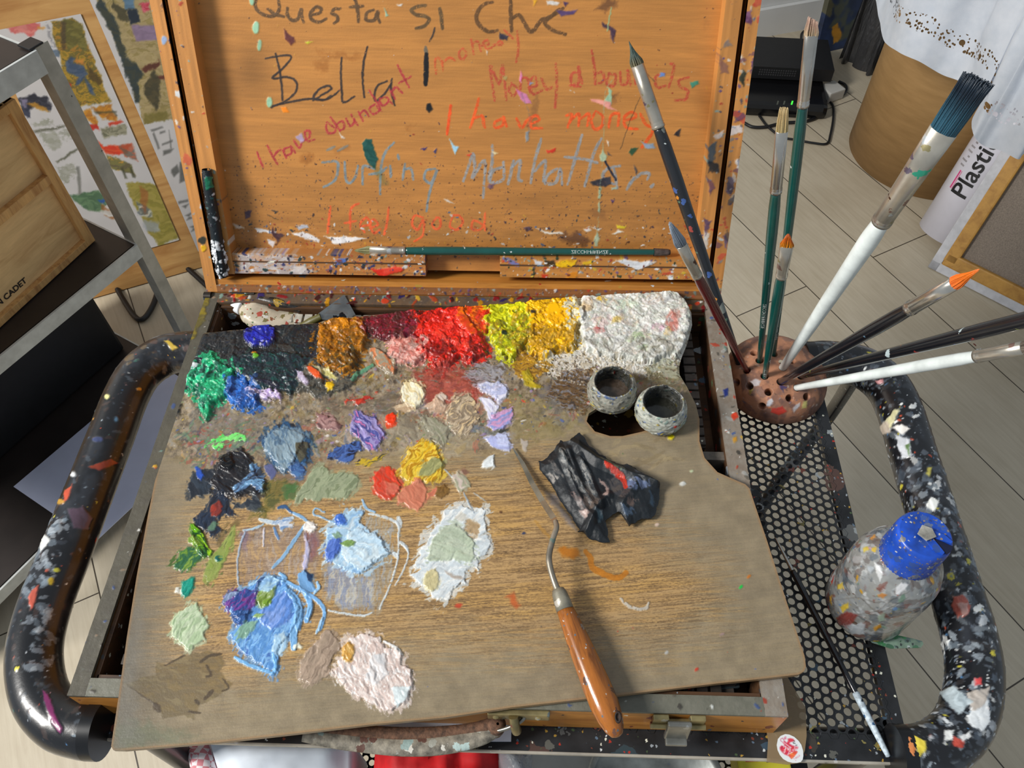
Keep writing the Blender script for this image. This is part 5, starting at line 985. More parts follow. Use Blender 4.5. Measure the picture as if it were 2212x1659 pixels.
# curved tubular handles
def handle(side):
    X_ = -.0625 if side < 0 else .659; e = SX0+.012 if side < 0 else SX1-.012; s_ = -1 if side < 0 else 1; z = -.0375
    zb = z
    pts = [(e, .338, zb), (e+s_*.020, .340, zb), (X_-s_*.024, .334, zb), (X_-s_*.006, .314, zb), (X_, .285, zb), (X_, .235, z), (X_, .18, z), (X_, .12, z), (X_, .075, z), (X_-s_*.006, .040, z), (X_-s_*.022, .010, z), (X_-s_*.044, -.008, z), (e+s_*.008, -.014, z), (e-s_*.002, -.014, z)]
    P = smooth_path(pts, 40); L = np.r_[0, np.cumsum(np.linalg.norm(np.diff(P, axis=0), axis=1))]; k = int(L[-1]/.0009)
    P = np.stack([np.interp(np.linspace(0, L[-1], k), L, P[:, i]) for i in range(3)], 1)
    G = sweep_grid(P, np.full(k, .0200), 130); cv = Canvas(G, 2*np.pi*.02/130, L[-1]/k, (19, 20, 24), .3)
    i = k//2
    if np.sum(cv.N[i, 0]*(G[i, 0]-P[i])) < 0: cv.N = -cv.N; cv.front = ~cv.front
    gi = np.cross(G[i, 1]-G[i, 0], G[i+1, 0]-G[i, 0]); cv.rev = bool(np.dot(gi, G[i, 0]-P[i]) < 0)
    n = fbm(cv.U/18, cv.V/30, 4, 40+side); cv.col += (.10*sstep(.55, .75, n))[..., None]*np.array([.9, 1.0, 1.1])
    Vt = cv.V/cv.V.max()
    GW = [(205, 210, 214), (150, 160, 168), (110, 122, 132), (226, 228, 226), (90, 100, 112), (70, 80, 92)]
    MX = [(176, 70, 44), (190, 180, 60), (70, 110, 150), (60, 100, 90), (196, 140, 60), (200, 150, 150), (90, 60, 50)]
    if side < 0:
        cv.spots(900, [(60, 66, 76), (80, 90, 100), (46, 42, 40), (70, 50, 44)], .4, 2.4, .0001, seed=1, asp=3, alpha=.6)
        cv.spots(520, GW+MX, .2, 1.0, .0002, seed=2, asp=2.2); cv.spots(50, GW[:4]+MX, .5, 1.8, .0003, seed=3, asp=2.4)
        cv.spots(160, [(90, 60, 50), (110, 90, 60), (120, 110, 100), (60, 60, 60)], 1, 4, .0002, box=(0, 1, 0, .2), seed=12, asp=2.5, alpha=.6)
        cv.spots(230, [(150, 160, 170), (120, 134, 146), (180, 188, 194)], .8, 4.2, .0002, poly=px("60,1200 110,1100 150,1110 110,1290 120,1450 90,1470 60,1440 45,1330"), seed=4, asp=2.5, alpha=.6)
        for q, co in (("88,1165 95,1155 108,1165 100,1180 88,1195", (226, 228, 226)), ("72,1275 84,1262 80,1290 66,1320 62,1290", (196, 90, 70)), (ell(111, 1257, 7, 8), (200, 170, 30)), (ell(123, 1232, 8, 5), (190, 190, 60)), ("92,1490 104,1500 118,1540 135,1575 130,1583 112,1560 98,1525", (130, 40, 100)), (ell(232, 857, 6, 6), (226, 220, 150)), ("190,1010 240,990 255,1000 215,1018", (150, 60, 36)), ("140,1060 155,1045 150,1070 135,1090", (200, 80, 50)), (ell(158, 1024, 7, 7), (210, 212, 214)), (ell(132, 1084, 9, 5), (196, 150, 60)), ("145,1100 180,1095 200,1120 190,1145 160,1140", (90, 70, 86)), (ell(250, 905, 5, 5), (80, 120, 150)), (ell(212, 950, 12, 7), (60, 70, 110)), (ell(340, 716, 8, 4), (190, 190, 180)), ("355,735 370,738 385,750 372,758", (200, 170, 60)), ("300,725 330,718 345,726 320,735", (150, 160, 160)), (ell(300, 840, 5, 4), (206, 140, 40))):
            cv.daub(q if isinstance(q, list) else px(q), [co], .0005, 60, 3, .95)
    else:
        w = sstep(.28, .5, Vt); cv.spots(1300, [(70, 80, 92), (92, 100, 110), (60, 66, 74), (50, 46, 46), (110, 118, 124)], .5, 3.2, .0001, seed=1, asp=3, alpha=.7)
        cv.spots(1700, GW+GW+MX[:3], .25, 1.3, .0002, seed=2, asp=2.6); cv.spots(170, GW[:4]+GW+MX[:2], .8, 2.6, .0003, box=(0, 1, .25, 1), seed=3, asp=2.4)
        cv.spots(700, GW, .7, 3.6, .0003, poly=px("1940,1000 2060,980 2140,1250 2150,1580 1980,1640 1970,1560 2030,1450 2000,1250 1960,1100"), seed=5, asp=2.3, alpha=.7)
        for q, co in (("2096,1530 2110,1490 2135,1510 2140,1560 2118,1582 2090,1560", (224, 228, 230)), ("2088,1500 2140,1480 2128,1520 2100,1540", (180, 170, 160)), ("2060,1290 2080,1285 2098,1310 2090,1330 2068,1335 2055,1310", (186, 90, 74)), ("2068,1305 2090,1300 2092,1325 2080,1330", (206, 160, 150)), ("2010,1075 2030,1080 2020,1105 2000,1095", (226, 228, 224)), ("1975,1590 2000,1600 1998,1625 1985,1635 1975,1615", (222, 200, 60)), ("1958,1590 1975,1600 1975,1640 1962,1620", (205, 120, 60)), ("2058,1590 2085,1600 2080,1615 2060,1612", (180, 60, 44)), ("2070,1592 2092,1580 2098,1590 2078,1604", (226, 226, 224)), ("2105,1465 2118,1462 2120,1480 2108,1482", (196, 50, 50)), ("1918,905 1935,880 1942,888 1925,925 1908,925", (200, 195, 150)), ("1906,915 1920,910 1925,935 1905,940 1898,925", (190, 176, 160)), ("1935,940 1965,950 1970,985 1950,990 1940,965", (200, 204, 210)), ("1925,925 1945,918 1965,925 1950,938", (226, 222, 216)), ("1958,965 1966,960 1962,985", (80, 110, 60)), ("2006,1010 2016,1008 2010,1030 2002,1025", (160, 150, 60)), ("1880,800 1900,797 1896,806 1884,806", (180, 60, 50)), ("1888,822 1908,818 1906,826 1894,828", (220, 150, 150)), ("2028,1495 2060,1480 2100,1520 2070,1545", (170, 184, 190)), ("2040,1580 2060,1575 2055,1600 2038,1598", (226, 228, 226))):
            cv.daub(px(q), [co, tuple(min(255, v+20) for v in co)], .0006, 60, 4, .95)
    cv.h[:, -1] = cv.h[:, 0]; cv.col[:, -1] = cv.col[:, 0]
    return cv.build('handle', M_METALPAINT, tro, label='left curved handle, black with fine paint specks' if side < 0 else 'right curved handle, heavily splashed with grey and white paint')
handle(-1); handle(1)
b = MB()
for x_ in (SX0+.012, SX1-.012):
    for y_ in (-.014, .338):
        b = MB(); b.tube([(x_-.0045, y_, -.0375), (x_+.0045, y_, -.0375)], .0206, 32); b.build('collar', M_ENAMEL_CLEAN, tro)
# lower shelf, legs and castors
LZ = -.285
V_, F_, ib = perforated('shelf', .012, .584, -.05, .333, LZ, None, skip=lambda x, y: y > .11)
b = MB(); b.add(V_, F_)
for (a, c_, d, e) in ((-.001, ib[0], -.052, .345), (ib[1], .597, -.052, .345), (ib[0], ib[1], .108, .345), (ib[0], ib[1], -.052, ib[2])): b.box(((a+c_)/2, (d+e)/2, LZ-.0011), (c_-a, e-d, .0012))
b.build('lower_shelf', M_ENAMEL_CLEAN, tro)
for x_, y_ in ((.010, .005), (.585, .005), (.010, .338)):
    b = MB(); b.tube([(x_, y_, -.052), (x_, y_, FZ+.06)], .0105, 20); b.build('leg', M_ENAMEL_CLEAN, tro)
A1 = Z(1868, 822, -.05); A2 = Z(1786, 905, -.20); A3 = np.array([.585, .338, LZ])
b = MB(); b.tube([(.634, .334, -.045), A2, (.585, .30, LZ), (.585, .30, FZ+.06)], .0095, 20, flat=.7); b.build('leg', M_ENAMEL, tro, 'rear right leg')
for x_, y_ in ((.010, .005), (.585, .005), (.010, .338), (.585, .30)):
    b = MB(); b.lathe([(.001, -.011), (.024, -.011), (.026, 0), (.024, .011), (.001, .011)], (x_, y_, FZ+.026), 28, R=basis((1, 0, 0))); b.box((x_, y_, FZ+.05), (.028, .02, .02), bev=.003); b.build('castor', M_ENAMEL_CLEAN, tro)

# ================================================================ TERRACOTTA BRUSH HOLDER
HC = np.array([.5505, .3185, TZ]); HR = .0485; HH = .0290
def dome(th, ph):       # ph from 0 (base edge) to pi/2 (top)
    c_, s_ = math.cos(ph), math.sin(ph); return HC+np.array([HR*math.cos(th)*c_**.75, HR*math.sin(th)*c_**.75, .004+HH*s_**.9])
nth, nph = 420, 190
a = np.linspace(0, 2*np.pi, nth+1); f_ = np.linspace(0, np.pi/2*.995, nph)
rr = HR*np.cos(f_)**.62; zz = .005+HH*np.sin(f_)**.95
rr = np.r_[.0440, .0470, HR*.995, rr]; zz = np.r_[0, .0006, .0025, zz]; nph += 3
P = np.stack([HC[0]+rr[:, None]*np.cos(a), HC[1]+rr[:, None]*np.sin(a), HC[2]+zz[:, None]+0*a], 2)
cv = Canvas(P, 2*np.pi*HR/nth*.8, .00032, (172, 120, 90), .6)
if np.sum(cv.N[60, 0]*(P[60, 0]-HC)) < 0: cv.N = -cv.N; cv.front = ~cv.front
gi = np.cross(P[60, 1]-P[60, 0], P[61, 0]-P[60, 0]); cv.rev = bool(np.dot(gi, P[60, 0]-HC) < 0)
def surf(x_, y_):       # point of the dome seen at photo position
    d = (cv.X-x_)**2+(cv.Y-y_)**2+1e6*(~cv.front); i, j = np.unravel_index(np.argmin(d), d.shape); return i, j
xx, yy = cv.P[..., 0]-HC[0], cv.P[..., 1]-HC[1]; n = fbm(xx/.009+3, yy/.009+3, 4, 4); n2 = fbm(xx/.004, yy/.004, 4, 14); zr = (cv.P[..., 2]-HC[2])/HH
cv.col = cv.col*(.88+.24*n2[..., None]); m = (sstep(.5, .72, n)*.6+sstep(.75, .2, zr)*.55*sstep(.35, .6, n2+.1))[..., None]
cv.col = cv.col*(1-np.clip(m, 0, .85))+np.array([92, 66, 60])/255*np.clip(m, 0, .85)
cv.spots(300, [(110, 80, 90), (150, 150, 160), (90, 70, 80), (196, 110, 60), (180, 170, 160), (80, 60, 50), (70, 80, 120)], .3, 1.5, .0002, seed=4, asp=2.2, alpha=.6, box=(0, 1, .02, .8))
cv.spots(120, [(96, 70, 66), (120, 90, 80), (150, 100, 76)], 1.5, 5, .0001, seed=5, asp=2.2, alpha=.45, box=(0, 1, 0, .7))
for q, co in (("1620,822 1632,818 1645,822 1640,832 1625,834", (190, 186, 190)), ("1655,868 1668,860 1672,868 1665,880 1656,876", (190, 196, 206)), ("1668,880 1690,878 1700,890 1680,896 1664,892", (170, 44, 34)), ("1712,884 1722,872 1730,868 1728,878 1716,892", (200, 200, 206)), ("1684,840 1690,836 1692,848", (50, 50, 90)), ("1618,838 1628,842 1620,852", (160, 140, 40)), ("1735,868 1745,865 1742,882 1732,884", (196, 190, 110)), ("1683,832 1700,834 1698,838 1686,838", (70, 60, 110)), ("1632,788 1642,784 1640,792", (190, 160, 140)), ("1600,810 1612,806 1616,830 1604,850", (110, 80, 70))):
    cv.daub(px(q), [co], .0002, 20, 3, .85)
HOLES = [(1613, 800), (1641, 779), (1652, 812), (1671, 764), (1691, 794), (1687, 825), (1729, 812), (1722, 838), (1619, 834), (1660, 847), (1706, 860), (1743, 857), (1711, 779), (1629, 762), (1596, 782), (1752, 832), (1590, 826), (1646, 878)]
BASES = []
for x_, y_ in HOLES:
    i, j = surf(x_, y_); c0 = cv.P[i, j].copy(); BASES.append((c0, cv.N[i, j].copy()))
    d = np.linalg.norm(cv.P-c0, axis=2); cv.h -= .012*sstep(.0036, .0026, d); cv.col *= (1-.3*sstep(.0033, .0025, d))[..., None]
cv.h[:, -1] = cv.h[:, 0]; cv.col[:, -1] = cv.col[:, 0]
hold = thing('brush_holder', 'terracotta dome with round holes holding nine paintbrushes upright', 'brush holder', tuple(HC))
cv.build('dome', M_PAINT, hold)

# ================================================================ BRUSHES
def glossy(name, col, splats=(), rough=.22): return mat_plain(name, col, rough, 0, 50, .08, 0, splats, Coat_Weight=.5, Coat_Roughness=.1)
SPK2 = [(180, .2, .12, [(190, 200, 200), (150, 170, 170), (205, 205, 200)])]
M_GREEN = glossy('bottle green lacquer', (8, 72, 66), SPK2); M_RED = glossy('dark maroon lacquer', (92, 24, 26)); M_BLACKH = glossy('black lacquer', (20, 21, 27), [(150, .2, .08, [(90, 120, 140), (60, 80, 110)])])
M_BLACKP = glossy('black lacquer under old paint', (24, 28, 34), [(70, .4, .45, [(60, 80, 84), (90, 100, 104), (40, 46, 60), (120, 126, 120), (70, 60, 70)]), (140, .35, .25, [(206, 130, 40), (150, 60, 50), (190, 200, 200), (60, 90, 150), (80, 110, 90)])], .4)
M_WHITEH = glossy('white lacquer', (222, 230, 228), [(120, .12, .12, [(200, 120, 120), (120, 120, 120), (160, 160, 160)])], .3)
M_FERR = mat_plain('nickel ferrule', (190, 186, 178), .2, .9, 30, .1, .1); M_FERRP = mat_plain('paint-stained nickel ferrule', (178, 172, 160), .28, .75, 30, .15, .2, [(120, .35, .35, [(200, 205, 206), (150, 120, 110), (120, 110, 130), (160, 150, 110), (90, 60, 50)]), (60, .25, .1, [(70, 180, 150), (196, 206, 210)])])
def mat_hair(name, root, tip, split=.5):
    t = NT(name); v = t.coord('Generated'); sp = t.n('ShaderNodeSeparateXYZ'); t.l(v, sp.inputs[0])
    u = t.n('ShaderNodeUVMap'); s2 = t.n('ShaderNodeSeparateXYZ'); t.l(u.outputs[0], s2.inputs[0])
    nz = t.noise(t.coord(scale=(1, 1, 1)), 900, 2); m = t.n('ShaderNodeMath', operation='ADD'); t.l(s2.outputs[1], m.inputs[0]); sc = t.n('ShaderNodeMath', operation='MULTIPLY_ADD'); t.l(nz.outputs[0], sc.inputs[0]); sc.inputs[1].default_value = .3; sc.inputs[2].default_value = -.15; t.l(sc.outputs[0], m.inputs[1])
    t.set(t.ramp(m.outputs[0], [(max(0, split-.25), root), (min(1, split+.25), tip)]), .45); t.bump(nz.outputs[0], .5, .0004); return t.m
def hairs(name, mat, parent, p0, ax, xdir, r0x, r0y, L, tipw, n=150, seed=1, shape='round', splay=0):
    """tapered bundle of bristles with a visible tip shape"""
    rg = np.random.RandomState(seed); B = basis(ax, xdir); V = []; Fc = []; UV = []
    def add(path, r):
        k0 = len(V)
        for i, p in enumerate(path):
            rr_ = r*(1-.6*i/(len(path)-1))
            for j in range(4):
                a_ = math.pi/2*j+.7; V.append(p0+B@(p+np.array([math.cos(a_)*rr_, math.sin(a_)*rr_, 0]))); UV.append((j/4, i/(len(path)-1)))
        for i in range(len(path)-1):
            for j in range(4): Fc.append((k0+i*4+j, k0+i*4+(j+1) % 4, k0+(i+1)*4+(j+1) % 4, k0+(i+1)*4+j))
        k1 = k0+(len(path)-1)*4; Fc.append((k1, k1+1, k1+2, k1+3))
    for _ in range(n):
        a_ = rg.rand()*6.283; q = math.sqrt(rg.rand()); x0, y0 = q*math.cos(a_), q*math.sin(a_)
        l = L*(.93+.1*rg.rand())
        if shape == 'round': l *= 1-.35*q*q; tw = tipw
        elif shape == 'filbert': l *= 1-.4*x0*x0; tw = tipw
        elif shape == 'angle': l *= 1-.28*(x0+1)/2; tw = tipw
        else: tw = tipw
        pth = []
        for s_ in np.linspace(0, 1, 6):
            bul = 1+.22*math.sin(math.pi*min(1, s_*1.3))*(1 if shape != 'flat' else .3); k = (1-s_**2)*bul+s_**2*tw
            pth.append(np.array([x0*r0x*k+splay*x0*s_**2*r0x, y0*r0y*((1-s_**2)*bul+s_**2*max(.12, tw*.6)), s_*l-.001]))
        add(pth, max(r0x, r0y)*.10)
    o = mesh(name, V, Fc, mat, parent, True); uv = o.data.uv_layers.new(name='uv')
    vi = np.empty(len(o.data.loops), np.int32); o.data.loops.foreach_get('vertex_index', vi); uv.data.foreach_set('uv', np.array(UV, np.float32)[vi].ravel()); return o
def rev(name, prof, p0, ax, mat, parent, xdir=None, n=28, flatf=None, label=None):
    """turned piece: prof = [(distance, rx, ry)]"""
    B = basis(ax, xdir); V = []; Fc = []
    for l, rx, ry in prof:
        for j in range(n):
            a_ = 2*math.pi*j/n; V.append(p0+B@np.array([rx*math.cos(a_), ry*math.sin(a_), l]))
    for i in range(len(prof)-1):
        for j in range(n): Fc.append((i*n+j, i*n+(j+1) % n, (i+1)*n+(j+1) % n, (i+1)*n+j))
    Fc.append(tuple(range(n))[::-1]); k = (len(prof)-1)*n; Fc.append(tuple(range(k, k+n)))
    o = mesh(name, V, Fc, mat, parent, True)
    if label: o['label'] = label
    return o
def solve_tip(base, x_, y_, L, near=True):
    r = ray(x_, y_); q = CAMP-base; A_, B_, C_ = r@r, 2*q@r, q@q-L*L; D_ = B_*B_-4*A_*C_
    if D_ < 0: t_ = -B_/(2*A_)
    else: t_ = (-B_-math.sqrt(D_)*(1 if near else -1))/(2*A_)
    return CAMP+r*t_
def brush(label, base, tip, fr, fe, rH, mats, hair, wide=1.0, flat=.6, shape='filbert', tipw=.5, hn=150, r_end=None, xdir=None, seed=1, text=None, belly=.80, inset=.009, bandmat=None, fem=1.12):
    """base, tip in space; fr, fe = fractions of the length where the ferrule starts and where the bristles start"""
    mh, mf, mb = mats; base = np.asarray(base, float); tip = np.asarray(tip, float); ax = unit(tip-base); base = base-ax*inset; L = np.linalg.norm(tip-base)
    fr = (fr*(L-inset)+inset)/L; fe = (fe*(L-inset)+inset)/L
    t = thing('paintbrush', label, 'paintbrush', tuple(base), 'paintbrushes in the terracotta holder')
    view = CAMP-(base+tip)/2; xd = np.cross(ax, view) if xdir is None else xdir
    re_ = r_end or rH*.5; lf = L*fr
    pr = [(0, re_*.25), (.001, re_*.75), (.003, re_), (lf*.25, re_+(rH-re_)*.32), (lf*.5, re_+(rH-re_)*.62), (lf*belly, rH), (lf*.93, rH*.97), (lf*.985, rH*.86), (lf, rH*.8)]
    rev('handle', [(l, r_, r_) for l, r_ in pr], base, ax, mh, t, xd)
    rf = rH*.86*fem; le = L*fe; d = le-lf
    fp = [(lf-.0012, rf*.9, rf*.9), (lf-.001, rf*1.04, rf*1.04), (lf+.0012, rf*1.06, rf*1.06), (lf+.0018, rf*.96, rf*.96), (lf+.003, rf*1.05, rf*1.05), (lf+.0038, rf*.96, rf*.96), (lf+.005, rf, rf), (lf+d*.45, rf*(1+(wide-1)*.35), rf*(1-(1-flat)*.45)), (le, rf*wide, rf*flat), (le+.0002, rf*wide*.93, rf*flat*.85)]
    rev('ferrule', fp, base, ax, mf, t, xd)
    hairs('bristles', mb, t, base+ax*(le-.001), ax, xd, rf*wide*.9, rf*flat*.8, L-le, tipw, hn, seed, shape, splay=hair)
    if text:
        s_, off, size, col, flip = text
        cu = bpy.data.curves.new('lettering', 'FONT'); cu.body = s_; cu.size = size; cu.align_x = 'LEFT'; cu.align_y = 'CENTER'; cu.resolution_u = 2
        o = bpy.data.objects.new('lettering', cu); dg = bpy.context.evaluated_depsgraph_get(); link(o); dg.update(); me = bpy.data.meshes.new_from_object(o.evaluated_get(dg)); COL.objects.unlink(o); bpy.data.objects.remove(o)
        vdir = unit(view-ax*(view@ax)); rl = re_+(rH-re_)*min(1, (off*L/lf)*1.25)+.00025; w_ = unit(np.cross(vdir, ax)); V = []
        for v in me.vertices:
            ang = v.co.y/rl; sg = -1 if flip else 1
            V.append(base+ax*(off*L+sg*v.co.x)+rl*(math.cos(ang)*vdir+math.sin(ang)*sg*(-w_)))
        mesh('lettering', V, [list(p.vertices) for p in me.polygons], mat_plain('silver print', col, .4, .2), t)
    return t
HB = mat_hair
tp = lambda i, x_, y_, L, near=True: solve_tip(BASES[i][0], x_, y_, L, near)
T0 = tp(0, 1445, 478, .235); brush('dark maroon brush with grey-white bristles, leaning left across the box corner', BASES[0][0], T0, .70, .875, .0042, (M_RED, M_FERRP, HB('grey blue bristle', (120, 128, 136), (150, 162, 176), .2)), .0, 1.05, .75, 'filbert', .75, 160, seed=2)
T1 = hit(1357, 84, lp(0, 0, .030), LN); B1 = BASES[14][0]+np.array([0, .001, 0]); brush('long black paint-caked brush leaning in front of the lid, tallest on the left', B1, T1, .76, .93, .0056, (M_BLACKP, M_FERRP, HB('dark green grey hair', (120, 112, 84), (60, 78, 72), .4)), 0, 1.0, .85, 'round', .15, 160, r_end=.0034, seed=3)
T2 = tp(1, 1694, 228, .275); brush('bottle green brush with a short flat tip, the shorter of two tall green ones', BASES[1][0], T2, .735, .925, .0043, (M_GREEN, M_FERR, HB('cream yellow hair', (190, 170, 120), (206, 180, 130), .4)), 0, 1.0, .55, 'flat', .8, 120, seed=4, text=('ZECCHI-FIRENZE', .32, .0042, (200, 205, 200), True))
T3 = tp(3, 1758, 28, .325); brush('tallest bottle green brush with a long bright ferrule', BASES[3][0], T3, .80, .955, .0041, (M_GREEN, M_FERR, HB('pale pinkish hair', (196, 172, 140), (196, 160, 140), .5)), 0, 1.1, .5, 'angle', .85, 120, seed=5, text=('ZECCHI-FIRENZE  2035', .21, .0038, (190, 196, 196), True))
T4 = tp(2, 1704, 502, .19); brush('short bottle green brush with an orange-stained tip', BASES[2][0], T4, .745, .925, .0045, (M_GREEN, M_FERRP, HB('orange stained hair', (206, 130, 20), (190, 90, 20), .5)), 0, 1.15, .55, 'filbert', .6, 120, seed=6, text=('FIRENZE 7910 SERIE 22', .04, .0040, (196, 200, 200), False))
T5 = tp(4, 2117, 165, .34); brush('big white-handled brush with a wide dark blue flat head', BASES[4][0], T5, .63, .88, .0069, (M_WHITEH, M_FERRP, HB('dark teal bristle', (40, 84, 104), (16, 34, 50), .5)), .25, 1.25, .55, 'flat', .95, 420, r_end=.0034, seed=7, belly=.9)
T6 = tp(5, 2122, 578, .27); brush('black brush pointing right with a bright orange tip', BASES[5][0], T6, .735, .905, .0052, (M_BLACKH, M_FERR, HB('orange hair', (236, 120, 50), (220, 110, 20), .5)), 0, .9, .7, 'round', .3, 140, r_end=.0032, seed=8)
T7 = tp(6, 2560, 605, .36); brush('black brush mottled with old paint, running off the right edge between orange-tipped and white ones', BASES[6][0], T7, .80, .93, .0052, (glossy('black lacquer with paint band', (20, 22, 28), [(40, .35, .3, [(44, 60, 70), (60, 70, 74), (30, 40, 60)]), (110, .32, .22, [(206, 130, 40), (150, 50, 44), (180, 196, 200), (50, 80, 150), (140, 150, 60)])], .25), M_FERR, HB('brown hair', (120, 90, 60), (90, 60, 40), .5)), 0, 1, .6, 'round', .4, 80, r_end=.003, seed=9)
T8 = tp(7, 2290, 738, .255); brush('slim white-handled brush lying lowest, pointing right out of view', BASES[7][0], T8, .765, .90, .0047, (M_WHITEH, M_FERRP, HB('grey hair', (110, 100, 90), (80, 70, 60), .5)), 0, 1, .6, 'round', .4, 80, r_end=.0029, seed=10)
# brush lying on the lid's bottom rail
e0 = hit(1448, 545, lp(0, 0, -.0065), LN); e1 = hit(762, 541, lp(0, 0, -.0065), LN)
t = brush('bottle green brush lying flat along the bottom ledge of the open lid', e0, e1, .835, .945, .0042, (M_GREEN, M_FERRP, HB('olive yellow hair', (150, 146, 100), (120, 120, 80), .4)), 0, 1.1, .6, 'filbert', .55, 120, r_end=.0028, xdir=LV, seed=12, text=('ZECCHI-FIRENZE', .31, .0046, (196, 205, 200), True), inset=0); t['group'] = 'loose paintbrushes'; del t['group']
t = MB(); t.lathe([(.0001, 0), (.0024, .0005), (.0032, .003), (.0036, .012), (.0039, .016)], e0+unit(e1-e0)*-.0004, 20, R=basis(e1-e0)); 
t.build('handle_tip', mat_plain('worn paint-flecked handle end', (70, 60, 56), .5, 0, 300, .3, 0, [(200, .35, .4, [(190, 150, 120), (40, 40, 40), (20, 80, 70)])]), bpy.data.objects[[o.name for o in bpy.data.objects if o.name.startswith('paintbrush')][-1]], 'worn brown handle tip')
# thin rigger on the shelf
zr = TZ+.003
g0_, g1_ = Z(1919, 1634, zr+.002), Z(1668, 1148, zr+.003)
t = brush('thin black rigger brush with a white-dipped handle end, lying on the perforated shelf', g0_, g1_, .80, .965, .0027, (M_BLACKH, M_FERR, HB('fine brown hair', (90, 60, 40), (50, 40, 30), .5)), 0, .45, .45, 'round', .1, 30, r_end=.0017, seed=13, inset=0, belly=.62, fem=.72); del t['group']
ax_ = unit(g1_-g0_); rev('dipped_end', [(-.0005, .0004, .0004), (.0, .0016, .0016), (.004, .0020, .0020), (.02, .0024, .0024), (.045, .0026, .0026), (.046, .0020, .0020)], g0_, ax_, mat_plain('whitish blue paint on handle end', (176, 190, 200), .45, 0, 400, .2, .2, [(220, .3, .4, [(50, 90, 130), (40, 50, 60), (210, 210, 206)])]), t, label='handle end dipped in whitish paint')
# ================================================================ PALETTE KNIFE
zk = ZP+.0045
kn = thing('palette_knife', 'cranked palette knife with a long orange-brown wooden handle, lying diagonally on the palette', 'palette knife', tuple(Z(1200, 1250, zk)))
M_BLADE = mat_plain('used knife steel', (170, 160, 140), .25, .9, 40, .2, .05, [(90, .3, .2, [(150, 150, 140), (110, 90, 70)])])
top = ZP+.0012
KP = [(1108, 968, top+.0006), (1130, 1003, top+.0018), (1150, 1045, top+.004), (1172, 1083, top+.0075), (1196, 1120, top+.0125), (1201, 1133, top+.0145)]
W_ = [.0010, .0034, .0042, .0046, .0046, .0040]
ctr = [Z(a_, b_, z_) for a_, b_, z_ in KP]; b = MB(); V = []; th = .0007
for i, p_ in enumerate(ctr):
    d = unit((ctr[min(i+1, 5)]-ctr[max(i-1, 0)])); s_ = unit(np.cross(d, (-.25, .1, .95)))
    for k in (-1, 1):
        for h_ in (0, 1): V.append(p_+s_*k*W_[i]/2+unit(np.cross(s_, d))*th*h_)
Fc = []
for i in range(5):
    a_ = i*4; Fc += [(a_, a_+2, a_+6, a_+4), (a_+1, a_+5, a_+7, a_+3), (a_, a_+4, a_+5, a_+1), (a_+2, a_+3, a_+7, a_+6)]
Fc += [(0, 1, 3, 2), (20, 22, 23, 21)]; b.add(V, Fc); b.build('blade', M_BLADE, kn)
b = MB(); b.tube([Z(1200, 1126, top+.0135), Z(1202, 1140, top+.016), Z(1194, 1165, top+.017), Z(1186, 1200, top+.017), Z(1189, 1228, top+.016), Z(1198, 1258, top+.0145), Z(1207, 1280, top+.0125)], np.array([.0019, .0022, .0023, .0023, .0023, .0026]), 14)
b.build('shank', mat_plain('painty steel shank', (150, 142, 128), .4, .6, 60, .2, .2, [(150, .35, .4, [(170, 170, 165), (110, 80, 66), (120, 140, 130), (90, 90, 84)])]), kn)
f0, f1 = Z(1205, 1272, top+.0125), Z(1221, 1318, top+.0115); axk = unit(f1-f0); fl = np.linalg.norm(f1-f0)
rev('ferrule', [(0, .0025, .0025), (.0006, .0045, .0045), (.004, .0056, .0056), (.010, .0062, .006), (fl, .0064, .0062), (fl+.0002, .0055, .0055)], f0, axk, mat_plain('grey painty ferrule', (128, 124, 110), .45, .3, 80, .2, .25, [(110, .35, .35, [(200, 160, 40), (150, 150, 146), (80, 70, 60), (176, 170, 160)])]), kn)
h0, h1 = f1-axk*.002, Z(1335, 1592, top+.0085); axh = unit(h1-h0); Lh = np.linalg.norm(h1-h0)
Bk = basis(axh, (1, .3, 0)); n_ = 40; V = []; Fc = []; pr = [(0, .0045), (.0006, .0066), (.012, .0074), (.035, .0088), (.06, .0098), (.085, .0106), (.103, .0106), (.118, .0092), (.128, .0070), (.134, .0042), (.1355, .0015)]
sc_ = Lh/.1355
pr = [(l*sc_, r_) for l, r_ in pr]
for l, r_ in pr:
    for j in range(n_):
        a_ = 2*math.pi*j/n_; V.append(h0+Bk@np.array([r_*.93*math.cos(a_), r_*.78*math.sin(a_), l]))
for i in range(len(pr)-1):
    for j in range(n_): Fc.append((i*n_+j, i*n_+(j+1) % n_, (i+1)*n_+(j+1) % n_, (i+1)*n_+j))
Fc += [tuple(range(n_))[::-1], tuple(range((len(pr)-1)*n_, len(pr)*n_))]
hk = mesh('handle', V, Fc, mat_wood('varnished cherry handle', (164, 98, 38), (98, 56, 26), (2, 14, 14), rot=(0, 0, 1.30), rough=.2, splats=[(160, .4, .22, [(110, 76, 60), (90, 60, 44), (130, 120, 112)]), (400, .3, .15, [(180, 170, 160), (90, 100, 110)])], ns=12), kn, True)
qh = Z(1335, 1549, .02); d_ = h1-h0; hc = hit(1334, 1549, h0+Bk[:, 1]*0, unit(CAMP-h1)); hc = h0+axh*((hc-h0)@axh)+unit(CAMP-hc)*.0035+np.cross(axh, unit(CAMP-hc))*0
vw = unit(CAMP-hc); lat = hit(1335, 1549, hc, vw)
b = MB(); b.lathe([(.0003, 0), (.0030, .0002), (.0033, .0006), (.0026, .0016), (.0018, .0008)], lat+vw*.0042, 20, R=basis(vw)@np.diag([.7, 1.2, 1])); b.build('hanging_hole', mat_plain('dark hole rim', (40, 24, 16), .7), kn)

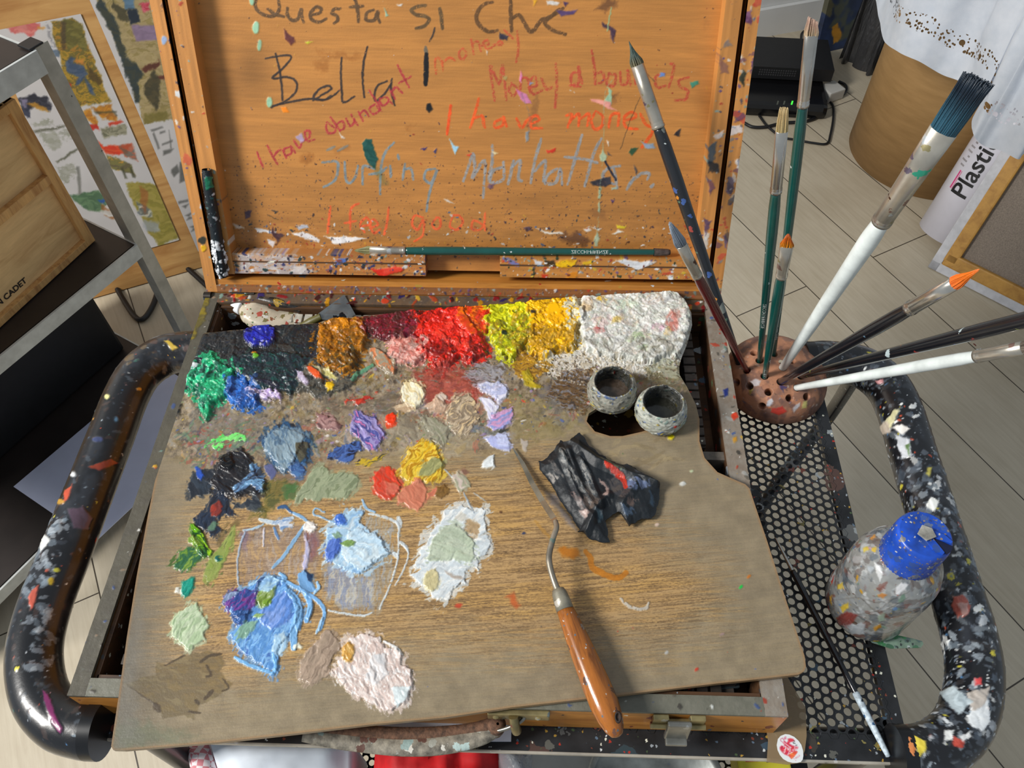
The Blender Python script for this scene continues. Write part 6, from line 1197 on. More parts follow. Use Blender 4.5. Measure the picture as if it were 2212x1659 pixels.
# ================================================================ CRUMPLED BLACK PAPER
PB = cB("1010,460 1040,455 1120,385 1165,310 1195,322 1230,330 1270,282 1310,260 1345,320 1430,400 1500,445 1560,480 1640,500 1700,520 1770,560 1830,590 1868,622 1872,735 1838,830 1815,875 1740,880 1690,905 1650,930 1610,860 1575,820 1480,890 1498,940 1510,1040 1440,1042 1370,1020 1330,975 1280,962 1300,950 1150,720 1080,600 1015,515")
q0 = Z(1150, 1180, 0); q1 = Z(1440, 930, 0)
c = Canvas.plane((q0[0]-.005, q0[1]-.01, ZP+.0016), (1, 0, 0), (0, 1, 0), q1[0]-q0[0]+.03, q1[1]-q0[1]+.03, .0005, (16, 23, 29), .5)
X, Y = c.X, c.Y; u_ = (X*.86+Y*.5); v_ = (-X*.5+Y*.86)          # folds run down-right
sd_ = sdpoly(X+(fbm(X/14, Y/14, 3, 8)-.5)*7, Y+(fbm(X/14+4, Y/14, 3, 9)-.5)*7, PB)
f1_ = fbm(v_*0+(X*.88-Y*.42)/26, (X*.42+Y*.9)/190, 3, 11); f2_ = fbm(X/55, Y/55, 3, 12); rd = 1-np.abs(2*f1_-1)
c.h = .0024+.0006*rd*sstep(0, -14, sd_)+.0050*f2_*sstep(0, -25, sd_)+.0004*fbm(X/7, Y/7, 4, 13)
def ridge(P, w_, h_):
    d, t = sdline(X, Y, cB(P)); c.h += h_*np.clip(1-d/w_, 0, 1)
for P_, w_, h_ in (("1150,370 1240,600 1330,800 1400,900", 11, .0025), ("1215,390 1300,620 1410,820", 9, .0022), ("1300,450 1380,600 1450,790", 10, .0024), ("1230,330 1420,470 1640,560 1850,640", 15, .0045), ("1340,980 1430,800 1500,720", 14, .004), ("1650,930 1600,780 1700,640", 14, .003), ("1290,650 1260,560 1160,400", 6, .0015), ("1640,500 1760,590 1850,640", 9, .003)): ridge(P_, w_, h_)
c.col = c.col*(.85+.3*fbm(X/12, Y/12, 4, 15)[..., None])
for s, co, al, dr in (("1145,390 1200,380 1260,560 1330,660 1400,720 1360,740 1250,640 1180,520", [(80, 86, 88), (150, 146, 140), (50, 58, 64)], .9, .46), ("1080,460 1130,490 1190,590 1180,610 1110,530", [(150, 140, 132), (110, 106, 104)], .85, .4), ("1060,560 1120,560 1150,590 1120,630 1080,600", [(186, 176, 166), (120, 116, 112)], .9, .35), ("1300,460 1350,470 1400,620 1420,740 1370,720 1310,600", [(90, 100, 108), (150, 146, 140), (70, 80, 90)], .85, .44), ("1200,660 1280,700 1370,860 1340,870 1260,760", [(170, 140, 132), (110, 90, 84)], .8, .42), ("1290,830 1340,825 1380,880 1350,910 1310,870", [(196, 170, 160)], .9, .35), ("1435,600 1480,610 1510,680 1500,740 1470,720 1480,660", [(196, 164, 154)], .9, .36), ("1330,660 1420,740 1440,800 1370,840 1320,760", [(130, 110, 98), (96, 84, 76)], .8, .4), ("1500,600 1560,590 1660,700 1700,720 1600,740 1520,680", [(96, 86, 80), (70, 66, 70)], .8, .35), ("1600,610 1700,600 1790,630 1800,670 1700,690 1620,660", [(120, 136, 176), (90, 100, 130)], .85, .38), ("1640,740 1700,730 1720,760 1680,800 1640,780", [(120, 96, 86)], .8, .4), ("1590,780 1680,800 1690,840 1640,880 1600,830", [(60, 84, 110), (90, 110, 136)], .8, .4), ("1430,450 1500,450 1560,500 1640,550 1600,560 1490,500", [(70, 84, 100), (110, 120, 90), (50, 60, 80)], .9, .4), ("1650,510 1740,550 1830,600 1800,620 1700,570", [(80, 80, 90), (60, 64, 74)], .8, .44), ("1410,830 1450,830 1470,900 1430,910", [(110, 140, 150), (60, 80, 96)], .8, .42), ("1240,340 1290,360 1330,430 1290,440", [(150, 140, 130), (60, 60, 60)], .7, .5), ("1480,750 1530,745 1540,790 1500,790", [(130, 126, 120)], .7, .4), ("1800,680 1840,700 1830,800 1800,780", [(50, 70, 90)], .8, .4), ("1445,830 1460,825 1462,855 1450,860", [(210, 214, 214)], .9, 0)):
    c.daub(cB(s), co, .0002, 60, 5, al*.85, 2, dr+.05 if dr else 0, sc=4, st=4, ridge=0)
c.stroke(cB("1485,505 1520,530 1570,570 1610,610 1625,660"), 13, [(204, 52, 24), (170, 44, 30)], .0003, .95, dry=.3)
pp = thing('black_paper', 'crumpled piece of black paper smeared with pale and red paint on the palette', 'paper', tuple(Z(1300, 1060, ZP)))
c.build('sheet', M_PAINT, pp, sd=sd_, skirt=-.0018)

# ================================================================ BOTTLE
bx, by, _b = Z(1866, 1306, TZ); Rb = .0320
def zz_at(py): return vline(bx, by, 0, py)
prof = [(.001, .0004), (.027, .0002), (.0305, .002), (Rb, .006), (Rb, .060), (.0312, .0715), (.0285, .081), (.0235, .0885), (.0185, .092), (.0165, .094), (.0165, .099)]
pr = np.array(prof); d = np.r_[0, np.cumsum(np.linalg.norm(np.diff(pr, axis=0), axis=1))]; k = int(d[-1]/.0007); q = np.linspace(0, d[-1], k); r_ = np.interp(q, d, pr[:, 0]); z_ = np.interp(q, d, pr[:, 1])
n_ = 280; a = np.linspace(0, 2*np.pi, n_+1); P = np.stack([bx+r_[:, None]*np.cos(a), by+r_[:, None]*np.sin(a), TZ+.0005+z_[:, None]+0*a], 2)
cv = Canvas(P, 2*np.pi*Rb/n_, .0007, (150, 152, 150), .22); cen = np.array([bx, by, 0]); m_ = k//2
if np.sum(cv.N[m_, 0]*(P[m_, 0]-[bx, by, P[m_, 0, 2]])) < 0: cv.N = -cv.N; cv.front = ~cv.front
gi = np.cross(P[m_, 1]-P[m_, 0], P[m_+1, 0]-P[m_, 0]); cv.rev = bool(np.dot(gi, P[m_, 0]-[bx, by, P[m_, 0, 2]]) < 0)
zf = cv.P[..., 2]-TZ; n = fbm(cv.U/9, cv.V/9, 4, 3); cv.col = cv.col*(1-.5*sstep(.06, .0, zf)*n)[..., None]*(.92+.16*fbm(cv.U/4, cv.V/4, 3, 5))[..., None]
cv.spots(1300, [(120, 126, 130), (90, 80, 76), (150, 156, 160), (110, 60, 50), (80, 90, 100), (196, 200, 202)], .6, 4, .0001, box=(0, 1, .15, .95), seed=2, asp=3, alpha=.55)
cv.spots(330, [(210, 212, 212), (170, 60, 50), (196, 150, 50), (90, 120, 160), (120, 150, 130), (200, 170, 60), (80, 60, 50), (180, 140, 150)], .3, 2.2, .0002, seed=3, asp=3)
for q_, co in (("1862,1186 1875,1180 1880,1190 1866,1194", (206, 180, 60)), ("1880,1160 1890,1156 1892,1162 1882,1166", (210, 140, 60)), ("1938,1268 1948,1258 1962,1262 1955,1275 1940,1285 1932,1280", (226, 226, 228)), ("1895,1285 1905,1280 1918,1284 1908,1294 1898,1292", (190, 120, 50)), ("1888,1212 1900,1222 1908,1240 1902,1256 1892,1236", (226, 228, 228)), ("1812,1262 1822,1258 1820,1270 1812,1272", (210, 180, 60)), ("1815,1310 1830,1300 1834,1315 1820,1322", (206, 176, 50)), ("1888,1356 1902,1346 1905,1354 1890,1362", (206, 140, 30)), ("1805,1335 1830,1320 1856,1330 1835,1350 1812,1352", (120, 46, 40)), ("1828,1352 1870,1345 1866,1370 1840,1372", (176, 184, 192)), ("1800,1290 1830,1280 1826,1300 1805,1310", (140, 146, 150)), ("1935,1250 1950,1240 1955,1250", (60, 50, 50)), ("1872,1225 1888,1222 1882,1240", (170, 178, 184)), ("1845,1200 1868,1204 1860,1216 1842,1212", (150, 150, 150)), ("1898,1330 1912,1322 1910,1342 1898,1346", (150, 170, 150))):
    cv.daub(px(q_), [co, tuple(min(255, v+16) for v in co)], .0003, -40, 4, .9)
for q_ in ("1850,1326 1880,1322 1900,1316 1930,1290", "1790,1300 1850,1290 1900,1300 1960,1280", "1860,1290 1900,1320 1960,1290"): cv.stroke(px(q_), 2, [(120, 116, 112)], .0004, .6)
cv.h[:, -1] = cv.h[:, 0]; cv.col[:, -1] = cv.col[:, 0]
bt = thing('bottle', 'squat clear plastic bottle smeared with paint under a bright blue cap, on the perforated shelf', 'bottle', (bx, by, TZ))
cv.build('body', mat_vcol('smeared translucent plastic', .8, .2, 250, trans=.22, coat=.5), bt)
CR_ = .0187; zc = TZ+.0865; zt_ = TZ+.1245; n_ = 96; V = []; Fc = []
notch = hit(2030, 1175, (bx, by, zt_), (0, 0, 1)); na = math.atan2(notch[1]-by, notch[0]-bx)
levels = [(0, 1.02), (.02, 1.03), (.86, 1.0), (.93, .985), (.97, .95), (1.0, .88)]
for l, f_ in levels:
    for j in range(n_):
        a_ = 2*math.pi*j/n_; kr = .00025*math.cos(a_*48)*(1 if .01 < l < .9 else 0)
        V.append((bx+(CR_*f_+kr)*math.cos(a_), by+(CR_*f_+kr)*math.sin(a_), zc+(zt_-zc)*l))
for i in range(len(levels)-1):
    for j in range(n_): Fc.append((i*n_+j, i*n_+(j+1) % n_, (i+1)*n_+(j+1) % n_, (i+1)*n_+j))
Fc.append(tuple(range((len(levels)-1)*n_, len(levels)*n_)))
M_CAP = mat_plain('blue cap plastic with grime', (28, 74, 176), .32, 0, 70, .2, .1, [(150, .45, .45, [(60, 90, 160), (100, 112, 140), (50, 80, 150), (130, 130, 134)]), (420, .35, .35, [(190, 190, 186), (150, 130, 110), (40, 60, 120), (110, 100, 90)])])
cap = mesh('cap', V, Fc, M_CAP, bt, False)
for p_ in cap.data.polygons: p_.use_smooth = len(p_.vertices) == 4
b = MB(); ca, sa = math.cos(na), math.sin(na)
def cp(r_, t_, z_): return np.array([bx+r_*ca-t_*sa, by+r_*sa+t_*ca, z_])
b.prism([cp(.002, 0, zt_+.0002), cp(CR_*.93, -.0042, zt_+.0002), cp(CR_*.98, 0, zt_+.0002), cp(CR_*.93, .0042, zt_+.0002)], (0, 0, 1), .0004); b.build('spout_slot', mat_plain('dark spout recess', (14, 20, 50), .5), bt)
V = []; 
b = MB(); b.prism([cp(-.0, -.004, zt_), cp(.009, -.0075, zt_), cp(.0155, -.0065, zt_), cp(.0155, -.0045, zt_), cp(.004, .0, zt_)], (0, 0, 1), .0016); b.prism([cp(-.0, .004, zt_), cp(.009, .0075, zt_), cp(.0155, .0065, zt_), cp(.0155, .0045, zt_), cp(.004, .0, zt_)][::-1], (0, 0, 1), .0016)
b.build('flip_lid', M_CAP, bt, 'raised blue flip lid')
b = MB(); b.prism([cp(-.004, -.005, zt_+.0015), cp(.003, -.006, zt_+.0022), cp(.006, .001, zt_+.002), cp(.001, .005, zt_+.0015), cp(-.005, .003, zt_+.0012)], (0, 0, 1), .0012); b.build('dried_paint', mat_plain('grey dried paint flakes', (150, 148, 140), .6, 0, 120, .25, .5), bt, 'grey dried paint on the cap')

# green painted scraper under the bottle
q_ = [Z(a_, b_, TZ+.0022) for a_, b_ in ((1868, 1372), (1880, 1366), (1925, 1369), (1975, 1380), (1992, 1385), (1995, 1391), (1990, 1399), (1925, 1401), (1885, 1388))]
b = MB(); b.prism(q_, (0, 0, -1), .0009); sc = b.build('scraper_blade', mat_plain('green painted blade', (112, 134, 118), .35, .2, 60, .25, .1, [(150, .5, .7, [(70, 110, 84), (84, 104, 100), (130, 150, 150), (70, 130, 86), (120, 120, 110)]), (330, .35, .3, [(170, 180, 176), (60, 90, 70), (60, 70, 66)])])); tag(sc, 'pointed metal blade smeared green, poking out from under the bottle', 'palette knife')

# smoked plastic strip with the apple sticker
zf_ = TZ+.0016
OUTF = px("1560,1470 1645,1462 1700,1462 1708,1475 1740,1530 1742,1590 1738,1622 1728,1648 1700,1652 1656,1646 1659,1600 1655,1575 1600,1560")
q_ = [Z(a_, b_, zf_) for a_, b_ in OUTF]
t = NT('smoked brown plastic'); t.set((150, 128, 96), .12, 0, Alpha=.62); t.b.inputs['Transmission Weight'].default_value = 0
b = MB(); b.prism(q_, (0, 0, 1), .0006); film = thing('plastic_strip', 'smoky brown see-through plastic strip on the front rail with a round fruit sticker', 'plastic sheet', tuple(Z(1700, 1600, zf_))); b.build('strip', t.m, film)
zs_ = zf_+.0008; ctr = Z(1706, 1617, zs_)
c = Canvas.plane((ctr[0]-.016, ctr[1]-.016, zs_), (1, 0, 0), (0, 1, 0), .032, .032, .00022, (226, 230, 232), .35)
X, Y = c.X, c.Y; cs = cr(1640, 1560, 13.825); E_ = sdpoly(X, Y, cs("560,500 640,410 780,355 900,370 1050,440 1180,560 1260,680 1310,850 1318,1000 1300,1110 1240,1190 1130,1215 1000,1215 860,1180 720,1100 620,980 550,830 525,680"))
PK = [(196, 40, 84), (214, 60, 80)]
c.daub(cs("615,740 660,700 740,720 800,640 860,560 850,500 920,480 1020,500 1060,560 1000,580 920,600 900,640 1000,700 1100,730 1160,740 1150,790 1080,820 1140,870 1120,920 1060,1000 960,1085 880,1010 760,960 680,900 630,830"), PK+[(206, 50, 60)], 0, 0, 1, ridge=0, sc=3)
c.daub(cs("880,930 1000,880 1130,880 1060,1000 965,1085 900,1020"), [(226, 90, 60), (236, 130, 70)], 0, 0, 1, ridge=0, sc=3)
c.daub(cs("690,600 760,560 840,640 860,720 780,720 720,650"), PK, 0, 0, 1, ridge=0)
WL = (236, 226, 230)
for s_, w_ in (("730,740 790,720 800,790 740,830", 1.6), ("790,730 760,900 720,880", 1.8), ("840,760 850,840", 1.2), ("860,750 880,830 900,760 920,820", 1.2), ("930,740 940,830", 1.2), ("850,980 900,860 870,800", 1.6), ("860,960 930,930 1000,900", 1.4), ("950,830 930,880 980,900", 1.2), ("1000,860 1010,810 1030,870", 1.2), ("1070,700 1050,790 1080,860", 1.4), ("1080,760 1100,840 1130,760", 1.2), ("700,580 900,730 960,760", 1.6)): c.stroke(cs(s_), w_, [WL], 0, .95, edge=.1, ridge=0)
for s_ in ("690,480 650,500 645,560 680,580", "700,470 730,540", "745,470 750,530", "760,455 780,510", "770,440 800,440 790,490 810,500"): c.stroke(cs(s_), 1.0, [(196, 60, 100)], 0, .9, edge=.1, ridge=0)
for s_ in ("1030,1070 1050,1100", "1080,1050 1095,1090 1110,1050", "1120,1030 1140,1070", "1150,1010 1170,1050", "1180,980 1210,1000 1190,1030", "1080,1145 1100,1145"): c.stroke(cs(s_), 1.0, [(206, 110, 130)], 0, .8, edge=.1, ridge=0)
for s_ in ("1030,550 1060,580", "1040,620 1080,640", "1090,690 1130,690", "1010,600 1030,640"): c.stroke(cs(s_), 1.6, [(70, 70, 74)], 0, .9, edge=.3, ridge=0)
c.build('sticker', mat_vcol('sticker paper', 1, .05, 200), film, sd=E_, skirt=.0003, label='white oval fruit sticker with a pink heart')

# ================================================================ THINGS IN THE BOX
bz = -.030
pt = thing('paint_tube', 'crumpled cream paint tube with a white cap, lying in the box behind the dark paint', 'paint tube', tuple(Z(590, 680, bz)))
def tube_paint(name, label, pth, widths, flats, capc, bodyc, splat, parent):
    P = smooth_path([np.array(p) for p in pth], 10); N_ = len(P); w_ = np.interp(np.linspace(0, 1, N_), np.linspace(0, 1, len(widths)), widths); f_ = np.interp(np.linspace(0, 1, N_), np.linspace(0, 1, len(flats)), flats)
    T = np.gradient(P, axis=0); V = []; Fc = []; m = 40; rg = np.random.RandomState(4)
    for i in range(N_):
        s_ = unit(np.cross(T[i], (0, 0, 1))); u = unit(np.cross(s_, T[i]))
        for j in range(m):
            a_ = 2*math.pi*j/m; wr = 1+.10*(fbm(np.array([j/5.]), np.array([i/9.]), 3, 6)[0]-.5)*2; V.append(P[i]+s_*w_[i]*math.cos(a_)*wr+u*f_[i]*math.sin(a_)*wr)
    for i in range(N_-1):
        for j in range(m): Fc.append((i*m+j, i*m+(j+1) % m, (i+1)*m+(j+1) % m, (i+1)*m+j))
    Fc += [tuple(range(m))[::-1], tuple(range((N_-1)*m, N_*m))]
    mesh('body', V, Fc, mat_plain(name+' body', bodyc, .35, .05, 50, .15, .35, splat), parent, True)
    ax = unit(P[0]-P[4]); b = MB(); R = basis(ax)
    b.lathe([(.0045, -.001), (.0052, .003)], P[0], 30, R=R); b.build('shoulder', mat_plain('tube neck', (190, 186, 176), .4), parent)
    b = MB(); b.lathe([(.001, .0035), (.0072, .0035), (.0076, .005), (.0072, .0135), (.006, .0148), (.001, .015)], P[0]-ax*.001, 36, R=R); b.build('cap', mat_plain(name+' cap', capc, .35, 0, 60, .05), parent)
tube_paint('cream tube', '', [Z(530, 668, bz+.021), Z(545, 675, bz+.021), Z(575, 688, bz+.019), Z(610, 690, bz+.017), Z(645, 688, bz+.015), Z(655, 686, bz+.014)], [.0085, .0135, .0145, .0125, .0095, .0065], [.0075, .0085, .007, .0055, .0035, .0015], (222, 226, 230), (186, 176, 156), [(140, .42, .5, [(150, 110, 50), (130, 80, 50), (206, 204, 196), (170, 80, 66), (120, 110, 70)]), (330, .35, .35, [(190, 50, 40), (70, 100, 60), (226, 224, 218), (110, 70, 30)])], pt)
# scraper with square blade
q_ = [Z(688, 678, bz+.026), Z(744, 637, bz+.030), Z(768, 680, bz+.027), Z(752, 690, bz+.025), Z(706, 692, bz+.024), Z(692, 690, bz+.024)]
sk = thing('painting_knife', 'square-ended painting knife standing in the back of the box beside the cream tube', 'palette knife', tuple(Z(700, 690, bz)))
b = MB(); b.prism(q_, (0, -.3, .95), .0008); b.build('blade', mat_plain('grimy knife steel', (120, 122, 122), .2, .85, 40, .3, .05, [(50, .5, .5, [(40, 42, 46), (150, 150, 148), (60, 60, 62)])]), sk)
b = MB(); b.tube([Z(694, 684, bz+.025), Z(672, 695, bz+.021), Z(650, 705, bz+.016)], np.array([.0035, .0042, .003]), 14); b.build('handle', mat_plain('olive painty handle', (84, 80, 40), .45, 0, 60, .25, .1, [(90, .3, .3, [(130, 110, 50), (40, 50, 40)])]), sk)
b = MB(); b.tube([Z(560, 646, bz+.027), Z(600, 655, bz+.025), Z(650, 668, bz+.021)], np.array([.0028, .0048, .005, .0035]), 14); t = b.build('paint_stick', mat_plain('black crusted stick', (30, 28, 26), .4, 0, 90, .3, .5, [(80, .35, .4, [(200, 196, 186), (150, 120, 40), (40, 50, 110), (70, 60, 50)]), (200, .3, .3, PAINTS)])); tag(t, 'dark crusted stick lying against the back wall of the box, over the cream tube', 'stick')
b = MB(); b.box(Z(700, 1000, -.03)*0+np.array([.487, .052, -.028]), (.02, .03, .012), .1, bev=.001); b.box((.462, .03, -.032), (.012, .012, .008), .4, bev=.001)
t = b.build('eraser_block', mat_plain('dark teal painty block', (56, 70, 74), .5, 0, 60, .3, .2, [(90, .35, .4, PAINTS)])); bpy.data.objects.remove(t)
b = MB(); b.box((.4645, .040, -.0275), (.016, .034, .014), .15, bev=.0012); t = b.build('eraser_block', mat_plain('dark teal painty block', (50, 62, 66), .5, 0, 60, .3, .2, [(90, .35, .3, PAINTS)])); tag(t, 'dark teal painty block in the front right corner of the box', 'block')

# ================================================================ ON THE LOWER SHELF, SEEN PAST THE FRONT RAIL
def cloth(name, label, cat, corners, z, mat, fold=.02, seed=1, step=.004, fs=.05, th=None, h0=0):
    th = z-LZ-.003 if th is None else th
    P = np.array([Z(a_, b_, z) for a_, b_ in corners]); nu = max(3, int(np.linalg.norm(P[1]-P[0])/step)); nv = max(3, int(np.linalg.norm(P[3]-P[0])/step))
    u = np.linspace(0, 1, nu)[None, :, None]; v = np.linspace(0, 1, nv)[:, None, None]
    G = P[0]*(1-u)*(1-v)+P[1]*u*(1-v)+P[2]*u*v+P[3]*(1-u)*v
    n = fbm(G[..., 0]/fs, G[..., 1]/fs, 4, seed); r = 1-np.abs(2*n-1); edge = np.minimum(np.minimum(u[..., 0], 1-u[..., 0]), np.minimum(v[..., 0], 1-v[..., 0]))
    G = G.copy(); G[..., 2] += h0+fold*r*sstep(0, .2, edge)
    idx = np.arange(nu*nv).reshape(nv, nu); q = np.stack([idx[:-1, :-1], idx[:-1, 1:], idx[1:, 1:], idx[1:, :-1]], 2).reshape(-1, 4)
    V = np.vstack([G.reshape(-1, 3), G.reshape(-1, 3)-[0, 0, th]]); F2 = np.vstack([q, q[:, ::-1]+nu*nv]); bl = [idx[0], idx[:, -1], idx[-1][::-1], idx[:, 0][::-1]]; sk_ = []
    for e in bl:
        for i in range(len(e)-1): sk_.append((e[i+1], e[i], e[i]+nu*nv, e[i+1]+nu*nv))
    o = mesh(name, V, np.vstack([F2, np.array(sk_)]).tolist(), mat, None, True); return tag(o, label, cat)
t = NT('white cotton with pink checks'); v = t.coord(); ck = t.n('ShaderNodeTexChecker'); t.l(v, ck.inputs[0]); ck.inputs['Scale'].default_value = 190; ck.inputs[1].default_value = L4((226, 216, 218)); ck.inputs[2].default_value = L4((206, 130, 138)); t.set(ck.outputs[0], .8)
LS = LZ+.002
cloth('checked_towel', 'pink and white checked towel on the lower shelf at the left', 'towel', ((400, 1610), (449, 1605), (492, 1740), (430, 1745)), LS+.085, t.m, .012, 2, h0=0)
cloth('white_cloth', 'folded white cloth on the lower shelf below the front rail', 'cloth', ((452, 1600), (760, 1600), (760, 1760), (500, 1760)), LS+.09, mat_plain('soft white cotton', (206, 214, 224), .85, 0, 30, .04, .1), .014, 5, fs=.07)
cloth('red_cloth', 'crumpled bright red cloth on the lower shelf', 'cloth', ((812, 1600), (1082, 1600), (1090, 1760), (800, 1760)), LS+.08, mat_plain('red fabric', (206, 24, 30), .7, 0, 60, .1, .1), .03, 7, fs=.045)
M_CLR = NT('clear crinkled plastic'); M_CLR.set((190, 196, 204), .12, 0, Transmission_Weight=.6, IOR=1.2); M_CLR.bump(M_CLR.noise(M_CLR.coord(), 60, 4).outputs[0], .8, .006)
cloth('plastic_bag', 'crinkled clear plastic bag beside the red cloth', 'bag', ((1072, 1615), (1150, 1615), (1145, 1750), (1060, 1750)), LS+.07, M_CLR.m, .03, 9, fs=.03)
b = MB(); q_ = Z(1215, 1690, LS+.004); b.lathe([(.0001, 0), (.044, 0), (.052, .006), (.054, .010), (.050, .0095), (.043, .003), (.0001, .003)], (q_[0], q_[1], LS), 60); t = b.build('dish', mat_plain('white enamel dish', (206, 206, 200), .3, 0, 40, .05, 0, [(60, .3, .15, PAINTS)])); tag(t, 'white dish with a dirty rim on the perforated lower shelf', 'dish')
b = MB(); q_ = Z(1415, 1720, LS+.05); b.lathe([(.0001, 0), (.058, 0), (.062, .004), (.062, .06), (.064, .064), (.062, .066), (.058, .06), (.0001, .058)], (q_[0], q_[1], LS), 72); jl = b.build('tin_lid', mat_plain('grey painty tin', (120, 124, 122), .35, .5, 40, .25, .1, [(40, .4, .4, [(90, 100, 120), (140, 146, 140), (80, 80, 76), (110, 120, 150)])])); jl.name = 'tin'; tag(jl, 'wide round tin with a grey paint-smeared top on the lower shelf', 'tin')
b = MB(); q0 = Z(1655, 1670, LS+.03); b.box((q0[0], q0[1]-.004, LS+.0150), (.05, .05, .03), .05, bev=.002); bx_ = b.build('carton', mat_plain('yellow carton', (226, 214, 60), .5, 0, 20, .05)); tag(bx_, 'small yellow carton with red and black print on the lower shelf', 'carton')
for (dx_, w_, co) in ((-.012, .012, (190, 40, 50)), (.006, .009, (60, 60, 60))):
    b = MB(); b.box((q0[0]+dx_, q0[1]+.012, LS+.0303), (w_, .005, .0004), .05); b.build('print', mat_plain('carton print', co, .5), bx_)
# white paper sheet between the box and the rail
q_ = [Z(a_, b_, TZ+.001) for a_, b_ in ((690, 1562), (1105, 1560), (1104, 1602), (690, 1600))]
q_ = [np.array([p_[0], max(p_[1], SY0+.001) if i > 1 else .12, TZ+.0006]) for i, p_ in enumerate(q_)]
b = MB(); b.prism(q_, (0, 0, 1), .0006); t = b.build('paper', mat_plain('white paper', (216, 222, 236), .7, 0, 30, .02)); tag(t, 'white paper sheet sticking out under the box by the leather handle', 'paper')
# ================================================================ RIGHT BACKGROUND
CY = np.array([1.355, 1.675]); CRD = .199
b = MB(); h_ = FZ+.56
b.lathe([(.001, FZ+.001), (CRD, FZ+.001), (CRD, h_), (CRD-.006, h_), (CRD-.006, FZ+.01), (.001, FZ+.01)], (CY[0], CY[1], 0), 96)
M_CARD = NT('brown cardboard'); v = M_CARD.coord(scale=(1, 1, 6)); n_ = M_CARD.noise(v, 14, 4); M_CARD.set(M_CARD.ramp(n_.outputs[0], [(.3, (150, 116, 70)), (.7, (166, 130, 82))]), .75)
tag(b.build('cardboard_drum', M_CARD.m), 'large round brown cardboard drum standing on the floor beneath the lace cloth', 'drum')
# white plastic roll with printed label
rb = (Z(1978, 505, FZ)+Z(2055, 590, FZ))/2; rb = np.array([1.318, 1.345, FZ]); rr_ = .073
e_ = hit(1978, 500, rb, unit([rb[0]-CAMP[0], rb[1]-CAMP[1], 0])); 
tp_ = np.array([rb[0]+.04, rb[1]+.0, FZ+.60]); tp_ = CAMP+(tp_-CAMP)*1.085; axr = unit(tp_-rb)
B = basis(axr); V = []; Fc = []; n_ = 72; ll = [(0, .9), (.003, 1), (.42, 1), (.422, .95)]
for l, f_ in ll:
    for j in range(n_):
        a_ = 2*math.pi*j/n_; V.append(rb+(0, 0, .004)+B@np.array([rr_*f_*math.cos(a_), rr_*f_*math.sin(a_), l]))
for i in range(3):
    for j in range(n_): Fc.append((i*n_+j, i*n_+(j+1) % n_, (i+1)*n_+(j+1) % n_, (i+1)*n_+j))
Fc += [tuple(range(n_))[::-1], tuple(range(3*n_, 4*n_))]
roll = thing('plastic_film_roll', 'white roll with the word Plasti in black, standing between the cardboard drum and the canvas', 'roll', tuple(rb))
M_ROLL = mat_plain('white plastic film', (206, 205, 216), .35, 0, 12, .03); mesh('roll', V, Fc, M_ROLL, roll, True)
def on_roll(x_, y_):       # along, angle of the roll surface seen at a photo position
    best = None; d = ray(x_, y_); w_ = CAMP-rb; a0 = d-(d@axr)*axr; b0 = w_-(w_@axr)*axr; A_, B_, C_ = a0@a0, 2*a0@b0, b0@b0-(rr_+.0008)**2; D_ = max(0, B_*B_-4*A_*C_); p_ = CAMP+d*(-B_-math.sqrt(D_))/(2*A_)
    q_ = B.T@(p_-rb); return q_[2], math.atan2(q_[1], q_[0])
s0, a0_ = on_roll(2072, 428); s1, a1_ = on_roll(2140, 318); sl, al_ = on_roll(2040, 372)
def roll_pt(s_, ang, dr=.0008): return rb+B@np.array([(rr_+dr)*math.cos(ang), (rr_+dr)*math.sin(ang), s_])
def patch(name, s_a, s_b, an_a, an_b, dr, mat, label=None):
    V = []; Fc = []; m_ = 24
    for i in range(m_+1):
        for s_ in (s_a, s_b): V.append(roll_pt(s_, an_a+(an_b-an_a)*i/m_, dr))
    for i in range(m_): Fc.append((2*i, 2*i+2, 2*i+3, 2*i+1))
    o = mesh(name, V, Fc, mat, roll, True); 
    if label: o['label'] = label
    return o
sgn = 1 if a1_ > al_ else -1
am = a0_
patch('label_band', on_roll(2062, 425)[0]-.012, s0+.24, am-1.3, am+1.3, .0004, mat_plain('grey label', (186, 184, 192), .4, 0, 14, .04), 'pale grey label band round the roll')
cu = bpy.data.curves.new('lettering', 'FONT'); cu.body = 'Plastic'; cu.size = .057; cu.offset = .0008; cu.align_y = 'CENTER'; cu.resolution_u = 3
o = bpy.data.objects.new('lettering', cu); link(o); dg = bpy.context.evaluated_depsgraph_get(); me = bpy.data.meshes.new_from_object(o.evaluated_get(dg)); COL.objects.unlink(o); bpy.data.objects.remove(o)
bm = bmesh.new(); bm.from_mesh(me); bmesh.ops.triangulate(bm, faces=bm.faces[:]); bmesh.ops.subdivide_edges(bm, edges=bm.edges[:], cuts=5, use_grid_fill=True); bm.to_mesh(me); bm.free()
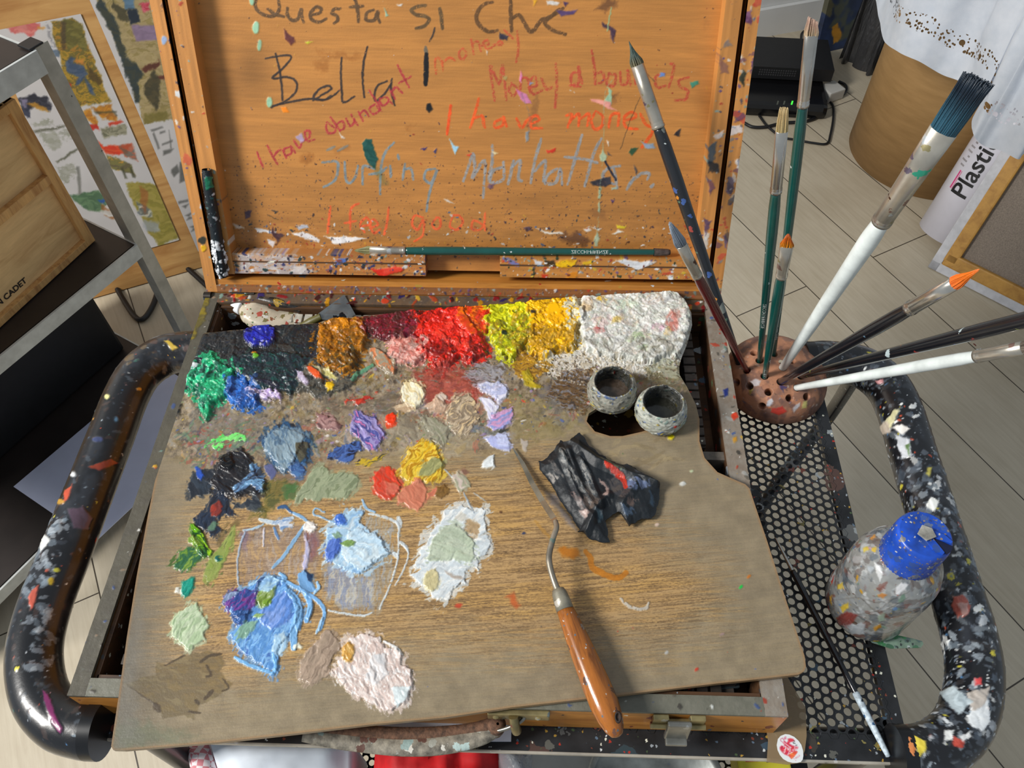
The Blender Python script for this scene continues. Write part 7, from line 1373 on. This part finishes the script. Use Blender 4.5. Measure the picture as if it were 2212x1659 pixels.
# reading direction runs up the roll; letter tops point to the left in view
left = -1 if proj(roll_pt(s0, am+.2))[0] > proj(roll_pt(s0, am))[0] else 1
cen_a = on_roll(2084, 400)[1]
V = [roll_pt(s0+v.co.x, cen_a+left*v.co.y/rr_, .0020) for v in me.vertices]
mesh('lettering', V, [list(p.vertices) for p in me.polygons], mat_plain('black print', (16, 16, 20), .5), roll)
ma = on_roll(2066, 388); patch('print_mark', ma[0]-.022, ma[0]+.022, ma[1]-.08, ma[1]+.08, .0010, mat_plain('pink print', (206, 50, 120), .5), 'small pink print mark')
for k in range(9):
    s_, an_ = s0+.03+k*.011, ma[1]+left*-.0
    patch('print_mark', s_+.03, s_+.034, ma[1]-.03+left*.0, ma[1]+.34*left*(.7+.3*math.sin(k*2.3)), .0010, mat_plain('grey print', (150, 146, 150), .5))
for k in range(14):
    s_ = s0-.02+k*.010; patch('print_mark', s_, s_+.004, cen_a-left*.52, cen_a-left*(.68), .0010, mat_plain('grey print', (120, 118, 124), .5))

# stretched canvas seen from behind, leaning at the right edge
c0 = Z(2003, 578, FZ); c1_ = Z(2330, 745, FZ); du_ = unit(c1_-c0); nh = np.array([du_[1], -du_[0], 0]); 
if nh@(CAMP-c0) < 0: nh = -nh
ez = hit(2170, 318, c0, nh)            # where the left edge would be if upright
for lean in (0.,):
    pass
def lean_plane(deg): return unit(nh*math.sin(math.radians(deg))+np.array([0, 0, 1.])*math.cos(math.radians(deg)))
best = None
for dg_ in range(40, 91, 1):
    n3 = lean_plane(dg_); p_ = hit(2173, 310, c0, n3); ang = abs((p_-c0)@du_)
    if best is None or ang < best[0]: best = (ang, dg_)
n3 = lean_plane(best[1]); vv = unit(np.cross(n3, du_)); vv = vv if vv[2] > 0 else -vv
RB_ = np.stack([du_, vv, n3], 1); cw, ch = .62, .50; cz = c0+np.array([0, 0, .002])
can = thing('stretched_canvas', 'back of a stretched canvas with honey-coloured wooden bars, leaning at the right edge', 'canvas', tuple(cz))
def cbox(b, u0, u1, v0, v1, w0, w1, bev=0): b.box(cz+du_*(u0+u1)/2+vv*(v0+v1)/2+n3*(w0+w1)/2, (u1-u0, v1-v0, w1-w0), R=RB_, bev=bev)
b = MB(); cbox(b, .012, cw-.012, .012, ch-.012, -.016, -.013); b.build('linen', mat_plain('raw grey-brown linen', (136, 124, 112), .9, 0, 400, .12, .3), can)
b = MB(); cbox(b, 0, cw, 0, .022, -.018, .001, .002); cbox(b, 0, .022, 0, ch, -.018, .001, .002); cbox(b, cw-.022, cw, 0, ch, -.018, .001, .002); cbox(b, 0, cw, ch-.022, ch, -.018, .001, .002); b.build('wrapped_edge', mat_plain('primed white canvas edge', (196, 196, 200), .7, 0, 60, .06, .15), can)
M_BAR = mat_wood('honey pine stretcher', (190, 142, 66), (162, 114, 48), (10, 10, 10), ns=4, rough=.5)
for (a_, b_, c_, d_) in ((.022, cw-.022, .020, .052), (.020, .050, .030, ch-.022), (cw-.05, cw-.02, .03, ch-.022)):
    bb = MB(); cbox(bb, a_, b_, c_, d_, -.014, .003, .004); bb.build('stretcher_bar', M_BAR, can)

# lace-edged tablecloth hanging from a table beyond the frame
HEM = [(1880, -60), (1893, 0), (1899, 38), (1912, 88), (1940, 112), (1985, 132), (2030, 158), (2080, 178), (2104, 200), (2116, 222), (2112, 236), (2100, 258), (2101, 285), (2112, 305), (2132, 318), (2160, 325), (2200, 345), (2216, 330), (2260, 330), (2330, 345)]
zc0 = -.36
HP = np.array([Z(a_, b_, zc0+.012*math.sin(i*1.7)) for i, (a_, b_) in enumerate(HEM)]); HPs = smooth_path(HP, 24); nh_ = len(HPs)
Tn = np.gradient(HPs, axis=0); Tn /= np.linalg.norm(Tn, axis=1)[:, None]; Nn = np.stack([Tn[:, 1], -Tn[:, 0], 0*Tn[:, 0]], 1)
nv_ = 150; Hc = .50; s_len = np.r_[0, np.cumsum(np.linalg.norm(np.diff(HPs, axis=0), axis=1))]
sv = np.linspace(0, 1, nv_)
sm_ = HPs.copy()
for k in range(3):
    ker = np.hanning(61); ker /= ker.sum(); pad = np.pad(sm_, ((30, 30), (0, 0)), 'edge'); sm_ = np.stack([np.convolve(pad[:, i], ker, 'valid') for i in range(3)], 1)
G = np.zeros((nv_, nh_, 3))
for i, t_ in enumerate(sv):
    k_ = sstep(0, .8, t_); base_ = HPs*(1-k_)+sm_*k_; fold = .012*np.sin(s_len*26+t_*1.5)*(1-.6*t_)+.006*np.sin(s_len*61+1); wob = .006*(fbm(s_len*18, np.full(nh_, t_*5), 3, 4)-.5)
    G[i] = base_+Nn*(fold*sstep(0, .25, t_)+wob)[:, None]; G[i, :, 2] = HPs[:, 2]*(1-t_)+(zc0+Hc)*t_
V = G.reshape(-1, 3); idx = np.arange(nv_*nh_).reshape(nv_, nh_); Q = np.stack([idx[:-1, :-1], idx[:-1, 1:], idx[1:, 1:], idx[1:, :-1]], 2).reshape(-1, 4)
t = NT('white lace-edged linen'); u = t.n('ShaderNodeUVMap'); sp = t.n('ShaderNodeSeparateXYZ'); t.l(u.outputs[0], sp.inputs[0])
def M2(op, a_, b_=None, c_=None):
    o = t.n('ShaderNodeMath', operation=op)
    for i, q_ in enumerate((a_, b_, c_)):
        if q_ is None: continue
        if isinstance(q_, (int, float)): o.inputs[i].default_value = q_
        else: t.l(q_, o.inputs[i])
    return o.outputs[0]
band = M2('MULTIPLY', M2('GREATER_THAN', sp.outputs[1], .052), M2('LESS_THAN', sp.outputs[1], .086))
core = M2('LESS_THAN', M2('ABSOLUTE', M2('SUBTRACT', sp.outputs[1], .068)), .0095)
mp = t.n('ShaderNodeMapping'); t.l(u.outputs[0], mp.inputs[0]); vo = t.n('ShaderNodeTexVoronoi'); vo.inputs['Scale'].default_value = 150; vo.inputs['Randomness'].default_value = .8; t.l(mp.outputs[0], vo.inputs['Vector'])
vo2 = t.n('ShaderNodeTexVoronoi'); vo2.inputs['Scale'].default_value = 52; vo2.inputs['Randomness'].default_value = .7; t.l(mp.outputs[0], vo2.inputs['Vector'])
sp2 = t.n('ShaderNodeSeparateColor'); t.l(vo.outputs['Color'], sp2.inputs[0])
holes = M2('MULTIPLY', M2('LESS_THAN', vo.outputs['Distance'], .42), M2('LESS_THAN', sp2.outputs[0], .62)); big = M2('MULTIPLY', M2('LESS_THAN', vo2.outputs['Distance'], .30), core)
hm = M2('MAXIMUM', M2('MULTIPLY', holes, band), big); al = M2('SUBTRACT', 1., hm)
nz = t.noise(t.coord(), 40, 4); t.set(t.ramp(nz.outputs[0], [(.3, (198, 206, 218)), (.7, (212, 218, 228))]), .85); t.l(al, t.b.inputs['Alpha']); t.bump(t.noise(t.coord(), 500, 3).outputs[0], .2, .001)
lace = mesh('tablecloth', V, Q.tolist(), t.m, None, True); uvl = lace.data.uv_layers.new(name='uv'); UV = np.stack([np.tile(s_len, nv_), np.repeat(sv*Hc, nh_)], 1)
vi = np.empty(len(lace.data.loops), np.int32); lace.data.loops.foreach_get('vertex_index', vi); uvl.data.foreach_set('uv', UV[vi].astype(np.float32).ravel())
tag(lace, 'white tablecloth with a lace openwork band hanging over the cardboard drum at the upper right', 'tablecloth')

# black set-top box stacked on the router
M_BLK = mat_plain('matt black plastic', (22, 22, 24), .45, 0, 60, .1); M_BLK2 = mat_plain('glossy black plastic', (16, 16, 18), .2, 0, 60, .1)
zt = FZ+.085; a0, a1, a2, a3 = Z(1662, 80, zt), Z(1828, 97, zt), Z(1803, 152, zt), Z(1628, 143, zt)
fx = unit(a2-a3); fy = unit(np.cross((0, 0, 1), fx)); W0 = np.linalg.norm(a2-a3); D0 = abs((a0-a3)@fy)
a2 = a3+fx*W0; 
stb = thing('set_top_box', 'flat black electronic box stacked on the router at the back wall', 'electronic box', (a3[0], a3[1], FZ+.045))
b = MB(); b.prism([a3, a2, a2+fy*D0, a3+fy*D0], (0, 0, -1), .036); b.build('case', M_BLK, stb)
for k in range(2):
    m_ = MB()
    for i in range(16):
        for j in range(3):
            p_ = a3+fx*(.02+i*.0065+k*0)+np.array([0, 0, -.009-j*.007])-fy*.0004
            if k == 0: m_.box(p_, (.0036, .0012, .0036), math.atan2(fx[1], fx[0])+.0)
    if k == 0: m_.build('front_grille', mat_plain('grille grey', (58, 58, 60), .5), stb)
router = thing('router', 'rounded black router with small green lights under the set-top box', 'router', tuple(Z(1700, 230, FZ)))
rc = Z(1698, 222, FZ+.03); b = MB(); bm_w = .24
b.box((rc[0]-.01, rc[1]+.045, FZ+.0215), (.25, .15, .040), math.atan2(fx[1], fx[0]), bev=.014); b.build('case', M_BLK2, router)
for i, (x_, co, st) in enumerate(((1711, (60, 230, 60), 1), (1725, (60, 230, 60), 1), (1694, (90, 96, 90), 0), (1680, (90, 96, 90), 0), (1748, (120, 30, 40), 0))):
    p_ = Z(x_, 222, FZ+.034); m = NT('status light'); m.set(co, .4)
    if st: m.b.inputs['Emission Color'].default_value = L4(co); m.b.inputs['Emission Strength'].default_value = 1.6
    rc_n = -fy; p_ = hit(x_, 222 if i < 4 else 212, np.array([rc[0]-.01, rc[1]+.045, FZ+.0215])+rc_n*.0752, fy); b = MB(); b.box(p_, (.004, .002, .011), math.atan2(fx[1], fx[0]), bev=.0006); b.build('status_light', m.m, router, 'green status light' if st else None)
b = MB(); pp_ = Z(1796, 196, FZ+.02); b.box((pp_[0], pp_[1], FZ+.0165), (.055, .05, .032), .5, bev=.004); tag(b.build('power_plug', mat_plain('white plug', (190, 188, 182), .4, 0, 10, .03)), 'white power adapter block beside the black boxes', 'power adapter')
def cable(label, pts, r, mat=M_BLK, z=FZ):
    P = [Z(a_, b_, z+r+.001) if len(q_) == 2 else Z(q_[0], q_[1], q_[2]) for q_ in pts for a_, b_ in [q_[:2]]]
    b = MB(); b.tube(P, r, 10); tag(b.build('cable', mat), label, 'cable')
cable('thick black cable curving below the router', [(1605, 264), (1625, 274), (1655, 274), (1690, 266), (1740, 262), (1768, 250), (1782, 225), (1784, 200), (1778, 188)], .0045)
cable('thin black cable making a squared loop on the floor beside the drum', [(1640, 250), (1660, 275), (1690, 296), (1720, 302), (1758, 309), (1786, 310), (1794, 290), (1800, 255), (1799, 228), (1785, 216), (1765, 214)], .0032)
cable('black cable looping round the white power adapter', [(1772, 178), (1790, 200), (1815, 206), (1828, 195), (1825, 183), (1812, 176)], .004)
cable('short black cable behind the set-top box by the wall', [(1730, 85), (1732, 72), (1742, 64), (1752, 62)], .003)
# dark blue painted canvas and sheeting against the wall
w0 = Z(1758, 62, FZ); w1_ = Z(1800, 100, FZ); 
pcan = Canvas.plane(Z(1762, 118, FZ)+(0, 0, .001), unit([.93, .36, 0]), unit([-.02, .12, 1]), .13, .75, .002, (34, 48, 78), .5)
n = fbm(pcan.U/28, pcan.V/28, 4, 3); pcan.col = pcan.col*(.6+.8*n[..., None]); m_ = sstep(.55, .7, fbm(pcan.U/40+3, pcan.V/50, 3, 8))[..., None]; pcan.col = pcan.col*(1-m_)+np.array([70, 74, 64])/255*m_
pcan.daub(px("1770,0 1790,-10 1800,10 1795,35 1775,30"), [(96, 90, 60)], 0, 0, 4, .8); pcan.daub(px("1798,60 1812,50 1818,80 1800,95"), [(190, 130, 30)], 0, 0, 4, .9)
tag(pcan.build('painted_canvas', M_PAINT, None, skirt=.02), 'tall dark blue painted canvas leaning at the wall behind the black boxes', 'canvas')
M_SHEET = NT('dark smoky plastic sheeting'); M_SHEET.set((60, 60, 62), .35, 0, Transmission_Weight=.25); M_SHEET.bump(M_SHEET.noise(M_SHEET.coord(scale=(8, 8, 1)), 5, 4).outputs[0], .9, .02)
q0 = Z(1812, 128, FZ); q1 = Z(1908, 170, FZ); G = []; nn_ = 60
for i in range(nn_+1):
    t_ = i/nn_; r_ = []
    for j in range(40):
        s_ = j/39; p_ = q0*(1-t_)+q1*t_; p_ = p_+np.array([.02*math.sin(t_*23+s_*2)+.05*s_, .012*math.sin(t_*31)+.10*s_, s_*.75+.001]); r_.append(p_)
    G.append(r_)
G = np.array(G); idx = np.arange((nn_+1)*40).reshape(nn_+1, 40); tag(mesh('plastic_sheeting', G.reshape(-1, 3), np.stack([idx[:-1, :-1], idx[1:, :-1], idx[1:, 1:], idx[:-1, 1:]], 2).reshape(-1, 4).tolist(), M_SHEET.m, None, True), 'dark crumpled plastic sheeting hanging beside the cardboard drum', 'plastic sheet')

# ================================================================ LEFT BACKGROUND
LG = np.array([-.311, .814]); zt, zm, zl = .004, -.338, -.715
Ta, Tb = Z(100, 98, zt), Z(0, 175, zt); Ma, Mb_ = Z(293, 527, zm), Z(0, 765, zm); fd = unit((Mb_-Ma)*[1, 1, 0]); sdv = np.array([fd[1], -fd[0], 0])
if sdv@(Z(159, 436, zm)-Ma) < 0: sdv = -sdv
FL, DL = .62, .36
unitT = thing('shelf_unit', 'steel-framed shelf unit with dark boards and pale metal edges at the left', 'shelf unit', (Ma[0], Ma[1], FZ))
M_BOARD = mat_plain('dark brown shelf board', (40, 34, 32), .45, 0, 20, .12); M_EDGE = mat_plain('pale grey metal edging', (192, 196, 194), .45, .15, 60, .06, 0, [(40, .12, .08, [(120, 60, 50), (90, 90, 90)])]); M_LEG = mat_plain('brushed steel', (176, 176, 170), .4, .45, 40, .08, 0, [(60, .1, .06, [(170, 60, 40), (60, 60, 60)])])
Ru = np.stack([fd, sdv, [0, 0, 1.]], 1)
for zz_, th_, P0 in ((zt, .033, Ta), (zm, .026, Ma), (zl, .026, np.array([Ma[0], Ma[1], zl]))):
    o0 = np.array([Ma[0], Ma[1], zz_])
    b = MB(); b.box(o0+fd*FL/2+sdv*(DL/2+.001)-[0, 0, .009], (FL, DL-.004, .016), R=Ru); b.build('shelf_board', M_BOARD, unitT)
    b = MB(); b.box(o0+fd*FL/2-sdv*.002-[0, 0, th_/2], (FL, .004, th_), R=Ru, bev=.0006); b.build('shelf_edge', M_EDGE, unitT)
    b = MB(); b.box(o0+sdv*DL/2-[0, 0, th_/2], (.003, DL, th_), R=Ru); b.build('shelf_edge', M_EDGE, unitT)
for u_, v_ in ((-.012, .004), (FL+.012, .004), (-.012, DL), (FL+.012, DL)):
    o0 = np.array([Ma[0], Ma[1], 0])+fd*u_+sdv*v_
    b = MB(); hz = zt+.0-FZ; b.box(o0+[0, 0, FZ+hz/2], (.022, .003, hz), R=Ru, bev=.0006); b.box(o0+[0, 0, FZ+hz/2]+sdv*.0115+fd*.0095, (.003, .022, hz), R=Ru, bev=.0006)
    b.build('leg', M_LEG, unitT)
b = MB(); o0 = np.array([Ma[0], Ma[1], zt]); b.box(o0-fd*.004+sdv*.012+[0, 0, .002], (.022, .024, .003), R=Ru, bev=.001); b.build('corner_cap', M_BLK, unitT)
# wine crate on the middle shelf
Ca = Z(207, 520, zm); crh = vline(Ca[0], Ca[1], 30, 215)-zm; CLn, CDp = .50, .17
cdir = unit((Z(0, 710, zm)-Ca)*[1, 1, 0]); cdep = np.array([cdir[1], -cdir[0], 0]); cdep = cdep if cdep@sdv > 0 else -cdep; Rcr = np.stack([cdir, cdep, [0, 0, 1.]], 1)
crate = thing('wine_crate', 'pale pine wine crate with branded lettering, standing on the middle shelf', 'crate', tuple(Ca))
M_PINE = mat_wood('pale pine', (226, 190, 134), (198, 156, 104), (1.4, 8, 8), rot=(0, 0, -math.atan2(cdir[1], cdir[0])), ns=7, rough=.6); M_PINE2 = mat_wood('pine end grain', (214, 168, 106), (172, 120, 70), (10, 10, 1.5), ns=9, rough=.6)
def kbox(b, u0, u1, w0, w1, z0, z1, bev=0): b.box(Ca+cdir*(u0+u1)/2+cdep*(w0+w1)/2+[0, 0, (z0+z1)/2], (u1-u0, w1-w0, z1-z0), R=Rcr, bev=bev)
zmid = vline(Ca[0], Ca[1], 105, 385)-zm
b = MB(); kbox(b, .004, CLn, .010, .018, .001, crh); kbox(b, 0, .010, .01, CDp, .001, crh); kbox(b, 0, CLn, CDp-.01, CDp, .001, crh); kbox(b, 0, CLn, .01, CDp, .001, .012); kbox(b, 0, CLn, .005, CDp, crh-.006, crh); b.build('panels', M_PINE, crate)
b = MB(); kbox(b, 0, .016, 0, .010, .001, crh, .001); kbox(b, CLn-.016, CLn, 0, .010, .001, crh, .001); kbox(b, .016, CLn-.016, 0, .010, zmid-.007, zmid+.007, .0008); kbox(b, .016, CLn-.016, 0, .010, .001, .013, .001); kbox(b, .016, CLn-.016, 0, .010, crh-.013, crh, .001); b.build('face_frame', M_PINE2, crate, 'jointed face frame of the crate')
def face(x_, y_, w_=-.0004): q_ = hit(x_, y_, Ca+cdep*w_, cdep)-Ca; return q_@cdir, q_[2]
uR, vR = face(53, 600, .0095); cu = bpy.data.curves.new('lettering', 'FONT'); cu.body = 'MOUTON CADET'; cu.size = .0135; cu.align_x = 'RIGHT'; cu.offset = .0004
o = bpy.data.objects.new('lettering', cu); link(o); dg = bpy.context.evaluated_depsgraph_get(); me = bpy.data.meshes.new_from_object(o.evaluated_get(dg)); COL.objects.unlink(o); bpy.data.objects.remove(o)
wd_ = max(v.co.x for v in me.vertices)
V = []
for v in me.vertices:
    big = 1.0; V.append(Ca+cdir*(uR-v.co.x)+cdep*.0093+np.array([0, 0, vR-.008+v.co.y]))
mesh('lettering', V, [list(p.vertices) for p in me.polygons], mat_plain('black stencil ink', (40, 34, 28), .7), crate)
# black storage case and papers on the bottom shelf
b = MB(); o0 = np.array([Ma[0], Ma[1], zl+.001])+fd*.02-sdv*.01
cz_ = float((Z(160, 852, zl)-o0)@sdv); b.box(o0+fd*.26+sdv*(cz_+.12)+[0, 0, .09], (.52, .24, .18), R=Ru, bev=.006); cs_ = b.build('storage_case', M_BLK); tag(cs_, 'large black storage case on the bottom shelf of the unit', 'case')
b = MB(); b.box(o0+fd*.26+sdv*(cz_+.06)+[0, 0, .1808], (.50, .004, .002), R=Ru); b.build('lid_seam', M_BLK2, cs_)
zs = zl+.004; q_ = [Z(30, 1052, zs), Z(205, 1172, zs), Z(330, 1050, zs), Z(420, 960, zs), Z(325, 855, zs), Z(200, 900, zs)]
pa, pb = q_[0], q_[1]; e2 = unit(Z(285, 1097, zs)-pb); q_ = [pa, pb, pb+e2*.34, pa+e2*.34]
b = MB(); b.prism(q_, (0, 0, 1), .0015); tag(b.build('white_board', mat_plain('bluish white card', (196, 202, 226), .5, 0, 20, .02)), 'large sheet of bluish white card sticking out from the bottom shelf', 'card')
cable('black cable running down behind the shelf unit', [(238, 590), (262, 640), (300, 690), (330, 660), (345, 600), (335, 560)], .006)
cable('thick black cable on the floor near the hinge of the paint box', [(400, 575), (425, 598), (455, 625), (500, 660)], .006)
# wooden drawing board with two painted sheets, leaning on the wall
ba, bb_ = Z(280, 625, FZ), Z(437, 580, FZ); bd = unit(bb_-ba); bn = np.array([bd[1], -bd[0], 0]); LA = math.radians(72); vb = -bn*math.cos(LA)+np.array([0, 0, math.sin(LA)]); nb = unit(np.cross(bd, vb)); nb = nb if nb@(CAMP-ba) > 0 else -nb
brd = thing('drawing_board', 'large pine board leaning behind the shelf unit, carrying two painted sheets', 'board', tuple(ba))
Rb_ = np.stack([bd, vb, nb], 1); b = MB(); b.box(ba+bd*(-.25)+vb*.62-nb*.010+[0, 0, .004], (1.3, 1.24, .018), R=Rb_)
def wb(): 
    t = NT('golden pine board'); v = t.coord(rot=(0, 0, -math.atan2(bd[1], bd[0])), scale=(1.0, 8, 8)); n1 = t.noise(v, 5, 5, .6, .8); vo = t.n('ShaderNodeTexVoronoi'); vo.inputs['Scale'].default_value = 7; t.l(t.coord(scale=(1, .6, .6)), vo.inputs['Vector'])
    c_ = t.ramp(n1.outputs[0], [(.3, (160, 112, 60)), (.6, (190, 146, 88)), (.75, (200, 158, 100))]); k_ = t.ramp(vo.outputs['Distance'], [(.0, (90, 50, 24)), (.05, (120, 74, 36)), (.09, (255, 255, 255))]); m = t.n('ShaderNodeMix'); m.data_type = 'RGBA'; m.blend_type = 'MULTIPLY'; m.inputs[0].default_value = .8; t.l(c_, m.inputs[6]); t.l(k_, m.inputs[7]); t.set(m.outputs[2], .5); return t.m
b.build('board', wb(), brd)
def sheet(name, label, quad, paint, off=.0015, step=.0016, base=(190, 186, 184)):
    Q_ = [hit(x_, y_, ba+nb*off, nb) for x_, y_ in quad]; uv_ = np.array([[(q-ba)@bd, (q-ba)@vb] for q in Q_]); u0, v0 = uv_.min(0); u1, v1 = uv_.max(0)
    c = Canvas.plane(ba+nb*off+bd*u0+vb*v0+[0, 0, .004], bd, vb, u1-u0, v1-v0, step, base, .7); c.col *= (.96+.06*fbm(c.U/40, c.V/40, 3, 4))[..., None]; paint(c)
    s_ = sdpoly(c.X, c.Y, quad); o = c.build(name, M_SHEETP, None, sd=s_, skirt=.0006); tag(o, label, 'painting'); return o
M_SHEETP = mat_vcol('watercolour paper', 1, .1, 300)
s7 = cr(0, 0, 4.147); s1c = cr(0, 0, 1.998)
def W7(c, f, s, co, al=.9, dry=0, edge=5, ang=0): c.daub(f(s), co, 0, ang, edge, al, 2.2, dry, sc=6, st=3, ridge=0, rough=.7)
OL = [(120, 104, 30), (146, 120, 40), (96, 84, 34)]
def p1(c):
    W7(c, s7, "460,190 560,180 640,170 730,200 800,440 870,600 960,860 990,900 720,950 620,800 560,640 540,520 470,330", [(128, 108, 34), (160, 126, 40), (104, 92, 40), (150, 110, 40)], 1)
    W7(c, s7, "590,170 680,190 730,240 780,420 760,480 700,400 620,460 570,380 560,240", [(84, 80, 36), (110, 104, 50)], .9); W7(c, s7, "540,180 580,200 590,440 560,460 540,300", [(60, 44, 36)], .6)
    W7(c, s7, "590,570 640,500 680,520 660,560 750,580 790,660 760,690 830,800 850,860 800,820 750,700 700,760 670,760 700,690 600,640", [(54, 72, 98), (70, 86, 110)], .95, edge=3); W7(c, s7, "780,580 870,660 920,740 880,760 790,680", [(70, 54, 26)], .8); W7(c, s7, "600,740 640,745 635,775 605,770", [(170, 44, 30)], .9); W7(c, s7, "660,540 740,540 760,580 680,570", [(190, 120, 50)], .8)
    W7(c, s7, "60,250 200,210 360,205 330,270 280,330 200,300 110,290", [(186, 84, 80), (196, 110, 100)], .9); W7(c, s7, "340,230 400,240 380,265 330,260", [(190, 130, 50)], .8)
    W7(c, s7, "410,200 450,240 470,360 500,420 480,420 440,340", [(90, 90, 96)], .5, .4); W7(c, s7, "430,420 500,430 540,470 530,520 460,500", [(70, 90, 110), (190, 190, 196)], .8)
    W7(c, s7, "150,880 280,850 410,870 460,960 440,1000 330,960 230,1000 170,940", [(30, 30, 40), (50, 50, 60)], .95); W7(c, s7, "170,970 260,960 280,1050 230,1060 180,1010", [(40, 44, 62)], .9); W7(c, s7, "250,930 330,930 400,970 440,1000 380,1000 280,960", [(176, 126, 40)], .9); W7(c, s7, "180,880 250,890 240,960 190,950", [(150, 140, 170)], .7)
    for s in ("300,1170 480,1140 600,1110 600,1130 480,1165 310,1190", "500,1450 640,1350 700,1330 690,1350 600,1410 520,1460"): W7(c, s7, s, [(84, 84, 66)], .85, .3, 3)
    for s in ("350,1190 530,1190 560,1300 500,1340 400,1290", "500,1480 660,1470 700,1560 600,1640 520,1600", "510,1180 600,1150 640,1230 560,1240", "270,1090 450,1070 470,1120 300,1130", "480,600 560,600 560,640 500,640"): W7(c, s7, s, [(140, 140, 124), (120, 122, 100)], .6, .38, 8)
    for s in ("740,1000 800,980 860,1060 880,1140 820,1100", "830,970 1000,930 1010,990 1060,1080 900,1060"): W7(c, s7, s, [(190, 126, 30), (160, 100, 30)], .95)
    W7(c, s7, "790,1100 870,1120 890,1180 830,1160", [(176, 40, 24)], .95); W7(c, s7, "960,1100 1070,1075 1090,1100 980,1125", [(190, 54, 30)], .95); W7(c, s7, "900,1140 1120,1110 1140,1200 930,1250", [(110, 108, 84), (140, 136, 110), (90, 90, 66)], .9); W7(c, s7, "870,1260 930,1300 1000,1310 1180,1280 1150,1380 1040,1400 960,1380 900,1330", [(196, 48, 20), (206, 70, 30)], .95); W7(c, s7, "1050,1310 1190,1280 1240,1440 1130,1400", [(96, 84, 70), (170, 80, 50)], .8)
    W7(c, s7, "950,1400 1060,1420 1180,1460 1220,1580 1120,1540 1000,1500", [(180, 130, 40), (110, 104, 50), (90, 80, 50)], .9); 
    for s in ("840,1000 1040,1000 1040,1012 860,1020", "1000,980 1050,1030 1040,1040", "1080,1510 1100,1500 1140,1600 1120,1600", "1160,1500 1180,1500 1210,1590 1190,1590"): W7(c, s7, s, [(60, 60, 40)], .8, 0, 2)
    W7(c, s1c, "540,790 620,785 690,800 720,900 770,1010 770,1030 680,1060 640,1000 600,920 560,850", [(130, 120, 44), (150, 136, 60)], .95); W7(c, s1c, "590,870 650,900 660,940 600,930", [(190, 190, 186), (90, 100, 110)], .8); W7(c, s1c, "610,950 690,960 690,1000 630,1000", [(150, 156, 160)], .8); W7(c, s1c, "600,800 640,830 630,920 610,900", [(150, 80, 40)], .6)
    W7(c, s1c, "300,840 420,820 470,860 440,920 360,900", [(90, 120, 84), (70, 100, 70)], .95); W7(c, s1c, "420,870 460,850 450,880", [(40, 80, 150)], .9); W7(c, s1c, "440,880 520,930 480,950 430,920", [(196, 190, 180), (150, 90, 40)], .7)
    for s in ("250,1010 280,1080 300,1080 260,1010", "330,720 340,840 352,840 345,720"): W7(c, s1c, s, [(80, 80, 70)], .6, 0, 2)
sheet('painted_sheet', 'white sheet with small yellow, blue and red watercolour scenes, nearer the shelf unit', [(-20, 68), (174, 30), (388, 520), (330, 536), (180, 566)], p1)
def p2(c):
    W7(c, s7, "830,-60 1400,-120 1560,300 1560,1060 1290,1110 1240,930 1150,700 1090,500 960,200", [(150, 132, 90), (160, 142, 100), (140, 124, 76)], 1, 0, 6)
    W7(c, s7, "870,-40 940,20 1040,200 1120,440 1140,540 1230,580 1290,680 1240,740 1250,920 1220,930 1150,720 1040,400 960,230 880,80", [(44, 54, 54), (56, 60, 50)], .98); W7(c, s7, "1010,0 1060,60 1140,80 1150,200 1060,160 1010,70", [(62, 58, 38)], .9); W7(c, s7, "1110,-40 1190,-30 1210,70 1130,80", [(80, 110, 134)], .95); W7(c, s7, "1140,90 1220,80 1260,200 1170,220", [(24, 34, 48)], .95)
    W7(c, s7, "1250,40 1330,20 1345,100 1290,110", [(170, 44, 60), (200, 90, 110)], .95); W7(c, s7, "1180,225 1400,230 1420,350 1210,370", [(128, 108, 132)], .98, 0, 3); W7(c, s7, "1260,610 1430,545 1450,580 1300,640", [(84, 42, 30)], .95); W7(c, s7, "1360,700 1480,660 1490,700 1380,720", [(90, 44, 34)], .95); W7(c, s7, "1290,760 1380,620 1440,720 1430,900 1400,980 1350,920 1290,850", [(62, 58, 40), (76, 68, 44)], .95)
    W7(c, s7, "1280,1020 1500,1000 1500,1080 1290,1110", [(110, 100, 44)], .8)
    for s in ("650,560 700,545 705,550 655,568", "660,580 665,570 690,640 683,645", "690,570 712,565 712,572 690,578", "730,560 740,640 735,640", "700,620 745,605 745,612 700,628", "705,650 750,640 735,660 705,670", "740,730 765,710 775,740 750,765 738,745", "775,700 800,690 800,780 775,790", "770,870 810,860 812,868 772,880", "785,890 815,880 800,900", "800,930 830,915 805,950 835,940", "820,980 845,970 825,1000 850,990"): W7(c, s1c, s, [(84, 84, 80)], .85, 0, 1)
sheet('painted_sheet', 'sheet with a dark green and ochre figure painting beside the lid, pencil marks beneath', [(190, -8), (330, -70), (520, 520), (428, 543)], p2)
